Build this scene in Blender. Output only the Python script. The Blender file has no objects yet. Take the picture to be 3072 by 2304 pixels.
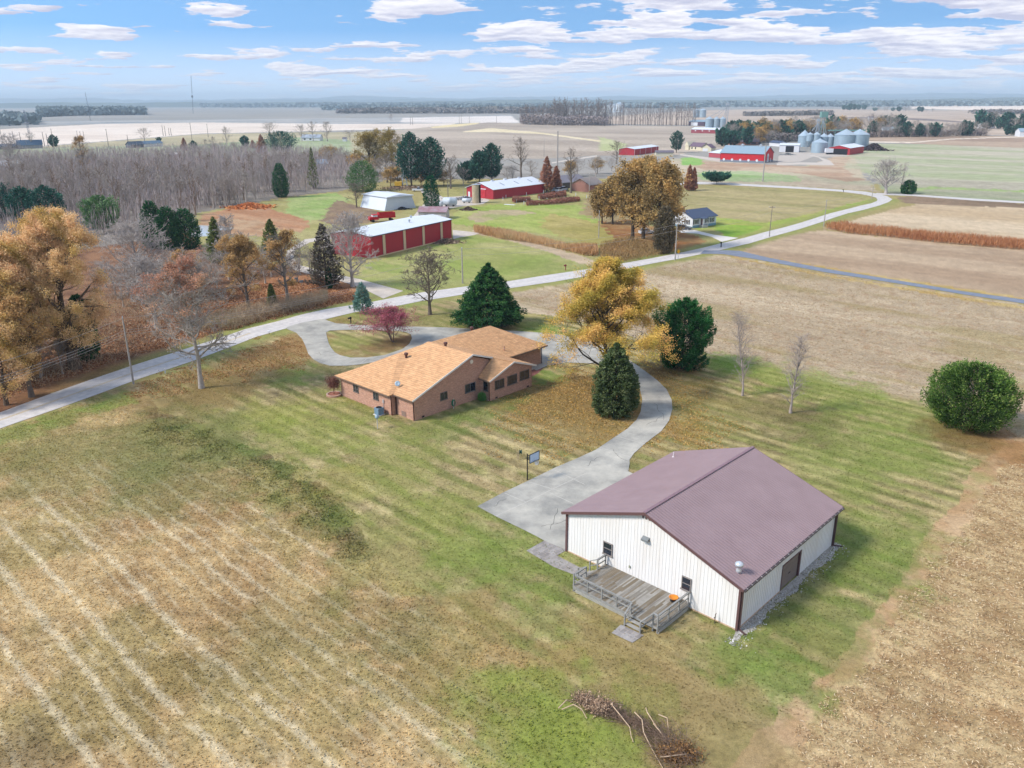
import bpy, math, random
import numpy as np
from mathutils import Matrix, Vector

S = bpy.context.scene
COL = S.collection
# ---------------------------------------------------------------- camera, world, sun, exposure
F = 2430.0; CH = 37.0; TH = math.atan((1152 - 303) / F); ROLL = math.radians(-0.3)
def _rx(a):
    c, s = math.cos(a), math.sin(a); return np.array([[1, 0, 0], [0, c, -s], [0, s, c]])
def _rz(a):
    c, s = math.cos(a), math.sin(a); return np.array([[c, -s, 0], [s, c, 0], [0, 0, 1]])
CR = _rx(math.pi / 2 - TH) @ _rz(ROLL)
cam_d = bpy.data.cameras.new("camera"); cam = bpy.data.objects.new("camera", cam_d); COL.objects.link(cam)
cam_d.sensor_width = 36; cam_d.lens = 36 * F / 3072; cam_d.clip_start = 0.5; cam_d.clip_end = 90000
m4 = Matrix([list(CR[0]) + [0], list(CR[1]) + [0], list(CR[2]) + [CH], [0, 0, 0, 1]])
cam.matrix_world = m4; S.camera = cam

SUN_EL, SUN_AZ = 42.0, -108.0      # azimuth measured from +Y towards +X
EXPO = 1.14; HAZE = 0.00011
w = bpy.data.worlds.new("World"); S.world = w; w.use_nodes = True
nt = w.node_tree; N = nt.nodes; L = nt.links; N.clear()
def nd(t, **k):
    n = N.new(t)
    for a, b in k.items(): setattr(n, a, b)
    return n
def math_(op, a, b=None, c=None):
    n = nd('ShaderNodeMath', operation=op)
    for i, v in enumerate((a, b, c)):
        if v is None: continue
        if isinstance(v, (int, float)): n.inputs[i].default_value = v
        else: L.new(v, n.inputs[i])
    return n.outputs[0]
out = nd('ShaderNodeOutputWorld'); bg = nd('ShaderNodeBackground')
tc = nd('ShaderNodeTexCoord'); sep = nd('ShaderNodeSeparateXYZ'); L.new(tc.outputs['Generated'], sep.inputs[0])
zc = math_('MAXIMUM', sep.outputs[2], 0.0)
zz = math_('MULTIPLY_ADD', zc, 3.0, 0.42)
cmb = nd('ShaderNodeCombineXYZ'); L.new(sep.outputs[0], cmb.inputs[0]); L.new(sep.outputs[1], cmb.inputs[1]); L.new(zz, cmb.inputs[2])
nrm = nd('ShaderNodeVectorMath', operation='NORMALIZE'); L.new(cmb.outputs[0], nrm.inputs[0])
sky = nd('ShaderNodeTexSky'); sky.sky_type = 'NISHITA'; sky.sun_disc = False
sky.sun_elevation = math.radians(SUN_EL); sky.sun_rotation = math.radians(SUN_AZ); sky.air_density = 1.0; sky.dust_density = 0.2; sky.ozone_density = 1.6
L.new(nrm.outputs[0], sky.inputs[0])
# clouds: a flat layer seen in perspective
zd = math_('ADD', zc, 0.08)
px = math_('DIVIDE', sep.outputs[0], zd); py = math_('DIVIDE', sep.outputs[1], zd)
cv = nd('ShaderNodeCombineXYZ'); L.new(px, cv.inputs[0]); L.new(py, cv.inputs[1]); cv.inputs[2].default_value = 3.1
def cloud_noise(vec, sc, off=0.0):
    mp = nd('ShaderNodeMapping'); mp.inputs['Location'].default_value = (4.3, off + 7.7, 0); mp.inputs['Scale'].default_value = (sc, sc * 1.0, 1)
    L.new(vec, mp.inputs[0])
    n = nd('ShaderNodeTexNoise'); n.inputs['Scale'].default_value = 1.0; n.inputs['Detail'].default_value = 9; n.inputs['Roughness'].default_value = 0.55
    n.inputs['Lacunarity'].default_value = 2.1
    L.new(mp.outputs[0], n.inputs[0]); return n.outputs[0]
n1 = cloud_noise(cv.outputs[0], 1.35)
n2 = cloud_noise(cv.outputs[0], 1.35, 0.15)
bias = math_('MULTIPLY_ADD', sep.outputs[0], 0.10, 0.0)     # more cloud towards the right
d1 = math_('ADD', n1, bias)
mr = nd('ShaderNodeMapRange'); mr.interpolation_type = 'SMOOTHSTEP'; L.new(d1, mr.inputs[0]); mr.inputs[1].default_value = 0.50; mr.inputs[2].default_value = 0.53
hz = nd('ShaderNodeMapRange'); L.new(zc, hz.inputs[0]); hz.inputs[1].default_value = 0.0; hz.inputs[2].default_value = 0.02; hz.inputs[3].default_value = 0.75; hz.inputs[4].default_value = 0.95
fac = math_('MULTIPLY', mr.outputs[0], hz.outputs[0])
shd = math_('MULTIPLY_ADD', math_('SUBTRACT', n1, n2), -6.5, 0.62)
ccol = nd('ShaderNodeMixRGB'); ccol.inputs[1].default_value = (0.52, 0.52, 0.66, 1); ccol.inputs[2].default_value = (0.96, 0.93, 0.95, 1); ccol.use_clamp = True
L.new(shd, ccol.inputs[0])
SKYS, CLD = 0.15, 0.56
skm = nd('ShaderNodeVectorMath', operation='MULTIPLY'); L.new(sky.outputs[0], skm.inputs[0]); skm.inputs[1].default_value = (SKYS * 0.73, SKYS * 0.96, SKYS * 0.97)
clm = nd('ShaderNodeVectorMath', operation='SCALE'); L.new(ccol.outputs[0], clm.inputs[0]); clm.inputs['Scale'].default_value = CLD
mx = nd('ShaderNodeMixRGB'); L.new(fac, mx.inputs[0]); hzm = nd('ShaderNodeMixRGB'); hzr = nd('ShaderNodeMapRange'); L.new(zc, hzr.inputs[0]); hzr.inputs[1].default_value = 0.0; hzr.inputs[2].default_value = 0.075; hzr.inputs[3].default_value = 0.75; hzr.inputs[4].default_value = 0.0
L.new(hzr.outputs[0], hzm.inputs[0]); L.new(skm.outputs[0], hzm.inputs[1]); hzm.inputs[2].default_value = (0.50, 0.53, 0.56, 1); L.new(hzm.outputs[0], mx.inputs[1]); L.new(clm.outputs[0], mx.inputs[2])
L.new(mx.outputs[0], bg.inputs[0]); bg.inputs[1].default_value = 1.0; L.new(bg.outputs[0], out.inputs[0])

sd = bpy.data.lights.new("sun", 'SUN'); sd.energy = 2.2; sd.angle = math.radians(14); sd.color = (1.0, 0.93, 0.85)
so = bpy.data.objects.new("sun", sd); COL.objects.link(so)
az, el = math.radians(SUN_AZ), math.radians(SUN_EL)
so.rotation_euler = Vector((math.sin(az) * math.cos(el), math.cos(az) * math.cos(el), math.sin(el))).to_track_quat('Z', 'Y').to_euler()
S.view_settings.view_transform = 'Standard'; S.view_settings.look = 'None'; S.view_settings.exposure = EXPO; S.view_settings.gamma = 1
cy = S.cycles
cy.max_bounces = 5; cy.diffuse_bounces = 2; cy.glossy_bounces = 2; cy.transmission_bounces = 3; cy.transparent_max_bounces = 6; cy.volume_bounces = 0
cy.use_denoising = True; cy.use_adaptive_sampling = True; cy.adaptive_threshold = 0.02; cy.caustics_reflective = False; cy.caustics_refractive = False; cy.sample_clamp_indirect = 4

# ---------------------------------------------------------------- helpers: measuring
def P(u, v, z=0.0):
    """the point of the level z that the survey of the photograph puts at (u, v)"""
    d = CR @ np.array([(u - 1536) / F, -(v - 1152) / F, -1.0]); t = (z - CH) / d[2]
    return np.array([d[0] * t, d[1] * t, z])
def pv(p):
    q = CR.T @ (np.array(p, float) - np.array([0, 0, CH])); return 1152 - F * q[1] / -q[2]
def hgt(v, p):
    lo, hi = -5.0, 400.0
    for _ in range(40):
        m = (lo + hi) / 2
        if pv((p[0], p[1], m)) > v: lo = m
        else: hi = m
    return lo
def mpp(p): return math.hypot(p[1], CH) / F       # metres per pixel there
_ya = math.radians(43.8)
AX = np.array([math.sin(_ya), math.cos(_ya)]); BX = np.array([-AX[1], AX[0]])

# ---------------------------------------------------------------- helpers: objects
def hexc(h, k=1.0):
    h = h.lstrip('#'); c = [int(h[i:i + 2], 16) / 255 for i in (0, 2, 4)]
    return tuple((x / 12.92 if x <= 0.04045 else ((x + 0.055) / 1.055) ** 2.4) * k for x in c)
KA = 0.95      # albedo that shows as the given colour in this light
def tag(o, label=None, cat=None, group=None, kind=None):
    if label: o['label'] = label
    if cat: o['category'] = cat
    if group: o['group'] = group
    if kind: o['kind'] = kind
    return o
def empty(name, loc, rz=0.0, label=None, cat=None, group=None):
    o = bpy.data.objects.new(name, None); COL.objects.link(o); o.location = [float(x) for x in loc]; o.rotation_euler = (0, 0, rz)
    return tag(o, label, cat, group)
def link(name, me, mats, parent=None):
    o = bpy.data.objects.new(name, me); COL.objects.link(o)
    if mats is not None and len(me.materials) == 0:
        for m in (mats if isinstance(mats, (list, tuple)) else [mats]): me.materials.append(m)
    if parent: o.parent = parent
    return o
def quadmesh(name, V, Q, attrs=None, mi=None, smooth=False):
    """V (n,3), Q (m,4) arrays to a mesh; attrs: name -> (domain, type, values)"""
    me = bpy.data.meshes.new(name); V = np.asarray(V, np.float32); Q = np.asarray(Q, np.int32)
    k = Q.shape[1]
    me.vertices.add(len(V)); me.vertices.foreach_set('co', V.ravel())
    me.loops.add(Q.size); me.loops.foreach_set('vertex_index', Q.ravel())
    me.polygons.add(len(Q)); me.polygons.foreach_set('loop_start', np.arange(0, Q.size, k, dtype=np.int32))
    me.polygons.foreach_set('loop_total', np.full(len(Q), k, np.int32))
    if mi is not None: me.polygons.foreach_set('material_index', np.asarray(mi, np.int32))
    for a, (dom, ty, val) in (attrs or {}).items():
        at = me.attributes.new(a, ty, dom)
        if ty == 'FLOAT_COLOR': at.data.foreach_set('color', np.asarray(val, np.float32).ravel())
        else: at.data.foreach_set('value', np.asarray(val, np.float32).ravel())
    me.update(calc_edges=True)
    if smooth: me.polygons.foreach_set('use_smooth', np.ones(len(Q), bool))
    return me
class MB:
    def __init__(s): s.v = []; s.f = []; s.m = []; s.cur = 0
    def poly(s, pts):
        b = len(s.v); s.v += [tuple(map(float, p)) for p in pts]; s.f.append(tuple(range(b, b + len(pts)))); s.m.append(s.cur); return s
    def hexa(s, p):      # 8 corners: bottom 0-3, top 4-7
        b = len(s.v); s.v += [tuple(map(float, q)) for q in p]
        for f in ((3, 2, 1, 0), (4, 5, 6, 7), (0, 1, 5, 4), (1, 2, 6, 5), (2, 3, 7, 6), (3, 0, 4, 7)):
            s.f.append(tuple(b + i for i in f)); s.m.append(s.cur)
        return s
    def box(s, x0, x1, y0, y1, z0, z1):
        return s.hexa([(x0, y0, z0), (x1, y0, z0), (x1, y1, z0), (x0, y1, z0), (x0, y0, z1), (x1, y0, z1), (x1, y1, z1), (x0, y1, z1)])
    def bar(s, a, b, w, h=None, up=(0, 0, 1)):
        a = Vector(a); b = Vector(b); h = h or w; d = (b - a).normalized(); up = Vector(up)
        if abs(d.dot(up)) > 0.98: up = Vector((0, 1, 0))
        x = d.cross(up).normalized() * (w / 2); y = x.cross(d).normalized() * (h / 2)
        return s.hexa([a - x - y, a + x - y, b + x - y, b - x - y, a - x + y, a + x + y, b + x + y, b - x + y])
    def tube(s, a, b, r0, r1=None, n=10, caps=True):
        r1 = r0 if r1 is None else r1; a = Vector(a); b = Vector(b); d = (b - a).normalized()
        x = d.orthogonal().normalized(); y = d.cross(x); B = len(s.v)
        for c, r in ((a, r0), (b, r1)):
            for i in range(n):
                t = 2 * math.pi * i / n; s.v.append(tuple(c + x * (r * math.cos(t)) + y * (r * math.sin(t))))
        for i in range(n):
            j = (i + 1) % n; s.f.append((B + i, B + j, B + n + j, B + n + i)); s.m.append(s.cur)
        if caps:
            s.f.append(tuple(B + i for i in reversed(range(n)))); s.f.append(tuple(B + n + i for i in range(n))); s.m += [s.cur] * 2
        return s
    def lathe(s, prof, c=(0, 0, 0), n=16, axis='z'):
        B = len(s.v)
        for (r, z) in prof:
            for i in range(n):
                t = 2 * math.pi * i / n; p = (r * math.cos(t), r * math.sin(t), z)
                if axis == 'x': p = (p[2], p[0], p[1])
                s.v.append((p[0] + c[0], p[1] + c[1], p[2] + c[2]))
        for k in range(len(prof) - 1):
            for i in range(n):
                j = (i + 1) % n; a = B + k * n
                s.f.append((a + i, a + j, a + n + j, a + n + i)); s.m.append(s.cur)
        s.f.append(tuple(B + i for i in reversed(range(n)))); s.f.append(tuple(B + (len(prof) - 1) * n + i for i in range(n))); s.m += [s.cur] * 2
        return s
    def build(s, name, mats, parent=None, smooth=False):
        me = bpy.data.meshes.new(name); me.from_pydata(s.v, [], s.f)
        if len(set(s.m)) > 1: me.polygons.foreach_set('material_index', s.m)
        if smooth: me.polygons.foreach_set('use_smooth', [True] * len(s.f))
        me.update(); return link(name, me, mats, parent)

# ---------------------------------------------------------------- materials
_mats = {}
def M(name, col, rough=0.8, var=0.12, scale=1.5, metal=0.0, bump=0.0, col2=None, stretch=(1, 1, 1), k=KA, spec=0.3, coord='Object'):
    if name in _mats: return _mats[name]
    m = bpy.data.materials.new(name); m.use_nodes = True; t = m.node_tree; b = t.nodes['Principled BSDF']
    c = hexc(col, k) if isinstance(col, str) else col
    b.inputs['Roughness'].default_value = rough; b.inputs['Metallic'].default_value = metal; b.inputs['Specular IOR Level'].default_value = spec
    if var > 0 or col2:
        co = t.nodes.new('ShaderNodeTexCoord'); mp = t.nodes.new('ShaderNodeMapping'); mp.inputs['Scale'].default_value = stretch
        no = t.nodes.new('ShaderNodeTexNoise'); no.inputs['Scale'].default_value = scale; no.inputs['Detail'].default_value = 8; no.inputs['Roughness'].default_value = 0.65
        t.links.new(co.outputs[coord], mp.inputs[0]); t.links.new(mp.outputs[0], no.inputs[0])
        r = t.nodes.new('ShaderNodeMapRange'); r.inputs[1].default_value = 0.3; r.inputs[2].default_value = 0.7; t.links.new(no.outputs[0], r.inputs[0])
        mi = t.nodes.new('ShaderNodeMixRGB'); t.links.new(r.outputs[0], mi.inputs[0])
        c2 = hexc(col2, k) if col2 else tuple(min(1, x * (1 + var)) for x in c)
        c1 = c if col2 else tuple(x * (1 - var) for x in c)
        mi.inputs[1].default_value = (*c1, 1); mi.inputs[2].default_value = (*c2, 1); t.links.new(mi.outputs[0], b.inputs['Base Color'])
        if bump:
            bp = t.nodes.new('ShaderNodeBump'); bp.inputs['Strength'].default_value = bump; bp.inputs['Distance'].default_value = 0.05
            t.links.new(no.outputs[0], bp.inputs['Height']); t.links.new(bp.outputs[0], b.inputs['Normal'])
    else: b.inputs['Base Color'].default_value = (*c, 1)
    _mats[name] = m; return m
def brickmat(name, c1, c2, mortar, bw, bh, vscale=1.0, msz=0.012, rough=0.9, rowvar=True):
    m = bpy.data.materials.new(name); m.use_nodes = True; t = m.node_tree; b = t.nodes['Principled BSDF']; b.inputs['Roughness'].default_value = rough
    b.inputs['Specular IOR Level'].default_value = 0.15
    co = t.nodes.new('ShaderNodeTexCoord'); sp = t.nodes.new('ShaderNodeSeparateXYZ'); t.links.new(co.outputs['Object'], sp.inputs[0])
    ad = t.nodes.new('ShaderNodeMath'); t.links.new(sp.outputs[0], ad.inputs[0]); t.links.new(sp.outputs[1], ad.inputs[1])
    mu = t.nodes.new('ShaderNodeMath'); mu.operation = 'MULTIPLY'; mu.inputs[1].default_value = vscale; t.links.new(sp.outputs[2], mu.inputs[0])
    cb = t.nodes.new('ShaderNodeCombineXYZ'); t.links.new(ad.outputs[0], cb.inputs[0]); t.links.new(mu.outputs[0], cb.inputs[1])
    br = t.nodes.new('ShaderNodeTexBrick'); t.links.new(cb.outputs[0], br.inputs[0])
    br.inputs['Color1'].default_value = (*hexc(c1, KA), 1); br.inputs['Color2'].default_value = (*hexc(c2, KA), 1); br.inputs['Mortar'].default_value = (*hexc(mortar, KA), 1)
    br.inputs['Scale'].default_value = 1; br.inputs['Brick Width'].default_value = bw; br.inputs['Row Height'].default_value = bh; br.inputs['Mortar Size'].default_value = msz
    no = t.nodes.new('ShaderNodeTexNoise'); no.inputs['Scale'].default_value = 1.3; no.inputs['Detail'].default_value = 9; no.inputs['Roughness'].default_value = 0.75
    mp = t.nodes.new('ShaderNodeMapping'); mp.inputs['Scale'].default_value = (1, 1, 3.5); t.links.new(co.outputs['Object'], mp.inputs[0]); t.links.new(mp.outputs[0], no.inputs[0])
    r = t.nodes.new('ShaderNodeMapRange'); r.inputs[1].default_value = 0.3; r.inputs[2].default_value = 0.7; r.inputs[3].default_value = 0.74; r.inputs[4].default_value = 1.22
    t.links.new(no.outputs[0], r.inputs[0])
    vm = t.nodes.new('ShaderNodeVectorMath'); vm.operation = 'SCALE'; t.links.new(br.outputs[0], vm.inputs[0]); t.links.new(r.outputs[0], vm.inputs['Scale'])
    t.links.new(vm.outputs[0], b.inputs['Base Color']); return m
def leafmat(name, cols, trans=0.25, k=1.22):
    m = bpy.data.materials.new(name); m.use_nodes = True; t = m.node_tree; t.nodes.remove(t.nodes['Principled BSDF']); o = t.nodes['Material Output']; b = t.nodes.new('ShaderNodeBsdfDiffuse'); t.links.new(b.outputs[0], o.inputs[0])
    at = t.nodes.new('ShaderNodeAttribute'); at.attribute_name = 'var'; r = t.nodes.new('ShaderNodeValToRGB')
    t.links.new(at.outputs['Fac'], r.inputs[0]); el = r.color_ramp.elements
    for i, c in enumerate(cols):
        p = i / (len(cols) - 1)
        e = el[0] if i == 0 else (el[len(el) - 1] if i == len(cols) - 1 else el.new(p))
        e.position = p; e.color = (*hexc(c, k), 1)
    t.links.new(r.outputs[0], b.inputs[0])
    if trans:
        tr = t.nodes.new('ShaderNodeBsdfTranslucent'); t.links.new(r.outputs[0], tr.inputs[0]); mx = t.nodes.new('ShaderNodeMixShader'); mx.inputs[0].default_value = trans
        t.links.new(b.outputs[0], mx.inputs[1]); t.links.new(tr.outputs[0], mx.inputs[2]); t.links.new(mx.outputs[0], o.inputs[0])
    return m

# ---------------------------------------------------------------- numpy noise
def _h(ix, iy, s):
    n = (ix.astype(np.int64) * 374761393 + iy.astype(np.int64) * 668265263 + s * 1442695041) & 0xffffffff
    n = ((n ^ (n >> 13)) * 1274126177) & 0xffffffff
    return ((n ^ (n >> 16)) & 0xffff) / 65535.0
def vnoise(x, y, s=0):
    ix = np.floor(x); iy = np.floor(y); fx = x - ix; fy = y - iy; fx = fx * fx * (3 - 2 * fx); fy = fy * fy * (3 - 2 * fy)
    a = _h(ix, iy, s); b = _h(ix + 1, iy, s); c = _h(ix, iy + 1, s); d = _h(ix + 1, iy + 1, s)
    return (a * (1 - fx) + b * fx) * (1 - fy) + (c * (1 - fx) + d * fx) * fy
def fbm(x, y, s=0, o=4):
    r = 0; a = 0.5; t = 0
    for i in range(o): r = r + a * vnoise(x, y, s + i * 17); t += a; a *= 0.55; x = x * 2.03 + 11.3; y = y * 2.03 + 5.7
    return r / t
def sst(x, a, b):
    t = np.clip((x - a) / (b - a), 0, 1); return t * t * (3 - 2 * t)
def inpoly(x, y, poly):
    n = len(poly); r = np.zeros(x.shape, bool); j = n - 1
    for i in range(n):
        xi, yi = poly[i]; xj, yj = poly[j]
        if yi != yj:
            c = ((yi > y) != (yj > y)) & (x < (xj - xi) * (y - yi) / (yj - yi) + xi); r ^= c
        j = i
    return r
def pxpoly(pts): return [tuple(P(u, v)[:2]) for u, v in pts]
def segdist(x, y, pts):
    d = np.full(x.shape, 1e9)
    for (x0, y0), (x1, y1) in zip(pts[:-1], pts[1:]):
        dx, dy = x1 - x0, y1 - y0; t = np.clip(((x - x0) * dx + (y - y0) * dy) / (dx * dx + dy * dy), 0, 1)
        d = np.minimum(d, np.hypot(x - x0 - t * dx, y - y0 - t * dy))
    return d
# ---------------------------------------------------------------- the ground: what grows or lies where
ROAD_UP = [(-420,1375),(-200,1303),(0,1238),(157,1180),(274,1139),(392,1099),(548,1050),(660,1014),(736,988),(826,966),(901,945),(977,928),(1052,916),(1112,907),(1157,898),(1250,880),(1380,862),(1525,844),(1652,824),(1800,802),(1870,790),(1961,774),(2039,759),(2112,743),(2172,728),(2232,714),(2300,695),(2350,683),(2400,669),(2475,645),(2491,640),(2544,627),(2582,617),(2614,610),(2629,604),(2633,600),(2628,593),(2606,587),(2582,582.5),(2521,575),(2400,567),(2234,558),(2161,554),(2098,553),(2040,556)]
ROAD_LO = [(-420,1430),(-200,1352),(0,1286),(174,1226),(302,1180),(420,1136),(580,1083),(692,1041),(766,1012),(850,988),(922,969),(985,956),(1060,938),(1127,927),(1203,916),(1262,904),(1390,884),(1537,864),(1660,846),(1800,822),(1871,808),(1961,790),(2039,776),(2112,761),(2180,746),(2250,730),(2300,715),(2350,701),(2400,687),(2475,663),(2500,654),(2544,640),(2590,630),(2640,616),(2667,606),(2677,598),(2662,589),(2631,581),(2597,575),(2521,569),(2400,561),(2234,552),(2161,548),(2098,546),(2040,549)]
LAWN = [(560,1098),(700,1040),(1000,955),(1250,912),(1540,870),(1530,930),(1680,950),(1990,1040),(2126,1063),(2254,1092),(2430,1131),(2583,1175),(2759,1215),(2900,1270),(3023,1325),(2970,1368),(2948,1399),(2904,1434),(2871,1510),(2784,1587),(2740,1670),(2702,1733),(2663,1800),(2605,1859),(2566,1912),(2469,2043),(2396,2096),(2300,2180),(2200,2290),(2100,2420),(1980,2420),(1720,2100),(1600,1990),(1451,1898),(1379,1854),(1282,1782),(1210,1734),(1137,1657),(1089,1609),(1017,1493),(896,1406),(773,1350),(692,1318),(610,1294),(470,1225),(430,1150)]
CORN = [(3400,1380),(3130,1335),(3020,1390),(2939,1500),(2881,1616),(2784,1694),(2736,1791),(2663,1888),(2614,1965),(2542,2033),(2469,2130),(2372,2256),(2250,2420),(2200,2600),(4200,2700),(4200,1500)]
DIRT = [(3072,1300),(3023,1325),(2970,1368),(2904,1434),(2871,1510),(2784,1587),(2740,1670),(2702,1733),(2663,1800),(2605,1859),(2566,1912),(2469,2043),(2396,2096),(2300,2180),(2100,2420),(2200,2600),(2600,2500),(3400,1700),(3500,1400)]
MID = [(1500,885),(1652,858),(1800,834),(1961,800),(2100,770),(2172,765),(2300,785),(2475,819),(2893,887),(3300,950),(4200,1110),(4200,1600),(3130,1345),(3023,1325),(2900,1270),(2759,1215),(2583,1175),(2430,1131),(2254,1092),(2126,1063),(1990,1040),(1680,950),(1530,935)]
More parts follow.
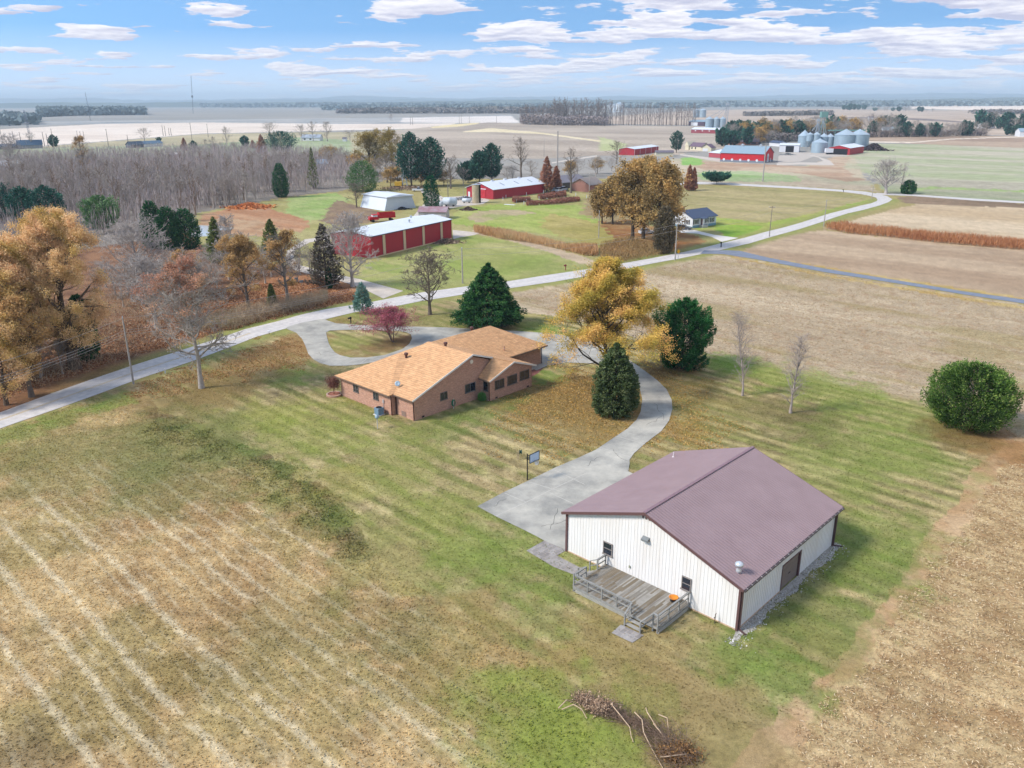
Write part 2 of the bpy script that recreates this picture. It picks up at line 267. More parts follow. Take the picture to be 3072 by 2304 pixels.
# (name, polygon, colours (low, high), noise scale m, stretch along BX, edge roughness m)
REG = [
 ('p', [(-900,372),(300,362),(1209,352),(1533,345),(1560,372),(1366,372),(1024,372),(600,367),(300,372),(-900,400)], ('#8c9090','#a9a6a0'), 90, 1, 6),
 ('p', [(1209,354),(1533,347),(1560,368),(1366,369),(1200,367)], ('#cdc4ba','#d9d0c6'), 90, 1, 4),
 ('p', [(-900,410),(0,388),(300,372),(600,367),(1024,372),(1366,370),(1345,384),(1024,391),(871,395),(600,401),(271,427),(0,447),(-900,470)], ('#d0c1b1','#dccfc0'), 120, 1, 3),
 ('p', [(-900,455),(0,449),(271,429),(600,403),(871,397),(1061,396),(1300,384),(1340,420),(1080,470),(600,480),(-900,500)], ('#a39a7c','#b6a98a'), 60, 1, 3),
 ('p', [(-900,480),(0,446),(400,438),(560,436),(900,412),(1050,420),(1060,470),(600,482),(-900,520)], ('#8d9a72','#a3a888'), 40, 1, 3),
 ('p', [(1363,373),(1471,367),(1634,372),(1800,376),(2115,379),(2200,382),(2200,440),(1990,470),(1800,466),(1634,476),(1335,474),(1210,440),(1100,400)], ('#9c8f80','#b3a594'), 60, 2, 3),
 ('p', [(1380,371),(1440,368),(1432,372),(1384,379),(1300,384),(1290,381)], ('#cfbd92','#d8c79a'), 30, 1, 1),
 ('p', [(1390,394),(1470,384),(1620,397),(1800,421),(1860,428),(1860,433),(1800,426),(1620,401.5),(1480,396),(1390,396.5)], ('#cfc09a','#d4c6a6'), 30, 1, 1),
 ('p', [(1800,410),(1880,432),(1860,452),(1800,452)], ('#a8ac7c','#b5b58a'), 30, 1, 3),
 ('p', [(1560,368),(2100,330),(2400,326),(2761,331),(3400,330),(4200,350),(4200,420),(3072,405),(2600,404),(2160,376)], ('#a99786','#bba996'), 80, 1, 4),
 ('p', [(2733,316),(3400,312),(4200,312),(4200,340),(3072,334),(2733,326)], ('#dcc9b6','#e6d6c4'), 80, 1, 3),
 ('p', [(2430,352),(2643,350),(2800,357),(2886,364),(2990,372),(2880,368),(2640,354),(2430,356)], ('#7a6e68','#8a7c72'), 40, 1, 1),
 ('p', [(2594,402),(3072,408),(4200,425),(4200,470),(3072,446),(2600,425)], ('#96816f','#ac9782'), 40, 2, 2),
 ('p', [(2606,424),(2740,426),(2856,416),(3072,409),(3400,406),(3400,408),(3072,411),(2856,418),(2740,428.5),(2606,427)], ('#dacbb8','#e0d2c0'), 30, 1, .5),
 ('p', [(2530,470),(2613,431),(2795,434),(3072,444),(4200,480),(4200,700),(3072,607),(2736,586),(2660,578),(2600,520),(2528,492)], ('#9aa07c','#b3ab96'), 22, 4, 2),
 ('p', [(2700,570),(2800,560),(3072,572),(4000,600),(4000,608),(3072,577),(2800,566),(2700,576)], ('#8fa862','#a5b378'), 12, 4, 2),
 ('p', [(1990,480),(2100,470),(2160,486),(2400,498),(2560,470),(2600,540),(2640,575),(2400,560),(2100,548),(1990,545)], ('#a8a488','#b9a890'), 22, 3, 2),
 ('p', [(2060,490),(2112,484),(2160,488),(2290,492),(2420,500),(2500,470),(2550,470),(2530,500),(2560,530),(2600,540),(2540,546),(2400,520),(2300,512),(2112,510)], ('#a88c74','#b8a48c'), 12, 3, 1.5),
 ('p', [(2044,474),(2080,470),(2112,480),(2108,495),(2044,496)], ('#7fa656','#8fae62'), 12, 3, 1.5),
 ('p', [(2093,516),(2250,512),(2400,530),(2400,545),(2200,545),(2093,540)], ('#8eaa68','#a5ae84'), 12, 3, 2),
 ('p', [(-900,900),(-900,470),(0,478),(1000,462),(1080,470),(1160,540),(1010,575),(866,590),(735,612),(600,642),(560,700),(300,760)], ('#80776e','#989084'), 8, 1, 2),
 ('p', [(560,800),(590,640),(740,612),(1060,575),(1110,640),(1200,640),(1330,560),(1700,560),(1800,600),(1990,560),(2060,560),(2098,556),(2400,569),(2521,577),(2582,585),(2626,594),(2630,602),(2350,684),(2200,717),(1900,785),(1250,900),(1100,905),(900,860)], ('#a09a60','#b0a672'), 10, 1, 1),
 ('p', [(866,593),(1007,577),(1050,600),(1040,640),(925,665),(858,642)], ('#93a860','#a8b074'), 8, 1, 1.5),
 ('p', [(600,644),(668,631),(719,615),(790,620),(925,661),(928,680),(898,697),(844,690),(790,663),(681,655),(600,664)], ('#b08260','#c09a78'), 4, 3, 1),
 ('p', [(590,664),(681,655),(790,663),(840,690),(800,710),(690,705),(600,690)], ('#b08a68','#bd9f7e'), 5, 1, 1),
 ('p', [(1007,600),(1090,620),(1150,640),(1130,665),(1040,680),(960,665)], ('#86705e','#9c8668'), 5, 1, 1.5),
 ('p', [(1340,665),(1375,625),(1500,612),(1740,615),(1850,600),(1900,660),(1880,700),(1800,738),(1650,705),(1500,685),(1420,683)], ('#96a650','#afb06a'), 14, 1, 1.5),
 ('p', [(1400,655),(1440,632),(1540,628),(1620,640),(1500,652),(1440,668)], ('#b3a37c','#bba888'), 8, 1, 1.5),
 ('p', [(1100,890),(1050,840),(1120,785),(1360,718),(1420,697),(1520,712),(1652,747),(1760,795),(1650,822),(1250,880)], ('#94a054','#aea870'), 12, 1, 1),
 ('p', [(1420,690),(1520,704),(1660,742),(1780,778),(1800,800),(1770,800),(1650,757),(1520,720),(1420,700)], ('#bda88c','#c9b496'), 4, 1, .8),
 ('p', [(1800,660),(1860,650),(2010,690),(2090,705),(2120,725),(2010,765),(1860,792),(1790,745)], ('#96683f','#a8895c'), 6, 1, 1.5),
 ('p', [(1650,640),(1800,670),(1850,720),(1800,745),(1690,712),(1620,680)], ('#a59a58','#b3a468'), 8, 1, 2),
 ('p', [(1780,560),(1900,560),(1960,640),(1830,670),(1740,640)], ('#9a8460','#a8966c'), 8, 1, 2),
 ('p', [(2010,610),(2060,570),(2098,557),(2234,562),(2400,571),(2521,579),(2575,590),(2595,600),(2540,615),(2440,640),(2330,672),(2150,650),(1990,640)], ('#9c9462','#b5a578'), 7, 5, 1),
 ('p', [(2060,662),(2150,652),(2290,670),(2440,640),(2600,600),(2626,600),(2350,684),(2204,716),(2160,708),(2090,690)], ('#8fa648','#a8aa5c'), 10, 3, .8),
 ('p', [(2140,672),(2290,679),(2250,702),(2204,716),(2170,708)], ('#82a63c','#9aac4c'), 8, 3, .6),
 ('p', [(2085,692),(2130,686),(2180,704),(2160,708),(2120,698)], ('#a39c62','#aaa068'), 4, 1, .6),
 ('p', [(2200,770),(2260,735),(2350,708),(2471,690),(2649,712),(2823,732),(3072,752),(4200,840),(4200,1095),(3072,899),(2684,840),(2300,775)], ('#ad9479','#c4ad90'), 14, 5, .8),
 ('p', [(2471,686),(2527,668),(2684,627),(2754,612),(2789,613),(3072,622),(4200,690),(4200,850),(3072,752),(2823,732),(2649,712)], ('#c2aa88','#d2bd9e'), 18, 5, .8),
 ('p', [(2690,592),(2734,588),(3072,611),(4200,690),(4200,710),(3072,624),(2789,614),(2740,611),(2700,606)], ('#84705a','#99826a'), 10, 4, .8),
 ('m', MID, ('#b3a084','#c8b598'), 9, 7, .6),
 ('b', [(2196,770),(2300,789),(2475,823),(2893,890),(3400,972),(3400,984),(2893,900),(2475,829),(2300,795),(2180,770)], ('#b89a5c','#c4ac74'), 3, 4, .3),
 ('b', [(2250,762),(2350,780),(2684,834),(3072,893),(3400,948),(3400,953),(3072,899),(2684,840),(2300,773)], ('#b89a5c','#c4ac74'), 3, 4, .3),
 ('l', [(-2600,1900),(-900,1420),(0,1262),(300,1170),(430,1140),(470,1225),(610,1294),(773,1350),(896,1406),(1017,1493),(1089,1609),(1137,1657),(1210,1734),(1282,1782),(1379,1854),(1451,1898),(1600,1990),(1720,2100),(1980,2420),(2100,2900),(-3000,3300)], ('#a98c62','#c4a97a'), 3.2, 1.5, 1.6),
 ('w', [(-2600,1500),(-900,1500),(-200,1310),(0,1240),(392,1099),(700,1005),(1052,916),(1110,905),(1085,868),(1022,830),(900,800),(640,770),(560,700),(300,740),(-900,880)], ('#75543f','#9a7355'), 2.5, 1, .8),
 ('w', [(700,880),(860,820),(1000,840),(1085,868),(1112,905),(1000,922),(860,900)], ('#a4714e','#bb8a62'), 3, 1, .8),
 ('v', LAWN, ('#a6946a','#aa9c6c'), 2.6, 5, .35),
 ('d', DIRT, ('#b8966e','#c8aa84'), 2.2, 1, .5),
 ('c', CORN, ('#ae936a','#cbb286'), 1.6, 1, .8),
]
REGW = [(k, pxpoly(p), hexc(a, KA), hexc(b, KA), sc, st, ed) for k, p, (a, b), sc, st, ed in REG]
# soft patches, some painted as the bare trees' cast shade: u, v, radius (m), colour, strength
BLOB = [(2590,1690,5.5,'#5f8a2c',.75),(2460,1830,4.5,'#5d8430',.6),(2620,1600,6,'#7d9a40',.6),(2380,1900,4,'#6c8440',.5),(2300,2020,4,'#5f8c2e',.8),(2215,1985,2.5,'#6b9234',.6),(2500,1420,7,'#869c48',.6),(2420,1270,6,'#5b4f3a',.75),(2290,1215,4.5,'#6e6440',.6),(2600,1330,7,'#7f9a3e',.6),(2760,1380,6,'#7f9a40',.55),
 (2300,1120,7,'#8ba63e',.8),(2500,1170,7,'#88a340',.75),(2700,1240,8,'#84a040',.6),(2180,1085,4,'#7fae35',.8),(2000,1100,4,'#a8763f',.7),(2060,1180,6,'#a07c48',.6),(2060,1290,4,'#b07a44',.7),(2120,1250,8,'#8a8a45',.45),
 (1760,1200,9,'#a0703e',.8),(1680,1180,8,'#94703f',.75),(1620,1220,6,'#9a7a48',.65),(1850,1290,7,'#ab8450',.7),(1700,1290,6,'#9c8250',.5),(1530,1200,3,'#4f7a2c',.6),(1430,1240,4,'#55802f',.6),(1330,1275,4,'#5c8530',.6),(1640,1130,3,'#5f9a30',.7),(1250,1290,3,'#78863e',.5),
 (830,1060,7,'#b08458',.75),(900,1030,5,'#b78558',.8),(880,1130,4,'#7fa23a',.8),(700,1130,8,'#98794e',.7),(560,1180,9,'#8a7048',.65),(640,1210,6,'#8b6f45',.6),(980,1110,3,'#b0a06a',.6),(1000,1230,8,'#a9a850',.4),(780,1260,6,'#97a840',.6),(950,1300,7,'#94a844',.55),(1180,1390,8,'#93a547',.5),(1250,1620,8,'#86993e',.55),(1550,1680,5,'#6c9132',.65),(1430,1640,5,'#789a38',.6),(1700,1740,3,'#6a8a38',.6),(1330,1540,4,'#8fa244',.5),(1640,1850,3,'#6f9035',.5),(1000,1450,4,'#ab9a58',.5),
 (1150,1700,4,'#b5a070',.6),(1450,1960,6,'#ad8f5a',.7),(1900,2030,6,'#a98a5c',.8),(1800,1940,4,'#9c8b55',.6),(2050,2130,5,'#a58c60',.6),(2150,2230,5,'#a89066',.7),
 (820,1450,4,'#5c7a30',.6),(900,1500,3.5,'#5c7834',.55),(700,1360,4,'#5a7e38',.6),(600,1320,6,'#66723c',.65),(980,1570,3,'#627a38',.5),(1060,1640,2.5,'#6f7a40',.5),(480,1330,9,'#75804a',.6),(250,1380,10,'#7d8450',.55),(560,1430,8,'#6c7846',.6),(100,1330,8,'#8a8650',.5),(880,1880,5,'#7a7448',.3),(700,1960,4,'#7a7448',.3),(1000,1850,5,'#7a7448',.3),(1300,2050,5,'#7f8048',.4),
 (60,1250+45,4,'#7f9c44',.7),(200,1240,4,'#7f9c44',.7),(330,1205,3.5,'#79a03c',.7),(1650,2150,5,'#86a035',.75),(1750,2250,5,'#86a035',.75),(1500,2120,4,'#7d9440',.55),(1580,2250,4,'#86983c',.6),(60,2260,3,'#6b5a4c',.6),(1240,1880,4,'#70754a',.5),
 (2050,1090,3.5,'#9c5f38',.8),(1960,1120,3,'#a86c3c',.7),(2970,1330,5,'#a5643c',.8),(2900,1315,5,'#8c6640',.7),(3050,1350,4,'#a8744c',.7),(2860,1300,4,'#7a6a40',.5),(1470,985,5,'#8a6c3e',.6),(1620,985,5,'#7fa83a',.8),(1580,960,4,'#a9a35a',.6),(1350,960,6,'#8a9a44',.5),(1290,955,4,'#8a8a50',.5),(1130,950,5,'#8f9448',.6),(1010,965,3,'#a8804e',.6),
 (1050,1030,5,'#9aa250',.7),(1180,1035,3.5,'#7c5340',.9),(1215,1025,3,'#7c4a3a',.9),(1120,1050,3,'#8a6448',.8),(1160,1030,2.5,'#574038',.7),(1230,1010,2,'#8a5540',.8),(1020,1060,2,'#a68052',.7),(985,1010,1.5,'#a8804e',.7),
 (1140,1140,2,'#a89a60',.5),(1160,800,7,'#7fa83e',.7),(1300,740,5,'#7aa53a',.7),(1250,850,7,'#b0a878',.6),(1500,780,9,'#88964a',.6),(1600,800,8,'#7f9a44',.7),(1400,760,7,'#aeb070',.6),(1500,650,7,'#8db542',.6),(1700,690,7,'#a39a52',.6),(1660,620,6,'#86b43c',.8),(1300,875,4,'#b0a888',.4),
 (2150,1950,2.2,'#7c8a45',.5),(2480,1960,3,'#8f8a50',.5),(1940,2100,2.5,'#7e8c3e',.5)]
BLOBW = [(*P(u, v)[:2], r, np.array(hexc(c, KA)) * .62 + np.array(hexc('#857c4c', KA)) * .38, s * .85) for u, v, r, c, s in BLOB]
ROWSA = [(1.4, .3, .6), (4.2, .35, .9), (6.9, .3, .7), (9.9, .4, 1), (12.95, .45, 1), (14.3, .2, .2), (15.6, .42, 1), (17.6, .25, .25), (19.8, .45, 1), (22.4, .25, .3), (25.3, .38, .9), (26.8, .3, .75), (29.5, .32, .6), (33.0, .3, .5), (36.5, .3, .3), (8.4, .22, .2), (11.4, .22, .25), (18.7, .2, .3), (21.1, .2, .25), (23.8, .25, .35), (28.1, .2, .3), (31.2, .2, .25)]
WEED = [tuple(P(u, v)[:2]) for u, v in [(470,1240),(560,1282),(640,1308),(740,1345),(840,1392),(930,1440),(1000,1495),(1050,1560),(1090,1622),(1140,1680)]]
rc = [((P(*a)[:2] + P(*b)[:2]) / 2) for a, b in zip(ROAD_UP, ROAD_LO)]
TAN = np.array(hexc('#d8c9a8', KA)); RG = (hexc('#8f9a52', KA), hexc('#a09a60', KA))
def paint(x, y):
    r = np.hypot(x, y); n = len(x)
    col = np.empty((n, 3)); det = np.zeros(n)
    a, b = x * BX[0] + y * BX[1], x * AX[0] + y * AX[1]
    f0 = fbm(x / 300, y / 120, 3, 4)[:, None]
    col[:] = np.array(hexc('#858580', KA)) * (1 - f0) + np.array(hexc('#a39c92', KA)) * f0
    nr_ = (r < 420)[:, None]; col[:] = np.where(nr_, np.array(hexc('#a79a66', KA)) * (.85 + .3 * f0), col)
    w1 = (fbm(x / 2.2, y / 2.2, 21, 4) - .5); w2 = (fbm(x / 2.2 + 50, y / 2.2, 22, 4) - .5)
    for i, (k, pl, c1, c2, sc, st, ed) in enumerate(REGW):
        xs = [p[0] for p in pl]; ys = [p[1] for p in pl]; mg = ed * 3 + 2
        idx = np.nonzero((x > min(xs) - mg) & (x < max(xs) + mg) & (y > min(ys) - mg) & (y < max(ys) + mg))[0]
        if not len(idx): continue
        X, Y = x[idx], y[idx]; e = ed * 3.2
        ins = inpoly(X + w1[idx] * e, Y + w2[idx] * e, pl); idx = idx[ins]
        if not len(idx): continue
        X, Y = x[idx], y[idx]
        q = fbm(a[idx] / (sc * st), b[idx] / sc, 40 + i, 5)
        q = sst(q, .28, .72)[:, None]
        c = np.array(c1) * (1 - q) + np.array(c2) * q
        if k == 'v':      # lawn: mown stripes and green patches
            g = sst(fbm(a[idx] / 9, b[idx] / 2.0, 71, 5) + .24 * np.sin(b[idx] * 2.1 + fbm(a[idx] / 20, b[idx] / 9, 77, 2) * 3), .45, .70)[:, None]
            c = c * (1 - g * .55) + np.array(hexc('#6c7a34', KA)) * g * .55
            g = sst(fbm(a[idx] / 3, b[idx] / 1.4, 73, 5), .55, .75)[:, None]
            c = c * (1 - g * .6) + np.array(hexc('#cdb88a', KA)) * g * .6
            c = c * ((0.70 + 0.60 * fbm(X / .7, Y / .7, 74, 4)) * (1 + .26 * np.sin(b[idx] * 3.2 + fbm(a[idx] / 20, b[idx] / 9, 77, 2) * 3) * sst(fbm(a[idx] / 14, b[idx] / 10, 78, 3), .3, .55)))[:, None]
        if k == 'l':
            g = sst(fbm(X / 7, Y / 7, 81, 4), .45, .7)[:, None]; c = c * (1 - g * .38) + np.array(hexc('#77763f', KA)) * g * .38
            t = b[idx] + (fbm(a[idx] / 9, b[idx] / 9, 86, 3) - .5) * 1.0 + w1[idx] * .55; g = np.zeros(len(idx)); brk = fbm(a[idx] / 2.2, b[idx] / 1.1, 82, 4)
            for rp, rw, rs in ROWSA: g = np.maximum(g, (1 - sst(np.abs(t - rp), rw * .2, rw * 1.15)) * sst(brk + rs * .2, .36, .60) * (.45 + .55 * rs))
            g *= 1 - sst(a[idx] + (fbm(X / 4, Y / 4, 87, 3) - .5) * 14, 84, 96) * .8
            g = np.maximum(g, sst(fbm(a[idx] / 1.6, b[idx] / .55, 85, 4), .60, .74) * .45)[:, None]
            c = c * (1 - g * .64) + TAN * g * .64
            c = c * (0.66 + 0.68 * fbm(X / .45, Y / .45, 84, 4))[:, None]
            d = segdist(X + 1.4 + w1[idx] * 3.5, Y - .8 + w2[idx] * 3.5, WEED); g = ((1 - sst(d, .3, 2.6)) * (.55 + .45 * fbm(X / 1.2, Y / 1.2, 88, 3)))[:, None]; q2 = sst(fbm(X / 2.5, Y / 2.5, 89, 3), .4, .6)[:, None]
            c = c * (1 - g * .9) + (np.array(hexc('#4a6430', KA)) * q2 + np.array(hexc('#5c5238', KA)) * (1 - q2)) * g * .9
        if k in 'cm':
            g = sst(fbm(X / 1.0, Y / 1.0, 91, 4), .52, .75)[:, None]; c = c * (1 - g * .35) + np.array(hexc('#9a6f4c', KA)) * g * .35; c = c * (.84 + .32 * fbm(a[idx] / 9, b[idx] / .45, 93, 2))[:, None]
            if k == 'm':
                g = sst(fbm(a[idx] / 26, b[idx] / 5, 92, 4), .56, .72)[:, None]; c = c * (1 - g * .45) + np.array(hexc('#96884e', KA)) * g * .45
        if k == 'p': c = c * np.where(np.hypot(X, Y) < 900, .80 + .40 * fbm(a[idx] / 11, b[idx] / 1.6, 97, 4), .9 + .2 * fbm(a[idx] / 60, b[idx] / 12, 98, 3))[:, None]
        col[idx] = c; det[idx] = 1.0 if k in 'lmcw' else .6
    # verge
    ok = np.nonzero((r < 420))[0]
    if len(ok):
        X, Y = x[ok], y[ok]
        d = segdist(X, Y, [tuple(p) for p in rc[3:36]]) + w1[ok] * 2.0
        g = (1 - sst(d, 3.6, 7.5)) * sst(Y, 95, 135); g = g[:, None]
        q = fbm(X / 4, Y / 4, 95, 3)[:, None]
        col[ok] = col[ok] * (1 - g) + (np.array(RG[0]) * (1 - q) + np.array(RG[1]) * q) * g
    for bx, by, br, c, s in BLOBW:
        idx = np.nonzero((abs(x - bx) < br * 1.5) & (abs(y - by) < br * 2.2))[0]
        if not len(idx): continue
        X, Y = x[idx], y[idx]
        d = np.hypot((X - bx), (Y - by) * .8) / br + (fbm(X / (br * .35), Y / (br * .35), int(abs(bx * 7)) % 97, 4) - .5) * 1.7
        g = ((1 - sst(d, .45, 1.15)) * s)[:, None]; t = (.82 + .36 * fbm(X / .9, Y / .9, 99, 3))[:, None]
        col[idx] = col[idx] * (1 - g) + np.array(c) * t * g
    col = np.where((r < 450)[:, None], col * (.82 + .30 * (fbm(x / 1.1, y / 1.1, 61, 4) - .5))[:, None], col)
    return col, det
def ground():
    al = np.concatenate([np.arange(-44, 44.01, 0.10), np.arange(48, 313, 4.0)]); al = np.radians(al); al.sort()
    rr = np.concatenate([[0.5], np.exp(np.arange(math.log(22), math.log(165), 0.0042)), np.exp(np.arange(math.log(165), math.log(32000), 0.0092))])
    A, Rr = np.meshgrid(al, rr); X = (Rr * np.sin(A)).ravel(); Y = (Rr * np.cos(A)).ravel(); na = len(al); nr = len(rr)
    c, d = paint(X, Y)
    V = np.stack([X, Y, np.zeros_like(X)], 1)
    i = np.arange(nr - 1)[:, None] * na; j = np.arange(na)[None]; jn = (j + 1) % na
    Q = np.stack([i + j, i + na + j, i + na + jn, i + jn], -1).reshape(-1, 4)[:, ::-1]
    rgba = np.concatenate([c, np.ones((len(c), 1))], 1)
    me = quadmesh('ground', V, Q, {'col': ('POINT', 'FLOAT_COLOR', rgba), 'det': ('POINT', 'FLOAT', d)})
    m = bpy.data.materials.new('soil_and_grass'); m.use_nodes = True; t = m.node_tree; b = t.nodes['Principled BSDF']; b.inputs['Roughness'].default_value = .95; b.inputs['Specular IOR Level'].default_value = .1
    def n(ty, **k):
        z = t.nodes.new(ty); [setattr(z, a, v) for a, v in k.items()]; return z
    ac = n('ShaderNodeAttribute'); ac.attribute_name = 'col'; ad = n('ShaderNodeAttribute'); ad.attribute_name = 'det'; co = n('ShaderNodeTexCoord')
    hs = []
    for sc, dt in ((2.6, 6), (14.0, 4)):
        no = n('ShaderNodeTexNoise'); no.inputs['Scale'].default_value = sc; no.inputs['Detail'].default_value = dt; no.inputs['Roughness'].default_value = .75
        t.links.new(co.outputs['Object'], no.inputs[0]); hs.append(no)
    s = n('ShaderNodeMath', operation='ADD'); t.links.new(hs[0].outputs[0], s.inputs[0]); t.links.new(hs[1].outputs[0], s.inputs[1])
    mr = n('ShaderNodeMapRange'); t.links.new(s.outputs[0], mr.inputs[0]); mr.inputs[1].default_value = .7; mr.inputs[2].default_value = 1.3
    lo = n('ShaderNodeMath', operation='MULTIPLY_ADD'); t.links.new(ad.outputs['Fac'], lo.inputs[0]); lo.inputs[1].default_value = -.34; lo.inputs[2].default_value = .80
    hi = n('ShaderNodeMath', operation='MULTIPLY_ADD'); t.links.new(ad.outputs['Fac'], hi.inputs[0]); hi.inputs[1].default_value = .38; hi.inputs[2].default_value = 1.22
    t.links.new(lo.outputs[0], mr.inputs[3]); t.links.new(hi.outputs[0], mr.inputs[4])
    v = n('ShaderNodeVectorMath', operation='SCALE'); t.links.new(ac.outputs['Color'], v.inputs[0]); t.links.new(mr.outputs[0], v.inputs['Scale']); t.links.new(v.outputs[0], b.inputs['Base Color'])
    bp = n('ShaderNodeBump'); bp.inputs['Strength'].default_value = .55; bp.inputs['Distance'].default_value = .12; t.links.new(hs[0].outputs[0], bp.inputs['Height']); t.links.new(bp.outputs[0], b.inputs['Normal'])
    tag(link('ground', me, m), kind='structure')
ground()

# ---------------------------------------------------------------- roads, drives, water
def strip(name, up, lo, z, mat, sub=3):
    V, Fc = [], []
    for a, b in zip(up, lo):
        p, q = P(*a), P(*b)
        for k in range(sub + 1): V.append((*(p + (q - p) * k / sub)[:2], z))
    n = sub + 1
    for i in range(len(up) - 1):
        for k in range(sub): Fc.append((i * n + k, i * n + k + 1, (i + 1) * n + k + 1, (i + 1) * n + k))
    me = bpy.data.meshes.new(name); me.from_pydata([tuple(map(float, v)) for v in V], [], Fc); me.update()
    uv = me.uv_layers.new(name='UVMap'); ln = np.cumsum([0] + [float(np.hypot(*((P(*up[i + 1]) + P(*lo[i + 1])) / 2 - (P(*up[i]) + P(*lo[i])) / 2)[:2])) for i in range(len(up) - 1)])
    for li, l in enumerate(me.loops): uv.data[li].uv = ((l.vertex_index % n) / sub, ln[l.vertex_index // n])
    return tag(link(name, me, mat), kind='structure')
def sheet(name, poly, z, mat, thick=0.0, holes=()):
    import bmesh
    bm = bmesh.new(); loops = [poly] + list(holes); ed = []
    for lp in loops:
        vs = [bm.verts.new((*P(*p)[:2], z)) for p in lp]
        ed += [bm.edges.new((vs[i], vs[(i + 1) % len(vs)])) for i in range(len(vs))]
    bmesh.ops.triangle_fill(bm, use_beauty=True, use_dissolve=False, edges=ed)
    for f in bm.faces:
        f.normal_update()
        if f.normal.z < 0: f.normal_flip()
    me = bpy.data.meshes.new(name); bm.to_mesh(me); bm.free()
    return tag(link(name, me, mat), kind='structure')
def roadmat(name, c1, c2, wear=True):
    m = bpy.data.materials.new(name); m.use_nodes = True; t = m.node_tree; b = t.nodes['Principled BSDF']; b.inputs['Roughness'].default_value = .85
    uv = t.nodes.new('ShaderNodeTexCoord'); sp = t.nodes.new('ShaderNodeSeparateXYZ'); t.links.new(uv.outputs['UV'], sp.inputs[0])
    w = t.nodes.new('ShaderNodeTexNoise'); w.inputs['Scale'].default_value = .35; w.inputs['Detail'].default_value = 7; w.inputs['Roughness'].default_value = .7
    mp = t.nodes.new('ShaderNodeMapping'); mp.inputs['Scale'].default_value = (11, .35, 1); t.links.new(uv.outputs['UV'], mp.inputs[0]); t.links.new(mp.outputs[0], w.inputs[0])
    n2 = t.nodes.new('ShaderNodeTexNoise'); n2.inputs['Scale'].default_value = 1.2; n2.inputs['Detail'].default_value = 8; t.links.new(uv.outputs['Object'], n2.inputs[0])
    ad = t.nodes.new('ShaderNodeMath'); t.links.new(w.outputs[0], ad.inputs[0]); t.links.new(n2.outputs[0], ad.inputs[1])
    r = t.nodes.new('ShaderNodeValToRGB'); mr = t.nodes.new('ShaderNodeMath'); mr.operation = 'MULTIPLY'; mr.inputs[1].default_value = .5; t.links.new(ad.outputs[0], mr.inputs[0]); t.links.new(mr.outputs[0], r.inputs[0])
    r.color_ramp.elements[0].position = .36; r.color_ramp.elements[0].color = (*hexc(c1, KA), 1); r.color_ramp.elements[1].position = .62; r.color_ramp.elements[1].color = (*hexc(c2, KA), 1)
    t.links.new(r.outputs[0], b.inputs['Base Color']); return m
asph = roadmat('worn_asphalt', '#b3aeaa', '#d0cac4')
strip('road', ROAD_UP, ROAD_LO, .04, asph, 4)
cd = [((P(*a) + P(*b)) / 2)[:2] for a, b in zip(ROAD_UP, ROAD_LO)]
mk = MB()
for off in (-.13, .13):
    for p, q in zip(cd[:8], cd[1:9]):
        d = (q - p) / np.hypot(*(q - p)); nn = np.array([-d[1], d[0]]) * off; ww = np.array([-d[1], d[0]]) * .05
        mk.poly([(*(p + nn - ww), .046), (*(q + nn - ww), .046), (*(q + nn + ww), .046), (*(p + nn + ww), .046)])
tag(mk.build('road_markings', M('faded_yellow_paint', '#c3a868', var=.2, scale=3)), kind='structure')
strip('side_road', [(2631,578.5),(2734,583),(2916,595.5),(3072,605),(3500,632),(4200,676)], [(2620,584),(2734,588),(2916,601.5),(3072,610.5),(3500,639),(4200,684)], .045, asph, 2)
strip('asphalt_lane', [(2112,752),(2178,751),(2220,753),(2300,772),(2475,806.5),(2684,840),(2893,875),(3072,899),(3500,972),(4200,1092)], [(2112,760.5),(2140,761.5),(2172,763),(2262,776),(2300,783.5),(2475,817),(2684,849.5),(2893,884),(3072,911),(3500,986)][:9] + [(4200,1106)] if False else [(2100,762),(2140,762),(2172,763),(2262,777),(2475,817),(2684,849.5),(2893,884),(3072,911),(3500,986),(4200,1108)], .05, M('new_asphalt', '#6c7482', rough=.8, var=.12, scale=.6, col2='#828996'), 2)
grav = M('pale_gravel', '#b5aa9c', var=.1, scale=.6, col2='#ccc2b6')
strip('gravel_track', [(1210,873),(1127,851),(1082,838),(1022,826),(960,812),(905,797),(880,775),(886,750),(930,727),(1010,715),(1090,716)], [(1150,896),(1094,869),(1050,852),(1005,840),(945,826),(885,812),(855,785),(862,752),(915,718),(1005,707),(1090,708)], .03, grav, 2)
strip('house_drive', [(2215,714),(2142,704.5),(2082,690),(2051,687),(1990,685)], [(2165,726),(2135,711),(2091,701),(2051,698.5),(1990,697)], .035, M('pale_concrete', '#d5cfc6', var=.05), 2)
sheet('farm_yard', [(1235,655),(1262,622),(1285,600),(1262,575),(1290,570),(1330,592),(1420,586),(1470,600),(1450,612),(1380,620),(1290,635),(1262,655)], .03, grav)
sheet('shed_yard', [(1358,690),(1417,696),(1440,700),(1420,706),(1380,712),(1360,718)], .03, grav)
sheet('grain_yard', [(2334,489),(2400,485),(2440,470),(2500,470),(2550,468),(2500,459),(2420,457),(2350,458),(2335,470)], .03, M('yard_gravel', '#aca296', var=.1, scale=.5, col2='#c0b6aa'))
strip('farm_lane', [(2040,462),(2100,469),(2160,477)], [(2040,466),(2100,476),(2160,486)], .035, grav, 1)
strip('yard_loop', [(2330,490),(2400,487),(2450,488),(2470,483),(2455,473),(2425,466)], [(2330,496),(2400,494),(2470,496),(2504,496),(2490,482),(2440,465)], .04, grav, 1)
strip('far_road', [(1655,487),(1730,475),(1791,466)], [(1655,491),(1730,479),(1791,470)], .05, grav, 1)
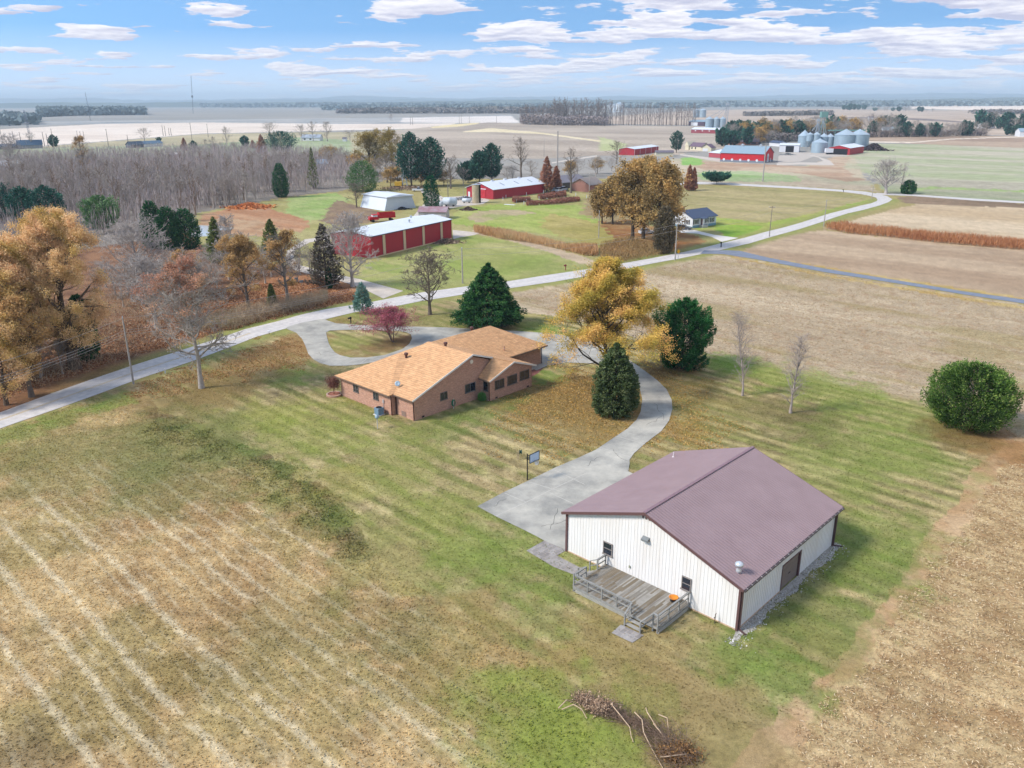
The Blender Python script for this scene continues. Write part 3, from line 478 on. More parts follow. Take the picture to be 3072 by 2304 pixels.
DRV_O = [(862,988),(889,999),(907,1018),(917,1040),(925,1062),(940,1079),(960,1090),(990,1098),(1040,1098),(1081,1094),(1135,1085),(1250,1065),(1420,1100),(1560,1090),(1610,1112),(1643,1097),(1700,1088),(1800,1092),(1860,1110),(1900,1140),(1920,1168),(1927,1200),(1922,1235),(1910,1260),(1882,1287),(1835,1318),(1788,1350),(1729,1377),(1669,1402),(1583,1444),(1511,1478),(1432,1520),(1489,1551),(1574,1592),(1618,1614.6),(1634,1624),(1702,1652),(2000,1470),(1885,1415),(1889,1390),(1888,1381),(1902,1361),(1937,1330),(1984,1294),(2007,1263),(2017,1228),(2015,1200),(2000,1169),(1972,1142),(1941,1118),(1895,1085),(1830,1045),(1760,1020),(1678,1005),(1623,999),(1533,992),(1442,988),(1334,983),(1225,980),(1081,976),(1008,970.5),(976,960),(990,955),(960,958),(900,970),(860,982)]
ISL = [(978,998),(981,1012),(986,1030),(994,1045),(1005,1058),(1019,1066),(1052,1073.6),(1102,1073),(1153,1066),(1207,1048),(1228,1032),(1236,1016),(1233,1004),(1218,997),(1190,993),(1153,991.5),(1045,990),(990,992)]
def concmat():
    m = M('driveway_concrete', '#82817c', var=.1, scale=.25, col2='#c2bdb0', rough=.9)
    return m
sheet('driveway', DRV_O, .05, concmat(), holes=[ISL])
jt = MB()
def seam(a, b, w=.06):
    p, q = P(*a)[:2], P(*b)[:2]; d = (q - p) / np.hypot(*(q - p)); n_ = np.array([-d[1], d[0]]) * w
    jt.poly([(*(p - n_), .056), (*(q - n_), .056), (*(q + n_), .056), (*(p + n_), .056)])
for a, b in [((912,1023),(979,1015)),((917,1038),(984,1029)),((923,1053),(991,1043)),((932,1069),(1001,1055)),((950,1084),(1015,1066)),((1000,1096),(1046,1074)),((1030,1096),(1070,1075)),((1080,1092),(1105,1074)),((1027,985),(1046,976)),((1920,1169),(1995,1168)),((1926,1200),(2012,1198)),((1888,1283),(1975,1302)),((1850,1310),(1935,1333)),((1800,1343),(1890,1372)),((1513,1480),(1578,1508)),((1578,1508),(1489,1549)),((1578,1508),(1665,1465)),((1586,1447),(1690,1478)),((1665,1412),(1755,1455)),((1650,1480),(1720,1512)),((1665,1465),(1760,1420))]: seam(a, b, .035)
tag(jt.build('driveway_joints', M('pale_joint', '#bfbab0', var=.1)), kind='structure')
jt = MB(); _r = random.Random(8)
for (u, v, du, dv) in [(1700,1560,-70,20),(1760,1400,60,-30),(1840,1350,50,30),(1960,1210,30,40),(1985,1250,-40,20),(1480,1520,50,-20),(1650,1590,30,-60),(940,1060,40,10),(1300,1030,90,-20),(1450,1020,60,20)]:
    for k in range(6): u2, v2 = u + du / 6 + _r.uniform(-7, 7), v + dv / 6 + _r.uniform(-5, 5); seam((u, v), (u2, v2), .018); u, v = u2, v2
tag(jt.build('driveway_cracks', M('dark_crack', '#4c4a47', var=0)), kind='structure')
sheet('pond_water', [(570,682),(600,676),(660,678),(700,684),(690,692),(640,690),(655,698),(632,708),(570,712)], .02, M('pond_water_surface', '#c8c2b4', rough=.05, var=0, spec=.8))
# hills on the horizon
def hills():
    V, Q = [], []; b = 0
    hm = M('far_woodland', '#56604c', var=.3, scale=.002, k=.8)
    for (Y, h0, h1, sd, x0, x1) in ((13500, 62, 35, 5, -12000, 12000), (8200, 44, 30, 9, -6500, 9000), (17500, 115, 60, 13, -15500, 15500)):
        n = 260; xs = np.linspace(x0, x1, n); t = fbm(xs / 1500, xs * 0, sd, 5) + .18 * fbm(xs / 120, xs * 0, sd + 3, 3); z = np.maximum(1, h0 + (t - .6) * 2.4 * h1) * sst(np.minimum(xs - x0, x1 - xs), 0, 1500)
        for k, (dy, f) in enumerate(((-900, 0), (-350, .8), (0, 1.0), (500, .7), (1200, 0))):
            V += [(x, Y + dy + 300 * math.sin(x / 2600 + sd), zz * f) for x, zz in zip(xs, z)]
        for k in range(4):
            for i in range(n - 1): a = b + k * n + i; Q.append((a, a + 1, a + n + 1, a + n))
        b += 5 * n
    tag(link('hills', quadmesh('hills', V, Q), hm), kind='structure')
hills()
# ---------------------------------------------------------------- trees
def segs_mesh(name, segs, ns=3):
    """tapered tubes from rows (x0,y0,z0,x1,y1,z1,r0,r1)"""
    A = np.asarray(segs, float); p0, p1, r0, r1 = A[:, 0:3], A[:, 3:6], A[:, 6], A[:, 7]
    d = p1 - p0; d /= np.maximum(np.linalg.norm(d, axis=1, keepdims=True), 1e-6)
    h = np.where(np.abs(d[:, 2:3]) > .9, np.array([[1., 0, 0]]), np.array([[0, 0, 1.]])); x = np.cross(d, h); x /= np.linalg.norm(x, axis=1, keepdims=True); y = np.cross(d, x)
    V = []
    for p, r in ((p0, r0), (p1, r1)):
        for i in range(ns):
            t = 2 * math.pi * i / ns; V.append(p + (x * math.cos(t) + y * math.sin(t)) * r[:, None])
    V = np.stack(V, 1); n = len(A); base = (np.arange(n) * 2 * ns)[:, None]
    Q = np.concatenate([np.concatenate([base + i, base + (i + 1) % ns, base + ns + (i + 1) % ns, base + ns + i], 1) for i in range(ns)], 0)
    return V.reshape(-1, 3), Q
def leaf_arrays(C, D, U, ln, wd):
    """kite quads: centre C, long axis D, side axis U"""
    D = D / np.linalg.norm(D, axis=1, keepdims=True); U = np.cross(D, U); U /= np.maximum(np.linalg.norm(U, axis=1, keepdims=True), 1e-6)
    ln = np.asarray(ln).reshape(-1, 1) * .5; wd = np.asarray(wd).reshape(-1, 1) * .5
    V = np.stack([C - D * ln, C + U * wd - D * ln * .1, C + D * ln, C - U * wd - D * ln * .1], 1)
    return V.reshape(-1, 3), np.arange(len(C) * 4).reshape(-1, 4)
def rdir(rng, n): v = rng.normal(size=(n, 3)); return v / np.linalg.norm(v, axis=1, keepdims=True)
def skeleton(rng, H, R, base=.2, form='oval', nl=12, lev=3, wig=.25, up=.06, r0=None, ang=(35, 65), sub=(4, 5, 4), multi=1, lean=0.0, lfac=.55, twr=.012):
    segs = []; tips = []; r0 = r0 or H * .02
    def env(h):
        h = min(max(h, 0), 1)
        if form == 'oval': return math.sin(math.pi * min(1, .12 + .88 * h)) ** .6 if h > 0 else .5
        if form == 'vase': return .35 + .65 * math.sin(math.pi * min(.95, .25 + h * .65))
        if form == 'round': return math.sqrt(max(0, 1 - (2 * h - .85) ** 2 / 1.5))
        if form == 'cone': return max(.12, 1 - h * .9)
        if form == 'pyr': return max(.22, 1.05 * (1 - h) ** .68) * (1 if h > .1 else .8)
        if form == 'slim': return .6 + .4 * math.sin(math.pi * h)
        if form == 'umb': return .6 + .4 * h
    def grow(p, d, Ln, r, l):
        n = 3 if l >= lev else (5 if l < 2 else 4)
        if l >= lev and l >= 3: n = 2
        st = Ln / n; pts = [p]
        for i in range(n):
            d = d + rng.normal(size=3) * wig * (.7 if l < 2 else 1) ; d[2] += up * (1.5 if l < 2 else 1); d = d / np.linalg.norm(d)
            q = p + d * st; ra = r * (1 - i / n * .65); rb = r * (1 - (i + 1) / n * .65)
            segs.append((*p, *q, ra, rb, l)); p = q; pts.append(p)
            if l < lev and (i >= 1 or l == 0):
                for _ in range(max(1, int(round(sub[min(l, len(sub) - 1)] / (n - 1) + rng.random() - .5)))):
                    ph = rng.random() * 2 * math.pi; a = math.radians(rng.uniform(28, 62)); o = np.cross(d, rdir(rng, 1)[0]); o /= np.linalg.norm(o)
                    nd_ = d * math.cos(a) + o * math.sin(a)
                    grow(p - d * st * rng.random() * .8, nd_, Ln * lfac * rng.uniform(.75, 1.2) * (1 - .35 * i / n), max(twr, rb * .5), l + 1)
        if l >= lev - 1: tips.append((*p, l))
        if l >= lev:
            for q in pts[1:-1]: tips.append((*q, l))
    for m in range(multi):
        th = rng.random() * 6.28 if multi > 1 else 0; sp = 0.0 if multi == 1 else .28
        d = np.array([sp * math.cos(th) + lean, sp * math.sin(th), 1.0]); p = np.array([0., 0, 0]) if multi == 1 else np.array([.02 * H * math.cos(th), .02 * H * math.sin(th), 0]); n = 8; d0 = d / np.linalg.norm(d); tr = r0 if multi == 1 else r0 * .65
        tp = []
        for i in range(n):
            f = (i + 1) / n; dd = d / np.linalg.norm(d); q = p + dd * (H * .93 / n); d = dd * .8 + d0 * .2 + rng.normal(size=3) * .035; d[2] = abs(d[2]) + .03 * multi
            segs.append((*p, *q, tr * (1 - (i / n) * .86) * (1.35 if i == 0 else 1), tr * (1 - f * .86), 0)); p = q; tp.append((q.copy(), f))
        for k in range(max(4, nl // multi)):
            f = base + (1 - base) * ((k + rng.random()) / max(4, nl // multi)) ** .85; f = min(f, .97)
            i = min(n - 1, int(f * n)); a0 = tp[i - 1][0] if i > 0 else np.zeros(3); q = a0 + (tp[i][0] - a0) * (f * n - i)
            ph = k * 2.4 + rng.random() * .8; hh = (f - base) / (1 - base); an = math.radians(rng.uniform(*ang)) * (1 - .45 * hh)
            if form in ('cone', 'umb'): an = math.radians(rng.uniform(70, 88))
            d2 = np.array([math.sin(an) * math.cos(ph), math.sin(an) * math.sin(ph), math.cos(an)])
            grow(q, d2, R * env(hh) * rng.uniform(.75, 1.1) * 1.05, tr * (1 - f * .8) * .6, 1)
    return np.array(segs), np.array(tips)
BARKS = {}
def bark(c, k=KA):
    if c not in BARKS: BARKS[c] = M('bark_' + c.strip('#'), c, var=.25, scale=3, rough=.95, k=k, spec=.1)
    return BARKS[c]
LM = {}
def lmat(cols, trans=.2):
    key = tuple(cols)
    if key not in LM: LM[key] = leafmat('foliage_' + str(len(LM)), cols, trans)
    return LM[key]
def clumpvar(rng, C, sc, s=0):
    v = fbm(C[:, 0] / sc + 50, C[:, 1] / sc + C[:, 2] / sc * .7 + 50, s, 3); return np.clip(sst(v, .25, .75) * .75 + rng.random(len(C)) * .3 - .02, 0, 1)
def make_decid(seed, H, R, cols=None, barkc='#857a70', leaves=8, lsize=.22, spread=.26, hi=True, cover=1.0, top=None, **k):
    """returns [(part, mesh, material)]"""
    rng = np.random.default_rng(seed); k.setdefault('lev', 4 if hi else 3)
    s, tips = skeleton(rng, H, R, **k); out = []
    big = s[s[:, 8] <= 0]; rest = s[s[:, 8] > 0]
    V, Q = segs_mesh('trunk', big, 8 if hi else 5); out.append(('trunk', quadmesh('trunk', V, Q, smooth=True), bark(barkc)))
    V, Q = segs_mesh('limbs', rest, 4 if hi else 3); me_l = (V, Q)
    if leaves and cols:
        T = tips[:, :3]; 
        if top is not None: T = T[T[:, 2] + rng.normal(size=len(T)) * H * .06 > H * top]
        if cover < 1: 
            cl = fbm(T[:, 0] / (H * .12) + 9, T[:, 1] / (H * .12) + T[:, 2] / (H * .1), seed % 50, 3); T = T[cl > np.quantile(cl, 1 - cover)]
        C = np.repeat(T, leaves, 0); C = C + rng.normal(size=C.shape) * max(spread, lsize * 1.1); n = len(C)
        Vl, Ql = leaf_arrays(C, rdir(rng, n), rdir(rng, n), lsize * rng.uniform(.7, 1.3, n), lsize * rng.uniform(.5, .9, n))
        out.append(('limbs', quadmesh('limbs', *me_l), bark(barkc)))
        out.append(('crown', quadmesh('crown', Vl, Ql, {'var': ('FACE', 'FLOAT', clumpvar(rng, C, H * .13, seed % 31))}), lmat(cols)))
    else: out.append(('crown', quadmesh('crown', *me_l), bark(barkc)))
    return out
def make_conifer(seed, H, R, cols, n=9000, form='spruce', size=.35, barkc='#5d5048', low=.04, lumps=9):
    rng = np.random.default_rng(seed); out = []
    V, Q = segs_mesh('trunk', [(0, 0, 0, 0, 0, H * .5, H * .018, H * .012), (0, 0, H * .5, 0, 0, H * .97, H * .012, H * .003)], 7); out.append(('trunk', quadmesh('trunk', V, Q, smooth=True), bark(barkc)))
    def prof(h):
        if form == 'spruce': return (1 - h) ** .8 * np.clip(.55 + h * 6, 0, 1)
        if form == 'dome': return np.clip((1 - h) * 1.9, 0, 1) ** .62 * np.clip(.8 + h * 2, 0, 1)
        if form == 'pine': return np.clip(np.sin(np.pi * (.16 + .84 * h)) ** .7, .02, 1)
        if form == 'cedar': return np.sin(np.pi * np.clip(.12 + .86 * h, 0, 1)) ** .45 * (1 - .35 * h)
        if form == 'ball': return np.sqrt(np.clip(1 - ((h - .40) / .60) ** 2, 0, 1))
        if form == 'cone': return (1 - h) ** .65 * np.clip(.5 + h * 5, 0, 1)
    nb = int(dict(spruce=34, cone=26, dome=30, pine=17, cedar=30, ball=52).get(form) * max(4, H * .85)) if n > 5000 else int(n / 26)
    hb = (np.arange(nb) + rng.random(nb)) / nb
    if form == 'ball': hb = hb ** .9
    tier = {'spruce': .35, 'pine': .5, 'dome': .55}.get(form, .15); nt = max(6, int(H * 1.15)); hb = hb * (1 - tier) + tier * (np.round(hb * nt) / nt)
    pb = np.arange(nb) * 2.39996 + rng.random(nb) * .5; rb = prof(np.clip(hb, .0, .985)) * rng.normal(1, {'pine': .17, 'cone': .12, 'cedar': .07, 'ball': .05, 'dome': .08, 'spruce': .11}[form], nb)
    rb *= 1 + .25 * (fbm(pb * 1.3 + 4, hb * 5, seed % 60, 3) - .5) * (1.8 if form == 'pine' else 1)
    rb = np.clip(rb, .05, 1.25); bi = rng.choice(nb, n, p=(rb + .12) / (rb + .12).sum()); t_ = rng.random(n) ** .5
    t_ = .22 + .78 * t_; Lb = R * rb[bi]; fan = {'cedar': .15, 'ball': .085, 'dome': .12, 'pine': .15}.get(form, .18) * Lb * (1.25 - t_) + .10
    rise = {'spruce': -.16, 'cone': .25, 'dome': .05, 'pine': .30, 'cedar': .9, 'ball': .55}[form] * (1 if form != 'ball' else 1)
    cu = {'spruce': .10, 'pine': .22, 'ball': .0}.get(form, .0)
    ph = pb[bi]; rad = Lb * t_; lat = rng.normal(size=n) * fan; zb = H * (low + (1 - low) * hb[bi])
    z = zb + (rad - Lb * .8) * rise + cu * Lb * t_ ** 3 + rng.normal(size=n) * (.10 + .05 * Lb) * (.7 if form == 'spruce' else 1.0)
    x = rad * np.cos(ph) - lat * np.sin(ph); y = rad * np.sin(ph) + lat * np.cos(ph); o = np.stack([np.cos(ph), np.sin(ph), np.zeros(n)], 1)
    upv = {'spruce': -.2, 'cone': .5, 'dome': .2, 'pine': .6, 'cedar': 1.2, 'ball': .9}[form]
    D = o + np.array([0, 0, 1.]) * upv + rng.normal(size=(n, 3)) * .5
    z = np.where(z < .12, rng.uniform(.08, .5, n), z); C = np.stack([x, y, z], 1)
    Vl, Ql = leaf_arrays(C, D, rdir(rng, n) * .7 + np.array([0, 0, .4]), size * rng.uniform(.7, 1.4, n), size * rng.uniform(.3, .6, n))
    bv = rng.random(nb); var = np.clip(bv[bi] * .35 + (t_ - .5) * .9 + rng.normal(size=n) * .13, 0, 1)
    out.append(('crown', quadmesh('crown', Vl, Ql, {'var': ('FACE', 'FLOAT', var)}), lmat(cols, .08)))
    if form in ('pine', 'ball'):
        ss = []
        for i in range(26):
            a = rng.random() * 6.28; hh = rng.uniform(.06, .85); L_ = R * float(prof(np.array([hh]))[0]) * .8; z0 = H * hh * .8
            ss.append((0, 0, z0, L_ * math.cos(a), L_ * math.sin(a), z0 + L_ * .35, H * .007, H * .002))
        V, Q = segs_mesh('limbs', ss, 4); out.insert(1, ('limbs', quadmesh('limbs', V, Q), bark('#7d736a')))
    return out
CACHE = {}
def place(parts, name, label, cat, loc, rz=0.0, sc=(1, 1, 1), group=None):
    r = empty(name, loc, rz, label, cat, group); r.scale = sc
    for pn, me, m in parts: link(pn, me, m, r)
    return r
def tree_at(kind, u, vb, vt, wpx, label, name=None, cat='tree', group=None, seed=1, lo=False, rz=None, **k):
    p = P(u, vb); H = hgt(vt, p); W = wpx * mpp(p) / 2
    fn, kw = KINDS[kind]; kw = {**kw, **k}
    H0 = 10.0 if lo else H; ratio = max(.12, W / max(H, .1)); R0 = H0 * (round(ratio * 6) / 6 if lo else ratio); R0 = max(R0, .12 * H0)
    key = (kind, seed, round(H0, 2), round(R0, 2), str(sorted(k.items())))
    if key not in CACHE:
        parts = fn(seed, H0, R0, **kw)
        # measure so the crown really spans the surveyed width
        ext = max(_ext(me) for pn, me, _ in parts if pn != 'trunk')
        top = max(_top(me) for _, me, _ in parts); CACHE[key] = (parts, ext, top)
    parts, ext, top = CACHE[key]
    return place(parts, name or KNAME[kind], label, cat, p, (seed * 1.7 + u) % 6.28 if rz is None else rz, (W / ext, W / ext, H / top), group)
def _ext(me):
    a = np.empty(len(me.vertices) * 3, np.float32); me.vertices.foreach_get('co', a); a = a.reshape(-1, 3); return float(np.quantile(np.hypot(a[:, 0], a[:, 1]), .965))
def _top(me):
    a = np.empty(len(me.vertices) * 3, np.float32); me.vertices.foreach_get('co', a); return float(a[2::3].max())
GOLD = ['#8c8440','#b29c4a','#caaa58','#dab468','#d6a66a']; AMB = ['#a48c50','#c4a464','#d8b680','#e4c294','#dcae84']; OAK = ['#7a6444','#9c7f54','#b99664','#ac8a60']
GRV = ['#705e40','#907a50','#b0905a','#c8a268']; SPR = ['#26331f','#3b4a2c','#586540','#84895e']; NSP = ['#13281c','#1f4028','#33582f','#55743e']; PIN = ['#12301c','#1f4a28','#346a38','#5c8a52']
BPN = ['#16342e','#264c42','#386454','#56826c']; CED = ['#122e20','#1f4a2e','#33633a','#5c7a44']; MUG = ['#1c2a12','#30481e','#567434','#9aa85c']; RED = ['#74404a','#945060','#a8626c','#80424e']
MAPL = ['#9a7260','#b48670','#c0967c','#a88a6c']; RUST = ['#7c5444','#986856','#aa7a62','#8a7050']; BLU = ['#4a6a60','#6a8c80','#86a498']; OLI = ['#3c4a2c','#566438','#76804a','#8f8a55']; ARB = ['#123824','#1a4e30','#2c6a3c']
KINDS = {
 'gold': (make_decid, dict(cols=GOLD, barkc='#4d4840', base=.10, form='pyr', nl=44, r0=.30, leaves=22, lsize=.16, spread=.30, wig=.15, up=.10, ang=(50, 80), cover=.58, sub=(4,6,5))),
 'amber': (make_decid, dict(cols=AMB, barkc='#6a5d50', base=.10, form='round', nl=34, leaves=30, lsize=.18, spread=.34, wig=.22, up=.05, cover=.84)),
 'oak': (make_decid, dict(cols=OAK, barkc='#6a6058', base=.2, form='oval', nl=24, leaves=9, lsize=.2, cover=.6, lev=4)),
 'oakthin': (make_decid, dict(cols=OAK, barkc='#7a736c', base=.2, form='oval', nl=24, leaves=4, lsize=.26, cover=.35, twr=.02, lev=4)),
 'grove': (make_decid, dict(cols=GRV, barkc='#4c4238', base=.16, form='vase', nl=26, leaves=7, lsize=.5, hi=False, lev=3, cover=.85, sub=(5, 6, 5))),
 'bare': (make_decid, dict(barkc='#b0a8a2', base=.14, form='round', nl=26, leaves=0, lev=4, wig=.2, twr=.03, sub=(6, 6, 5), ang=(35, 62))),
 'bare_dark': (make_decid, dict(barkc='#74695e', base=.18, form='round', nl=22, leaves=0, lev=4, wig=.28, twr=.03, sub=(6, 5, 5))),
 'bare_slim': (make_decid, dict(barkc='#a2968e', base=.12, form='slim', nl=34, leaves=0, lev=3, ang=(20, 40), up=.09, wig=.10, twr=.010, r0=.09, sub=(7, 6, 4), lfac=.6)),
 'bare_far': (make_decid, dict(barkc='#a59b92', base=.15, form='oval', nl=20, leaves=0, hi=False, lev=3, sub=(4, 5, 4), twr=.035)),
 'bare_row': (make_decid, dict(barkc='#b0a69c', base=.25, form='slim', nl=18, leaves=0, hi=False, lev=3, ang=(25, 45), twr=.045)),
 'bare_tiny': (make_decid, dict(barkc='#a2989a', base=.2, form='slim', nl=9, leaves=0, hi=False, lev=2, ang=(25, 45), twr=.06, sub=(4, 5))),
 'brown_far': (make_decid, dict(cols=GRV, barkc='#5f544a', base=.2, form='round', nl=10, leaves=5, lsize=.5, hi=False, lev=3)),
 'maple': (make_decid, dict(cols=MAPL, barkc='#a39b92', base=.13, form='oval', nl=44, leaves=6, lsize=.18, lev=4, top=.50, cover=.26, wig=.27, twr=.028, r0=.34, sub=(5, 6, 5), ang=(45, 88))),
 'redbud': (make_decid, dict(cols=RED, barkc='#7a6a62', base=.12, form='vase', nl=30, multi=5, leaves=6, lsize=.18, lev=3, up=.08, top=.42, ang=(30, 55), sub=(5, 6, 6), cover=.85)),
 'spruce': (make_conifer, dict(cols=SPR, n=40000, form='dome', size=.26)),
 'nspruce': (make_conifer, dict(cols=NSP, n=36000, form='spruce', size=.34)),
 'pine': (make_conifer, dict(cols=PIN, n=40000, form='pine', size=.28, low=.03)),
 'ball': (make_conifer, dict(cols=MUG, n=42000, form='ball', size=.24, low=.08, lumps=7)),
 'bpine': (make_conifer, dict(cols=BPN, n=6000, form='pine', size=.9, low=.16)),
 'cedar': (make_conifer, dict(cols=CED, n=7000, form='cedar', size=.45, low=.03)),
 'olive': (make_conifer, dict(cols=OLI, n=6000, form='cone', size=.45)),
 'arbor': (make_conifer, dict(cols=ARB, n=6000, form='cedar', size=.4, low=.0)),
 'rust': (make_conifer, dict(cols=RUST, n=3600, form='cone', size=.7, low=.06)),
 'blue': (make_conifer, dict(cols=BLU, n=3500, form='cone', size=.32, low=.12)),
 'evfar': (make_conifer, dict(cols=BPN, n=1500, form='pine', size=1.3, low=.1)),
}
KNAME = {'gold': 'shade_tree', 'amber': 'shade_tree', 'oak': 'oak_tree', 'oakthin': 'oak_tree', 'grove': 'shade_tree', 'bare': 'bare_tree', 'bare_dark': 'bare_tree', 'bare_slim': 'bare_tree', 'bare_far': 'bare_tree', 'bare_row': 'bare_tree',
 'bare_tiny': (make_decid, dict(barkc='#a2989a', base=.2, form='slim', nl=9, leaves=0, hi=False, lev=2, ang=(25, 45), twr=.06, sub=(4, 5))),
 'brown_far': 'shade_tree', 'maple': 'maple_tree', 'redbud': 'ornamental_tree', 'spruce': 'spruce_tree', 'nspruce': 'spruce_tree', 'pine': 'pine_tree', 'ball': 'round_pine', 'bpine': 'pine_tree', 'cedar': 'cedar_tree', 'olive': 'cedar_tree',
 'arbor': 'arborvitae', 'rust': 'cypress_tree', 'blue': 'spruce_tree', 'evfar': 'evergreen_tree'}
T = tree_at
T('gold', 1815, 1142, 762, 365, 'tall golden autumn tree beside the brick house and drive', seed=21, rz=1.0)
T('spruce', 1843, 1243, 1026, 132, 'dense grey green spruce in front of the golden tree', seed=3)
T('pine', 2045, 1106, 888, 176, 'bright dark green pine right of the golden tree', seed=5)
T('bare_slim', 2227, 1187, 926, 100, 'leafless young tree nearer the pine, left of two on the lawn', seed=6, group='young bare trees on the back lawn')
T('bare_slim', 2371, 1239, 999, 84, 'leafless young tree nearer the barn, right of two on the lawn', seed=7, group='young bare trees on the back lawn')
T('ball', 2900, 1280, 1080, 236, 'big round bushy pine at the lawn corner by the stubble', seed=8)
T('nspruce', 1467, 978, 785, 198, 'broad dark green spruce behind the house garage wing', seed=9)
T('bare_dark', 1290, 944, 738, 172, 'leafless walnut tree beside the dark spruce by the road', seed=10)
T('redbud', 1180, 1026, 908, 180, 'low maroon leaved tree spreading over the drive island', seed=12)
T('blue', 1089, 940, 845, 60, 'small blue green spruce beside the road and mailbox', seed=13)
T('maple', 605, 1164, 717, 305, 'big half bare tree with red upper leaves by the road', seed=14, base=.24)
T('amber', 225, 1105, 612, 305, 'largest orange yellow tree above the wood edge', seed=15, r0=.75)
T('amber', 60, 1125, 690, 250, 'orange yellow tree at the left edge of the picture', seed=16)
T('amber', -110, 1150, 670, 260, 'orange tree half out of frame at left', seed=17)
T('oak', 95, 1190, 880, 130, 'low brown leaved tree below the big orange tree', seed=37)
T('cedar', 262, 1078, 880, 84, 'dark evergreen under the largest orange tree', seed=18)
T('bare', 425, 900, 640, 215, 'silver grey leafless tree right of the orange tree', seed=19)
T('bare', 470, 985, 760, 150, 'low silver grey leafless tree left of the half bare red tree', seed=75)
T('amber', 20, 1215, 930, 190, 'low tan leaved tree at the wood edge by the left picture border', seed=76, leaves=12, cover=.6)
T('cedar', 467, 745, 598, 72, 'rounded green cedar, left of three above the red leaved tree', seed=20)
T('cedar', 512, 748, 616, 76, 'dark cedar in the middle of three beside the pond', seed=21)
T('cedar', 562, 745, 622, 84, 'dark cedar nearest the pond', seed=22)
T('bpine', 5, 670, 540, 90, 'dark pine with bare lower trunk at the left picture edge', seed=23, n=7000, size=.6)
T('bpine', 82, 690, 556, 92, 'dark green pine behind the orange tree, left of a pair', seed=24, n=7000, size=.6)
T('bpine', 152, 690, 551, 100, 'dark green pine behind the orange tree, right of a pair', seed=25, n=7000, size=.6)
T('bpine', 312, 700, 582, 112, 'pale green rounded pine behind the wood edge', seed=26, cols=['#3c5a38','#55784a','#7a9462'], n=7000, size=.6)
T('oak', 748, 939, 693, 140, 'rust leaved oak on the roadside leaf litter', seed=27)
T('oakthin', 864, 909, 684, 130, 'nearly bare oak with grey trunk by the two sign boards', seed=28)
T('olive', 655, 790, 648, 64, 'pointed dark cedar beside the pond behind the rust oak', seed=29)
T('olive', 820, 775, 654, 66, 'olive cedar showing above the nearly bare oak', seed=30)
T('olive', 818, 921, 850, 30, 'small slim cedar between the two roadside oaks', seed=31)
T('olive', 980, 862, 668, 96, 'brown tangled cedar left of the silver leafless tree', seed=32, cols=['#3a352f','#5a524a','#6a6258','#4a5a34'])
T('arbor', 989, 866, 798, 20, 'slim green cedar at the foot of the brown cedar', seed=33)
T('bare', 1058, 860, 624, 172, 'silver leafless tree in front of the large red shed', seed=34)
T('oakthin', 560, 900, 740, 110, 'thin brown tree behind the red leaved roadside tree', seed=35)
T('bare', 690, 830, 640, 90, 'grey leafless tree between the pond cedars and rust oak', seed=36)
T('arbor', 1295, 628, 523, 50, 'egg shaped dark green arborvitae by the farm sheds', seed=38)
T('bpine', 1235, 562, 392, 78, 'tallest blue green pine behind the farm yard', seed=39, n=7000)
T('bpine', 1295, 560, 408, 84, 'second blue green pine right of the tallest one', seed=40, n=7000)
T('bpine', 1404, 548, 480, 62, 'low teal pine, leftmost by the long red shed', seed=41)
T('bpine', 1438, 550, 448, 60, 'middle teal pine above the long red shed', seed=42)
T('bpine', 1476, 548, 425, 62, 'tall teal pine at the left end of the long red shed', seed=43)
T('bare_dark', 1352, 566, 462, 80, 'grey leafless tree between the two pine clumps', seed=44, lo=False, lev=3)
T('bare_dark', 1300, 556, 484, 52, 'small leafless tree in front of the blue green pines', seed=45, lev=3)
T('bare_dark', 1563, 534, 404, 78, 'tall leafless tree behind the long red shed', seed=46, lev=3)
T('rust', 1640, 576, 466, 46, 'taller rust coloured cypress at the end of the long red shed', seed=47)
T('rust', 1668, 572, 496, 34, 'shorter rust coloured cypress beside the parked white cars', seed=48)
T('bare_dark', 1712, 579, 438, 74, 'leafless tree behind the parked white cars', seed=49, lev=3)
T('bare_dark', 1850, 492, 416, 66, 'leafless tree left of the red machine shed', seed=50, lev=3)
g = 'brown autumn trees in the grove by the small white house'
for i, (u, vb, vt, wd, d) in enumerate([(1897,722,464,128,'with pale double trunk at the grove front'),(1930,716,461,120,'in the middle of the grove by the white house'),(1975,748,466,140,'with dark ivy trunk nearest the white house'),(1837,673,520,92,'behind the grove, second from its left end'),(1806,671,548,70,'at the left end of the grove by a utility pole'),(2005,705,480,90,'reaching over the white house roof')]):
    T('grove', u, vb, vt, wd, 'brown leaved tree ' + d, seed=51 + i, group=g)
T('cedar', 1990, 760, 612, 66, 'dark ivy covered stump mass right of the grove', seed=58, cols=['#4e483a','#665c48','#7c7058'], cat='tree')
T('rust', 2066, 572, 492, 30, 'rust cypress behind the right side of the grove', seed=59); T('rust', 2080, 572, 500, 24, 'narrow rust cypress at the right of its pair', seed=60)
T('bpine', 2150, 553, 510, 78, 'flat topped dark conifer beside the upper road', seed=61, low=.35)
T('bpine', 2029, 458, 390, 40, 'dark conifer between the red machine shed and yellow house', seed=62, n=3500)
T('bare', 2657, 582, 470, 106, 'broad leafless oak at the road bend', seed=63, lev=4, r0=.5)
T('bare_slim', 2702, 578, 486, 16, 'narrow dead tree right of the leafless oak', seed=64)
T('cedar', 2723, 582, 538, 44, 'round evergreen beside the straight road', seed=65, n=4000)
T('cedar', 1090, 575, 478, 92, 'green and brown pine left of the white tapered shed', seed=66, cols=['#2f4a2a','#3f6a34','#5c7a4a','#6a5a4a'], n=9000)
T('grove', 1110, 520, 380, 96, 'olive gold oak, left of a pair beyond the farm', seed=67, cols=['#6a5c34','#8a7a42','#a0884c'])
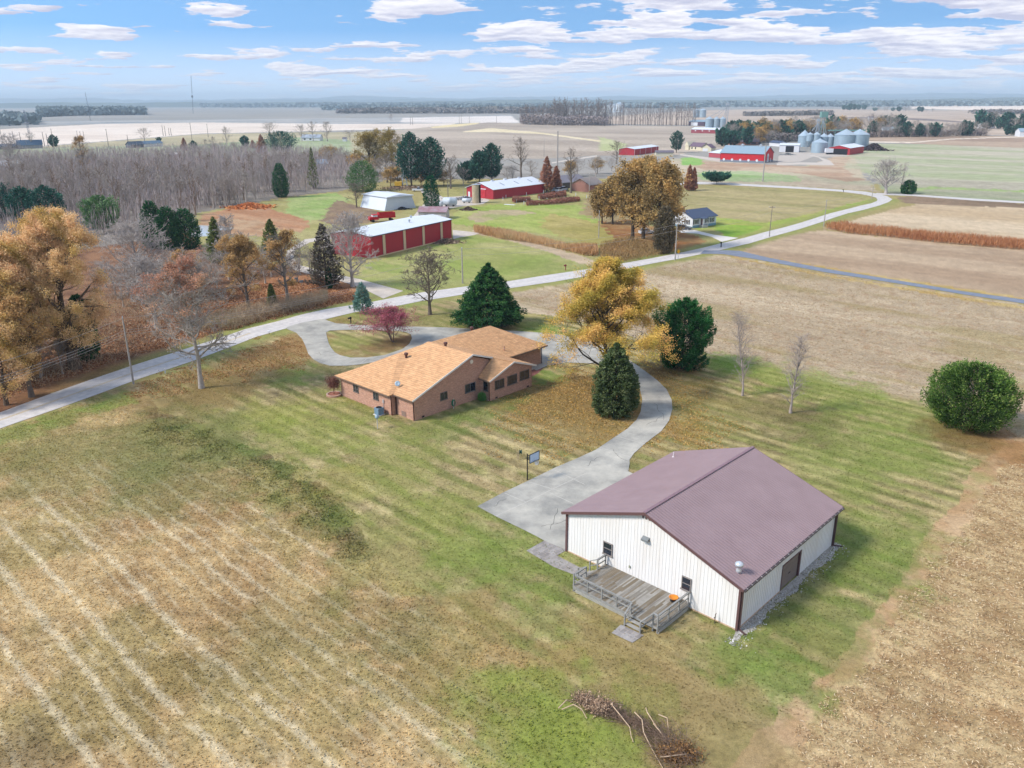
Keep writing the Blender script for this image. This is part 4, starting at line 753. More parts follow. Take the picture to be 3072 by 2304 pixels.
T('grove', 1180, 522, 378, 96, 'olive gold oak, right of a pair beyond the farm', seed=68, cols=['#6a5c34','#8a7a42','#a0884c'])
T('bare_dark', 1162, 548, 448, 88, 'dark leafless tree behind the white tapered shed', seed=69, lev=3)
T('bare_dark', 1070, 622, 540, 60, 'broken dead tree leaning by the white tapered shed', seed=70, lev=3)
T('bpine', 847, 466, 390, 92, 'broad teal pine beyond the bare thicket', seed=71)
T('cedar', 845, 592, 487, 48, 'dark green dome shaped tree standing in the thicket', seed=72)
T('olive', 942, 566, 440, 30, 'tall pointed grey green cedar at the thicket edge', seed=73, n=3000)
for i, (k, u, vb, vt, wd, d) in enumerate([('bare_far',681,438,376,32,'slim leafless tree left of the fir on the far lawn'),('evfar',735,442,404,26,'small dark fir beyond the thicket'),('rust',759,445,419,17,'shorter rust cypress beside the broad teal pine'),('rust',787,464,402,34,'rust cypress left of the broad teal pine'),('bare_far',812,418,361,54,'leafless tree above the broad teal pine'),
  ('bare_far',906,424,366,48,'leafless tree over the far white farmhouse'),('bare_far',940,424,362,32,'narrow leafless tree at the far white farmhouse'),('bare_far',982,424,362,46,'round leafless tree right of the far white farmhouse'),('bare_far',434,425,380,46,'round leafless tree by the long dark ranch house'),('evfar',478,425,410,16,'small conifer at the right end of the ranch house'),
  ('evfar',163,442,402,28,'dark tree on the far lawn by the power pole'),('oakthin',260,528,404,58,'brown oak rising above the thicket'),('bare',42,530,398,80,'big leafless tree at the far left edge'),('bare_far',97,445,395,36,'leafless tree in front of the dark roofed house'),('rust',555,455,412,22,'brown cypress at the upper thicket edge'),('evfar',583,458,420,24,'dark evergreen beside the brown cypress'),
  ('olive',293,545,507,20,'tiny rust and green cedar in the thicket'),('bare_far',617,456,416,30,'small leafless tree at the thicket top, left of a pair'),('bare_far',642,456,408,30,'small leafless tree at the thicket top, right of a pair'),('bare_far',1050,420,385,50,'leafless tree left of the olive gold oaks'),('bare_far',1173,363,340,18,'lone leafless tree on the pale plain')]):
    T(k, u, vb, vt, wd, d, seed=80 + i % 5, lo=(k in ('bare_far', 'evfar')))
# rows and woods of trees no one could tell apart by name
rng = np.random.default_rng(77)
def woodstuff(name, label, rows, col='#9e958e', jh=(.75, 1.15)):
    Vs, Qs, Vt, Qt, off, offt = [], [], [], [], 0, 0
    for (u0, u1, vb0, vb1, hp, wp, n) in rows:
        for i in range(n):
            f = (i + .5) / n; u = u0 + (u1 - u0) * f + rng.uniform(-1, 1) * (u1 - u0) / n; vb = vb0 + (vb1 - vb0) * f + rng.uniform(-.8, .8); p = P(u, vb); H = hgt(vb - hp * rng.uniform(*jh), p); W = wp * mpp(p) / 2; sd_ = int(rng.integers(4))
            if ('tiny', sd_) not in CACHE:
                pr = make_decid(90 + sd_, 10, 3, **KINDS['bare_tiny'][1]); vv = []; qq = []; o = 0
                for _, me, _m in pr: a_ = np.empty(len(me.vertices) * 3, np.float32); me.vertices.foreach_get('co', a_); q_ = np.empty(len(me.loops), np.int32); me.loops.foreach_get('vertex_index', q_); vv.append(a_.reshape(-1, 3)); qq.append(q_.reshape(-1, 4) + o); o += len(a_) // 3
                CACHE[('tiny', sd_)] = (np.concatenate(vv), np.concatenate(qq), max(_ext(me) for pn, me, _ in pr if pn != 'trunk'))
            v_, q_, e_ = CACHE[('tiny', sd_)]; th = rng.random() * 6.28; c_, s_ = math.cos(th), math.sin(th)
            x = (v_[:, 0] * c_ - v_[:, 1] * s_) * W / e_ + p[0]; y = (v_[:, 0] * s_ + v_[:, 1] * c_) * W / e_ + p[1]; Vs.append(np.stack([x, y, v_[:, 2] * H / 9.5], 1)); Qs.append(q_ + off); off += len(v_)
    tag(link(name, quadmesh(name, np.concatenate(Vs), np.concatenate(Qs)), bark(col)), label, None, None, 'stuff')
def rowof(kinds, u0, u1, vb0, vb1, hp, wp, n, label, group, name=None, jit=3):
    for i in range(n):
        f = (i + .5) / n; u = u0 + (u1 - u0) * f + rng.uniform(-1, 1) * (u1 - u0) / n * .5; vb = vb0 + (vb1 - vb0) * f + rng.uniform(-jit, jit) * .3; k = kinds[int(rng.integers(len(kinds)))]
        s = rng.uniform(.75, 1.15); T(k, u, vb, vb - hp * s, wp * rng.uniform(.8, 1.25), label, group=group, seed=int(90 + rng.integers(3)), lo=True, name=name, rz=float(rng.random() * 6.28))
woodstuff('crest_wood', 'grey leafless wood and thin tree row on the far field crest', [(1560, 1700, 371, 373, 50, 26, 34), (1660, 1820, 373, 375, 64, 30, 46), (1820, 2090, 375, 377, 56, 17, 62)], '#877c76')
woodstuff('bare_thicket', 'leafless saplings and slim trunks massed in the thicket', [(0, 1010, 505, 500, 40, 20, 150), (0, 960, 540, 535, 52, 22, 150), (0, 860, 580, 575, 66, 26, 130), (0, 720, 620, 615, 84, 30, 100), (0, 560, 670, 665, 95, 34, 50)], '#9e958e', (.5, 1.3))
woodstuff('brown_thicket', 'brown leafless saplings mixed into the thicket', [(0, 1010, 515, 510, 44, 30, 50), (0, 930, 560, 555, 62, 34, 60), (0, 740, 605, 600, 80, 38, 46), (0, 600, 650, 645, 90, 44, 30)], '#84705e', (.45, 1.2))
rowof(['bare_far', 'bare_far', 'bare_far', 'evfar', 'brown_far'], 2180, 2560, 432, 412, 62, 42, 34, 'mixed tree around the village behind the grain bins', 'trees in the far village')
rowof(['bare_far', 'brown_far', 'evfar'], 2150, 2320, 440, 432, 56, 40, 7, 'tall mixed tree beside the silver silos and red long shed', 'trees by the silver silos')
rowof(['bare_far', 'bare_far', 'bare_far', 'evfar'], 2600, 2960, 412, 408, 46, 34, 34, 'leafless tree in the long hedgerow right of the grain bins', 'hedgerow right of the grain bins')
rowof(['evfar', 'bare_far'], 2925, 3065, 385, 390, 52, 34, 9, 'dark tree round the houses at the upper right edge', 'trees at the upper right edge')
rowof(['evfar'], 3010, 3072, 406, 405, 36, 26, 4, 'dark evergreen by the right edge above the light road', 'evergreens by the right edge')
rowof(['evfar'], 2520, 2595, 330, 330, 20, 16, 6, 'dark tree in the round clump on the far rise', 'round clump on the far rise')
rowof(['evfar', 'bare_far'], 2620, 2800, 333, 336, 15, 14, 14, 'small dark tree in the far row right of the clump', 'far row right of the clump')
g = 'leafless trees of the bare thicket'
for i in range(115):
    v = 500 + 125 * rng.random() ** .8; u0 = -20 if v < 585 else 0; umax = 1010 - (v - 560) * 4.2 if v > 560 else 1015 - max(0, 520 - v) * 2; u = rng.uniform(u0, umax)
    if v > 560 and u > 600 and v > 640 - (u - 600) * .23: v = 635 - (u - 600) * .23
    T('bare_far' if i % 3 else 'bare_row', u, v, v - rng.uniform(46, 92) * (v - 300) / 270, rng.uniform(26, 46), 'leafless grey tree in the bare thicket left of the farm', group=g, seed=90 + i % 3, lo=True)
rowof(['bare_far', 'bare_far', 'bare_far', 'bare_row'], 290, 1000, 900, 800, 105, 86, 34, 'grey leafless tree in the woodland behind the roadside oaks', 'leafless trees behind the roadside oaks', jit=120)
rowof(['bare_far', 'brown_far'], -20, 230, 1170, 1100, 150, 90, 7, 'low leafless tree under the orange trees at the left edge', 'leafless trees at the left wood edge', jit=40)
rowof(['bare_far', 'bare_far', 'brown_far'], 955, 1200, 500, 545, 70, 55, 12, 'leafless tree between the thicket and the farm pines', 'leafless trees behind the farm', jit=40)
rowof(['bare_far', 'bare_far', 'brown_far'], 1500, 1860, 548, 520, 60, 50, 10, 'leafless tree behind the long red shed and cottage', 'leafless trees behind the long red shed', jit=30)
rowof(['bare_far', 'bare_far', 'bare_far', 'brown_far', 'bare_far', 'evfar'], 2170, 2700, 415, 396, 58, 46, 40, 'leafless or brown tree in the far village row', 'second row of village trees', jit=12)
rowof(['bare_far'], 560, 800, 480, 455, 45, 40, 8, 'leafless tree at the upper rim of the thicket', 'trees at the thicket rim', jit=8)
rowof(['bare_far', 'bare_far', 'brown_far'], 1150, 1420, 560, 556, 62, 50, 7, 'leafless tree among the farm yard pines', 'leafless trees by the farm pines', jit=8)
def scrub(name, polys, n, h, cols, label=None, size=(.06, .8), lean=.45, seed=5):
    r = np.random.default_rng(seed); Cs = []
    for pl in polys:
        w = pxpoly(pl); xs = [p[0] for p in w]; ys = [p[1] for p in w]; m = 0
        while m < n // len(polys):
            X = r.uniform(min(xs), max(xs), n); Y = r.uniform(min(ys), max(ys), n); ok = inpoly(X, Y, w); X, Y = X[ok], Y[ok]; Cs.append(np.stack([X, Y], 1)[:n // len(polys) - m]); m += len(X)
    XY = np.concatenate(Cs); m = len(XY); hh = h * (.35 + .65 * fbm(XY[:, 0] / 6, XY[:, 1] / 6, seed, 3)) * 1.3
    z = hh * r.random(m); C = np.stack([XY[:, 0], XY[:, 1], z + size[1] * .3], 1); D = np.array([0, 0, 1.]) + r.normal(size=(m, 3)) * lean
    V, Q = leaf_arrays(C, D, rdir(r, m), size[1] * r.uniform(.6, 1.4, m), size[0] * r.uniform(.6, 1.4, m))
    var = np.clip(fbm(XY[:, 0] / 9, XY[:, 1] / 9, seed + 5, 3) * .8 + r.random(m) * .45 - .12, 0, 1)
    o = link(name, quadmesh(name, V, Q, {'var': ('FACE', 'FLOAT', var)}), lmat(cols, .1)); tag(o, label, None, None, 'stuff'); return o
scrub('thicket_brush', [[(-300,560),(0,478),(300,468),(650,455),(1000,470),(1090,500),(1130,545),(1010,570),(866,586),(735,608),(600,636),(560,690),(300,740),(-300,800)]], 60000, 7.5, ['#766a66','#8f8380','#a59a98','#8f7c64'], 'bare grey brush filling the thicket', (.16, 3.4), .16, 6)
scrub('roadside_brush', [[(0,1150),(0,1010),(300,900),(520,880),(560,1000),(392,1080),(157,1160),(0,1215)], [(600,1000),(640,960),(760,940),(900,910),(985,890),(985,912),(820,955),(700,990)]], 22000, 2.2, ['#7a6a5c','#90806c','#a8947a','#7c7a58'], 'brown undergrowth along the road edge', (.05, .9), .7, 7)
scrub('tall_grass', [[(2471,686),(2530,680),(2649,697),(2823,713),(3072,733),(3700,780),(3700,812),(3072,752),(2823,731),(2649,711),(2544,702)]], 26000, 1.5, ['#84523a','#9c6a4a','#ae7f5a','#8a6a50'], 'rust brown tall grass strip across the field', (.10, 1.5), .25, 8)
scrub('reed_grass', [[(1420,690),(1501,700),(1592,716),(1712,747),(1791,745),(1795,770),(1752,768),(1682,750),(1592,730),(1501,718),(1423,698)]], 16000, 1.2, ['#9c7450','#b08a62','#c0a078','#a0906a'], 'orange brown ditch grass below the farm lawn', (.09, 1.3), .25, 9)
scrub('ditch_weeds', [[(1800,740),(1880,720),(1990,745),(2030,755),(1900,785),(1800,800)]], 7000, 1.2, ['#6a5c40','#8a7450','#a08058'], 'brown weeds under the grove', (.09, .9), .5, 10)
for i, (pl, d) in enumerate([([(1613,596),(1616,590),(1697,583),(1700,590),(1625,600)], 'rear reddish brown clipped hedge in the shed garden'), ([(1536,605),(1540,600),(1590,598),(1592,604),(1545,609)], 'short brown hedge at the left of the shed garden'), ([(1580,618),(1578,612),(1660,606),(1738,598),(1740,605),(1660,614)], 'front reddish brown hedge row in the shed garden')]):
    o = scrub('hedge', [pl], 3500, 1.5, ['#6a4a40','#80584a','#94695a'], None, (.35, .5), .9, 20 + i); del o['kind']; tag(o, d, 'hedge', 'hedges in the shed garden')
# ---------------------------------------------------------------- the metal barn in the foreground
RZ = math.atan2(AX[1], AX[0])
BC, HC = P(2209, 1891), P(1243, 1263)
cream = M('cream_metal', '#f1f0ee', rough=.55, var=.05, scale=1.4, col2='#e4dfd8', stretch=(1, 1, .12), k=.88)
brown = M('brown_trim', '#6d5150', rough=.5, var=.08, k=.8)
roofm = M('mauve_roof_metal', '#917a7c', rough=.42, var=.06, scale=.5, col2='#a38c8e', k=.82, spec=.5)
glassd = M('dark_glass', '#232a36', rough=.12, var=0, spec=.8); white = M('white_frame', '#dfdfdc', var=.03); steel = M('galvanised', '#b9bfc4', rough=.4, metal=.5, var=.08)
rust = M('rust_stain', '#b98e68', var=.2)
def window(parent, ax, c, a0, a1, z0, z1, out, frame, style='slide', label=None, fw=.07):
    """window in the wall plane ax=c of the parent's own axes; out = outward sign"""
    def bx(m, p0, p1, q0, q1, d0, d1):
        lo, hi = sorted((c + out * d0, c + out * d1))
        (m.box(lo, hi, p0, p1, q0, q1) if ax == 'x' else m.box(p0, p1, lo, hi, q0, q1))
    m = MB()
    bx(m, a0, a0 + fw, z0, z1, .0, .07); bx(m, a1 - fw, a1, z0, z1, .0, .07); bx(m, a0 + fw, a1 - fw, z1 - fw, z1, .0, .07); bx(m, a0 - .05, a1 + .05, z0 - .03, z0 + fw, .0, .11)
    if style == 'slide': md = (a0 + a1) / 2; bx(m, md - .035, md + .035, z0 + fw, z1 - fw, .0, .055)
    if style == 'hung': md = (z0 + z1) / 2; bx(m, a0 + fw, a1 - fw, md - .03, md + .03, .0, .055)
    if style == 'grid':
        md = (a0 + a1) / 2; bx(m, md - .04, md + .04, z0 + fw, z1 - fw, .0, .055)
        for f in (1 / 3, 2 / 3): zz_ = z0 + (z1 - z0) * f; bx(m, a0 + fw, md - .04, zz_ - .015, zz_ + .015, .0, .05); bx(m, md + .04, a1 - fw, zz_ - .015, zz_ + .015, .0, .05)
    w_ = m.build('window', frame, parent); g = MB(); bx(g, a0 + fw * .8, a1 - fw * .8, z0 + fw * .8, z1 - fw * .8, .003, .03); g.build('pane', glassd, w_); return w_
def barn():
    r = empty('metal_barn', BC, RZ, 'cream metal barn with a mauve brown roof and a wooden deck in front', 'barn')
    W, Ln, ez, rz, yr = 16.3, 16.6, 3.85, 6.7, 8.35
    m = MB(); 
    m.poly([(0, 0, 0), (0, W, 0), (0, W, ez), (0, yr, rz), (0, 0, ez)][::-1]); m.poly([(Ln, 0, 0), (Ln, W, 0), (Ln, W, ez), (Ln, yr, rz), (Ln, 0, ez)])
    # right wall with a door opening left in it, far wall
    m.poly([(0, 0, 0), (6.95, 0, 0), (6.95, 0, ez), (0, 0, ez)]); m.poly([(9.97, 0, 0), (Ln, 0, 0), (Ln, 0, ez), (9.97, 0, ez)]); m.poly([(6.95, 0, 2.3), (9.97, 0, 2.3), (9.97, 0, ez), (6.95, 0, ez)])
    m.poly([(0, W, 0), (Ln, W, 0), (Ln, W, ez), (0, W, ez)][::-1])
    y = .25
    while y < W - .1:
        top = ez + (rz - ez) * (y / yr if y < yr else (W - y) / (W - yr)) - .06; m.box(-.018, .0, y, y + .035, 0.02, top); m.box(Ln, Ln + .028, y, y + .035, 0.02, top); y += .305
    x = .3
    while x < Ln - .1:
        m.box(x, x + .035, -.028, 0, 2.33 if 6.9 < x < 10.0 else .02, ez - .05); m.box(x, x + .035, W, W + .028, .02, ez - .05); x += .305
    m.build('wall', cream, r)
    g = MB()      # grime line along the foot; grey strips paint shade beside each rib
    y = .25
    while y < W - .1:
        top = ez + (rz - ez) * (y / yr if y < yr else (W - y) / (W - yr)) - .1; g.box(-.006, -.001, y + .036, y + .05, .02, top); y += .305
    g.build('rib_shadow_seam', M('rib_shade_grey', '#dcd8d2', var=.1), r)
    g = MB(); g.box(-.035, -.002, 0, W, .0, .10); g.box(-.035, 6.9, -.036, -.002, 0, .1); g.build('base_trim', M('dusty_foot', '#c7a98c', var=.2), r)
    # roof
    ov, og = .35, .42; m = MB(); x0, x1 = -ov, Ln + ov
    sl = (rz - ez) / yr; sr = (rz - ez) / (W - yr)
    def zt(yy): return rz - (yr - yy) * sl if yy < yr else rz - (yy - yr) * sr
    for ya, yb in ((-og, yr), (yr, W + og)):
        za, zb = zt(ya) + .10, zt(yb) + .10
        m.hexa([(x0, ya, za - .07), (x1, ya, za - .07), (x1, yb, zb - .07), (x0, yb, zb - .07), (x0, ya, za), (x1, ya, za), (x1, yb, zb), (x0, yb, zb)])
        x = x0 + .15; m.cur = 1
        while x < x1 - .05:
            m.hexa([(x, ya, za + .0), (x + .05, ya, za), (x + .05, yb, zb), (x, yb, zb), (x + .01, ya, za + .035), (x + .04, ya, za + .035), (x + .04, yb, zb + .035), (x + .01, yb, zb + .035)]); x += .305
        m.cur = 0
    rf = m.build('roof', [roofm, M('mauve_rib', '#a08a8d', rough=.4, var=.05, k=.85)], r)
    m = MB(); m.bar((x0 - .02, yr, rz + .135), (x1 + .02, yr, rz + .135), .26, .04); m.build('ridge_cap', M('ridge_metal', '#96797f', rough=.45, k=.75), rf)
    for xx in (x0 - .012, x1 + .012):
        m = MB()
        for ya, yb in ((-og, yr), (yr, W + og)): m.bar((xx, ya, zt(ya) + .0), (xx, yb, zt(yb) + .0), .03, .24)
        m.build('rake_trim', brown, r)
    for yy in (-.03, W + .03):
        for xx in (-.03, Ln + .03): m = MB(); m.box(xx - .09, xx + .09, yy - .09, yy + .09, 0, ez + .05); m.build('corner_trim', brown, r)
    m = MB(); m.bar((x0, -og - .07, zt(-og) - .01), (x1, -og - .07, zt(-og) - .01), .13, .12); m.build('gutter', M('gutter_dark', '#4c4444', rough=.4), r)
    m = MB()
    for i in range(24): xx = x0 + .4 + i * .72; m.bar((xx, -og - .15, zt(-og) + .03), (xx, -og + .05, zt(-og) + .09), .05, .02)
    m.build('gutter_hanger', M('hanger_metal', '#cfcac6', rough=.35, metal=.4), r)
    for xx in (.06, Ln - .06):
        m = MB(); m.box(xx - .05, xx + .05, -.24, -.14, .1, ez - .35); m.bar((xx, -.19, ez - .36), (xx, -og - .05, ez - .1), .1); m.bar((xx, -.19, .14), (xx + .5 * (1 if xx > 5 else -.3), -.8, .06), .1); m.build('downspout', M('spout_brown', '#5a4442', rough=.4), r)
    m = MB(); m.box(.0, .12, W + .1, W + .2, .1, ez - .3); m.build('downspout', _mats['spout_brown'], r)
    for a, b_, z0, z1 in ((11.45, 12.38, 1.45, 2.62), (3.98, 4.82, 1.45, 2.62)): window(r, 'x', -.03, a, b_, z0, z1, -1, M('window_tan_frame', '#8b837d', var=.05), 'hung')
    m = MB(); m.box(6.99, 9.93, .10, .16, .02, 2.28)
    for i in range(4): m.box(7.0, 9.92, .085, .10, .06 + i * .57, .06 + i * .57 + .50)
    d = m.build('overhead_door', M('door_taupe', '#7c7069', var=.08, rough=.6), r); m = MB(); m.box(8.3, 8.6, .05, .085, .98, 1.02); m.build('handle', M('handle_black', '#222222', var=0), d)
    m = MB(); m.box(6.85, 6.95, -.05, .12, 0, 2.38); m.box(9.97, 10.17, -.05, .12, 0, 2.38); m.box(6.85, 10.17, -.052, .12, 2.3, 2.4); m.build('door_frame', brown, r)
    m = MB(); m.hexa([(-.32, 7.95, 4.28), (-.03, 7.95, 4.36), (-.03, 8.55, 4.36), (-.32, 8.55, 4.28), (-.34, 7.95, 4.44), (-.03, 7.95, 4.62), (-.03, 8.55, 4.62), (-.34, 8.55, 4.44)]); wl = m.build('wall_light', M('lamp_grey', '#7c8080', rough=.4), r)
    m = MB(); m.box(-.30, -.06, 8.0, 8.5, 4.24, 4.282); m.build('lens', M('lamp_lens', '#c3ccd0', rough=.2), wl)
    m = MB(); m.box(-.09, -.028, 9.6, 9.74, 1.2, 1.38); m.build('outlet_box', M('outlet_grey', '#8f927c'), r)
    for yy in (8.35, 8.65, 8.05): m = MB(); m.box(-.05, -.028, yy - .08, yy + .08, 6.1, 6.32); m.build('gable_vent', M('vent_brown', '#7a625c'), r)
    z = zt(15.9) + .1; m = MB(); m.tube((15.0, 15.5, zt(15.5)), (15.0, 15.5, zt(15.5) + .55), .06, .06, 10); m.tube((15.0, 15.5, zt(15.5) + .06), (15.0, 15.5, zt(15.5) + .18), .16, .08, 10); m.build('vent_pipe', M('pipe_pale', '#d2c8c8'), rf)
    z = zt(.75) + .08; m = MB(); m.lathe([(.22, z), (.2, z + .22), (.17, z + .3), (.17, z + .5), (.30, z + .55), (.32, z + .75), (.12, z + .88), (.01, z + .9)], (.95, .75, 0), 18); m.build('turbine_vent', M('turbine_metal', '#d5dadd', rough=.3, metal=.5), rf, smooth=True)
    m = MB(); m.tube((-.35, 1.6, 0), (-.35, 1.6, .75), .03); m.tube((-.35, 1.6, .75), (-.25, 1.6, .85), .03); m.tube((-.35, 1.6, .55), (-.5, 1.6, .55), .04); tag(o := m.build('water_hydrant', M('hydrant_dark', '#4c4038'), r)); 
barn()
o = bpy.data.objects['water_hydrant']; mw = o.matrix_world.copy(); bpy.context.view_layer.update(); mw = o.matrix_world.copy(); o.parent = None; o.matrix_world = mw; tag(o, 'small dark water hydrant at the front foot of the metal barn', 'hydrant')
# gravel strip along the right wall
def loc2(x, y, z=0.0, o=None): o = BC if o is None else o; q = o[:2] + AX * x + BX * y; return (float(q[0]), float(q[1]), z)
def lsheet(name, pts, z, mat, o=None, kind='structure'):
    m = MB(); m.poly([loc2(x, y, z, o) for x, y in pts]); return tag(m.build(name, mat), kind=kind)
r_ = np.random.default_rng(4)
edge = [(x, -(.55 + .3 * r_.random() + .2 * math.sin(x))) for x in np.arange(-1.6, 17.4, .45)]
lsheet('gravel_strip', [(17.3, -.02), (-.1, -.02), (-1.7, -.5)] + edge, .012, M('white_gravel', '#857f76', var=.3, scale=5, col2='#c9c5bd', bump=.6))
lsheet('door_sill', [(6.7, -.03), (6.7, -.55), (10.3, -.55), (10.3, -.03)], .03, M('sill_concrete', '#b9b4ac'))
n = 1500; xy = [(r_.uniform(-1.8, 17.4), -abs(r_.normal()) * .55 - .05) for _ in range(n)]
C = np.array([loc2(x, y, .03) for x, y in xy]); V, Q = leaf_arrays(C, rdir(r_, n) * [1, 1, .4], rdir(r_, n), r_.uniform(.06, .18, n), r_.uniform(.05, .12, n))
tag(link('gravel_stones', quadmesh('gravel_stones', V, Q, {'var': ('FACE', 'FLOAT', r_.random(n))}), leafmat('stones', ['#8f8880', '#c9c6c0', '#ecebe6'], 0, .9)), 'white stones scattered along the barn foot', kind='stuff')
lsheet('paver_path', [(-2.4, 18.9), (.1, 18.9), (.1, 16.42), (-1.2, 16.42), (-1.35, 12.95), (-2.45, 12.95), (-2.75, 15.5)], .035, None)
pm = brickmat('path_pavers', '#a29d99', '#8c8682', '#b4a698', .6, .4); 
_o = bpy.data.objects['paver_path']; _o.data.materials.clear(); _m = pm.copy(); _o.data.materials.append(_m)
for l in list(_m.node_tree.links):
    if l.to_node.type == 'COMBXYZ': _m.node_tree.links.remove(l)
_t = _m.node_tree; _c = [x for x in _t.nodes if x.type == 'COMBXYZ'][0]; _s = [x for x in _t.nodes if x.type == 'SEPXYZ'][0]
_map = _t.nodes.new('ShaderNodeMapping'); _map.inputs['Rotation'].default_value = (0, 0, -RZ); _tc = [x for x in _t.nodes if x.type == 'TEX_COORD'][0]; _t.links.new(_tc.outputs['Object'], _map.inputs[0])
_t.links.new(_map.outputs[0], [x for x in _t.nodes if x.type == 'TEX_BRICK'][0].inputs[0])
lsheet('paver_patch', [(-5.2, 4.6), (-6.5, 4.7), (-6.6, 6.5), (-5.3, 6.6)], .035, _m)
dk = empty('wooden_deck', loc2(0, 0), RZ, 'weathered grey wooden deck with railings on the front of the metal barn', 'deck')
pl = M('deck_boards', '#6e675c', var=.2, scale=1.1, col2='#9a958c', rough=.95, bump=.3, stretch=(.35, 3.2, 1)); pl2 = M('deck_boards_brown', '#6e6250', var=.2, scale=1.4, col2='#8a7f6e', rough=.95, stretch=(.35, 3, 1)); pl3 = M('deck_boards_pale', '#8a857b', var=.2, scale=1.1, col2='#a8a49c', rough=.95)
gw = M('grey_wood', '#7c7b76', var=.18, scale=2.5, col2='#9b9a96', rough=.95)
rr = random.Random(3); m = MB(); y = 4.02
while y < 12.0:
    m.cur = rr.choices([0, 1, 2], [5, 4, 2])[0]; sp = rr.uniform(-3.4, -.9)
    m.box(-4.35, sp, y, y + .135, .52, .555); m.cur = rr.choices([0, 1, 2], [5, 4, 2])[0]; m.box(sp + .006, -.03, y, y + .135, .52, .555); y += .145
m.build('floor_boards', [pl, pl2, pl3], dk)
m = MB(); m.box(-4.38, -4.34, 4.0, 12.05, .33, .515); m.box(-4.33, -.03, 3.96, 4.0, .33, .515); m.box(-4.33, -.03, 12.05, 12.09, .33, .515); m.build('rim_joist', gw, dk)
m = MB()
def lat(p0, p1, z0, z1, n, s):
    for i in range(n):
        for sg in (-1, 1):
            t0 = i / n; t1 = t0 + sg * (z1 - z0) / math.dist(p0, p1)
            if not 0 <= t1 <= 1: continue
            a = (p0[0] + (p1[0] - p0[0]) * t0, p0[1] + (p1[1] - p0[1]) * t0, z0); b = (p0[0] + (p1[0] - p0[0]) * t1, p0[1] + (p1[1] - p0[1]) * t1, z1); m.bar(a, b, .012 + (.004 if sg > 0 else 0), .035)
lat((-4.40, 6.4), (-4.40, 12.0), .03, .34, 42, 1); m.build('lattice_skirt', M('pale_lattice', '#b4b2aa', var=.1), dk); m = MB(); lat((-4.40, 3.93), (-.1, 3.93), .03, .34, 32, 1); m.build('lattice_skirt', M('pale_lattice', '#b4b2aa', var=.1), dk)
for (x, y) in [(-4.3, 12.0), (-4.3, 10.6), (-4.3, 9.2), (-4.3, 7.8), (-4.3, 6.45), (-4.3, 4.45), (-4.3, 4.05), (-2.9, 4.05), (-1.5, 4.05), (-.2, 4.05), (-.2, 12.0), (-1.25, 12.0), (-2.75, 12.0), (-5.2, 6.35), (-5.2, 4.95), (-1.25, 12.8), (-2.75, 12.8)]:
    zb, ztp = (.0, 1.0) if x < -5 or y > 12.5 else (.0 if x < -4 else .5, 1.5); m = MB(); m.box(x - .05, x + .05, y - .05, y + .05, zb, ztp); m.build('post', gw, dk)
for a, b in [((-4.3, 6.45, 1.5), (-4.3, 12.05, 1.5)), ((-4.3, 4.05, 1.5), (-.15, 4.05, 1.5)), ((-.15, 12.0, 1.5), (-1.25, 12.0, 1.5)), ((-2.75, 12.0, 1.5), (-4.3, 12.0, 1.5)), ((-4.3, 4.05, 1.5), (-4.3, 4.5, 1.5))]:
    m = MB(); m.bar((a[0], a[1], 1.53), (b[0], b[1], 1.53), .15, .04); m.bar((a[0], a[1], 1.02), (b[0], b[1], 1.02), .04, .10); m.bar((a[0], a[1], 1.44), (b[0], b[1], 1.44), .035, .09); m.build('railing', gw, dk)
for a, b in [((-4.3, 6.4, 1.52), (-5.25, 6.35, 1.02)), ((-4.3, 4.45, 1.52), (-5.25, 4.95, 1.02)), ((-1.25, 12.0, 1.52), (-1.25, 12.85, 1.02)), ((-2.75, 12.0, 1.52), (-2.75, 12.85, 1.02))]:
    m = MB(); m.bar(a, b, .12, .04); m.bar((a[0], a[1], a[2] - .45), (b[0], b[1], b[2] - .45), .04, .09); m.build('stair_rail', gw, dk)
for i, (x, z) in enumerate([(-4.7, .36), (-5.05, .19)]): m = MB(); m.box(x - .16, x + .16, 5.0, 6.3, z - .04, z); m.build('step', pl3, dk)
for i, (y, z) in enumerate([(12.3, .36), (12.62, .19)]): m = MB(); m.box(-2.7, -1.3, y - .15, y + .15, z - .04, z); m.build('step', pl3, dk)
q = empty('fire_bowl', loc2(-.75, 5.0, .556), RZ, 'round orange fire bowl on a dark stand, on the deck', 'fire bowl'); q.scale = (.85, .85, .85)
MB().lathe([(.02, .22), (.28, .26), (.40, .40), (.44, .44), (.40, .43), (.26, .33), (.02, .30)], n=20).build('bowl', M('orange_enamel', '#d9862c', rough=.5, var=.2), q, smooth=True)
m = MB(); [m.bar((.28 * math.cos(a), .28 * math.sin(a), 0), (.24 * math.cos(a), .24 * math.sin(a), .27), .04) for a in (0, 1.57, 3.14, 4.71)]; m.lathe([(.30, .05), (.32, .07), (.30, .09)], n=16); m.build('stand', M('black_iron', '#2c2c30'), q)
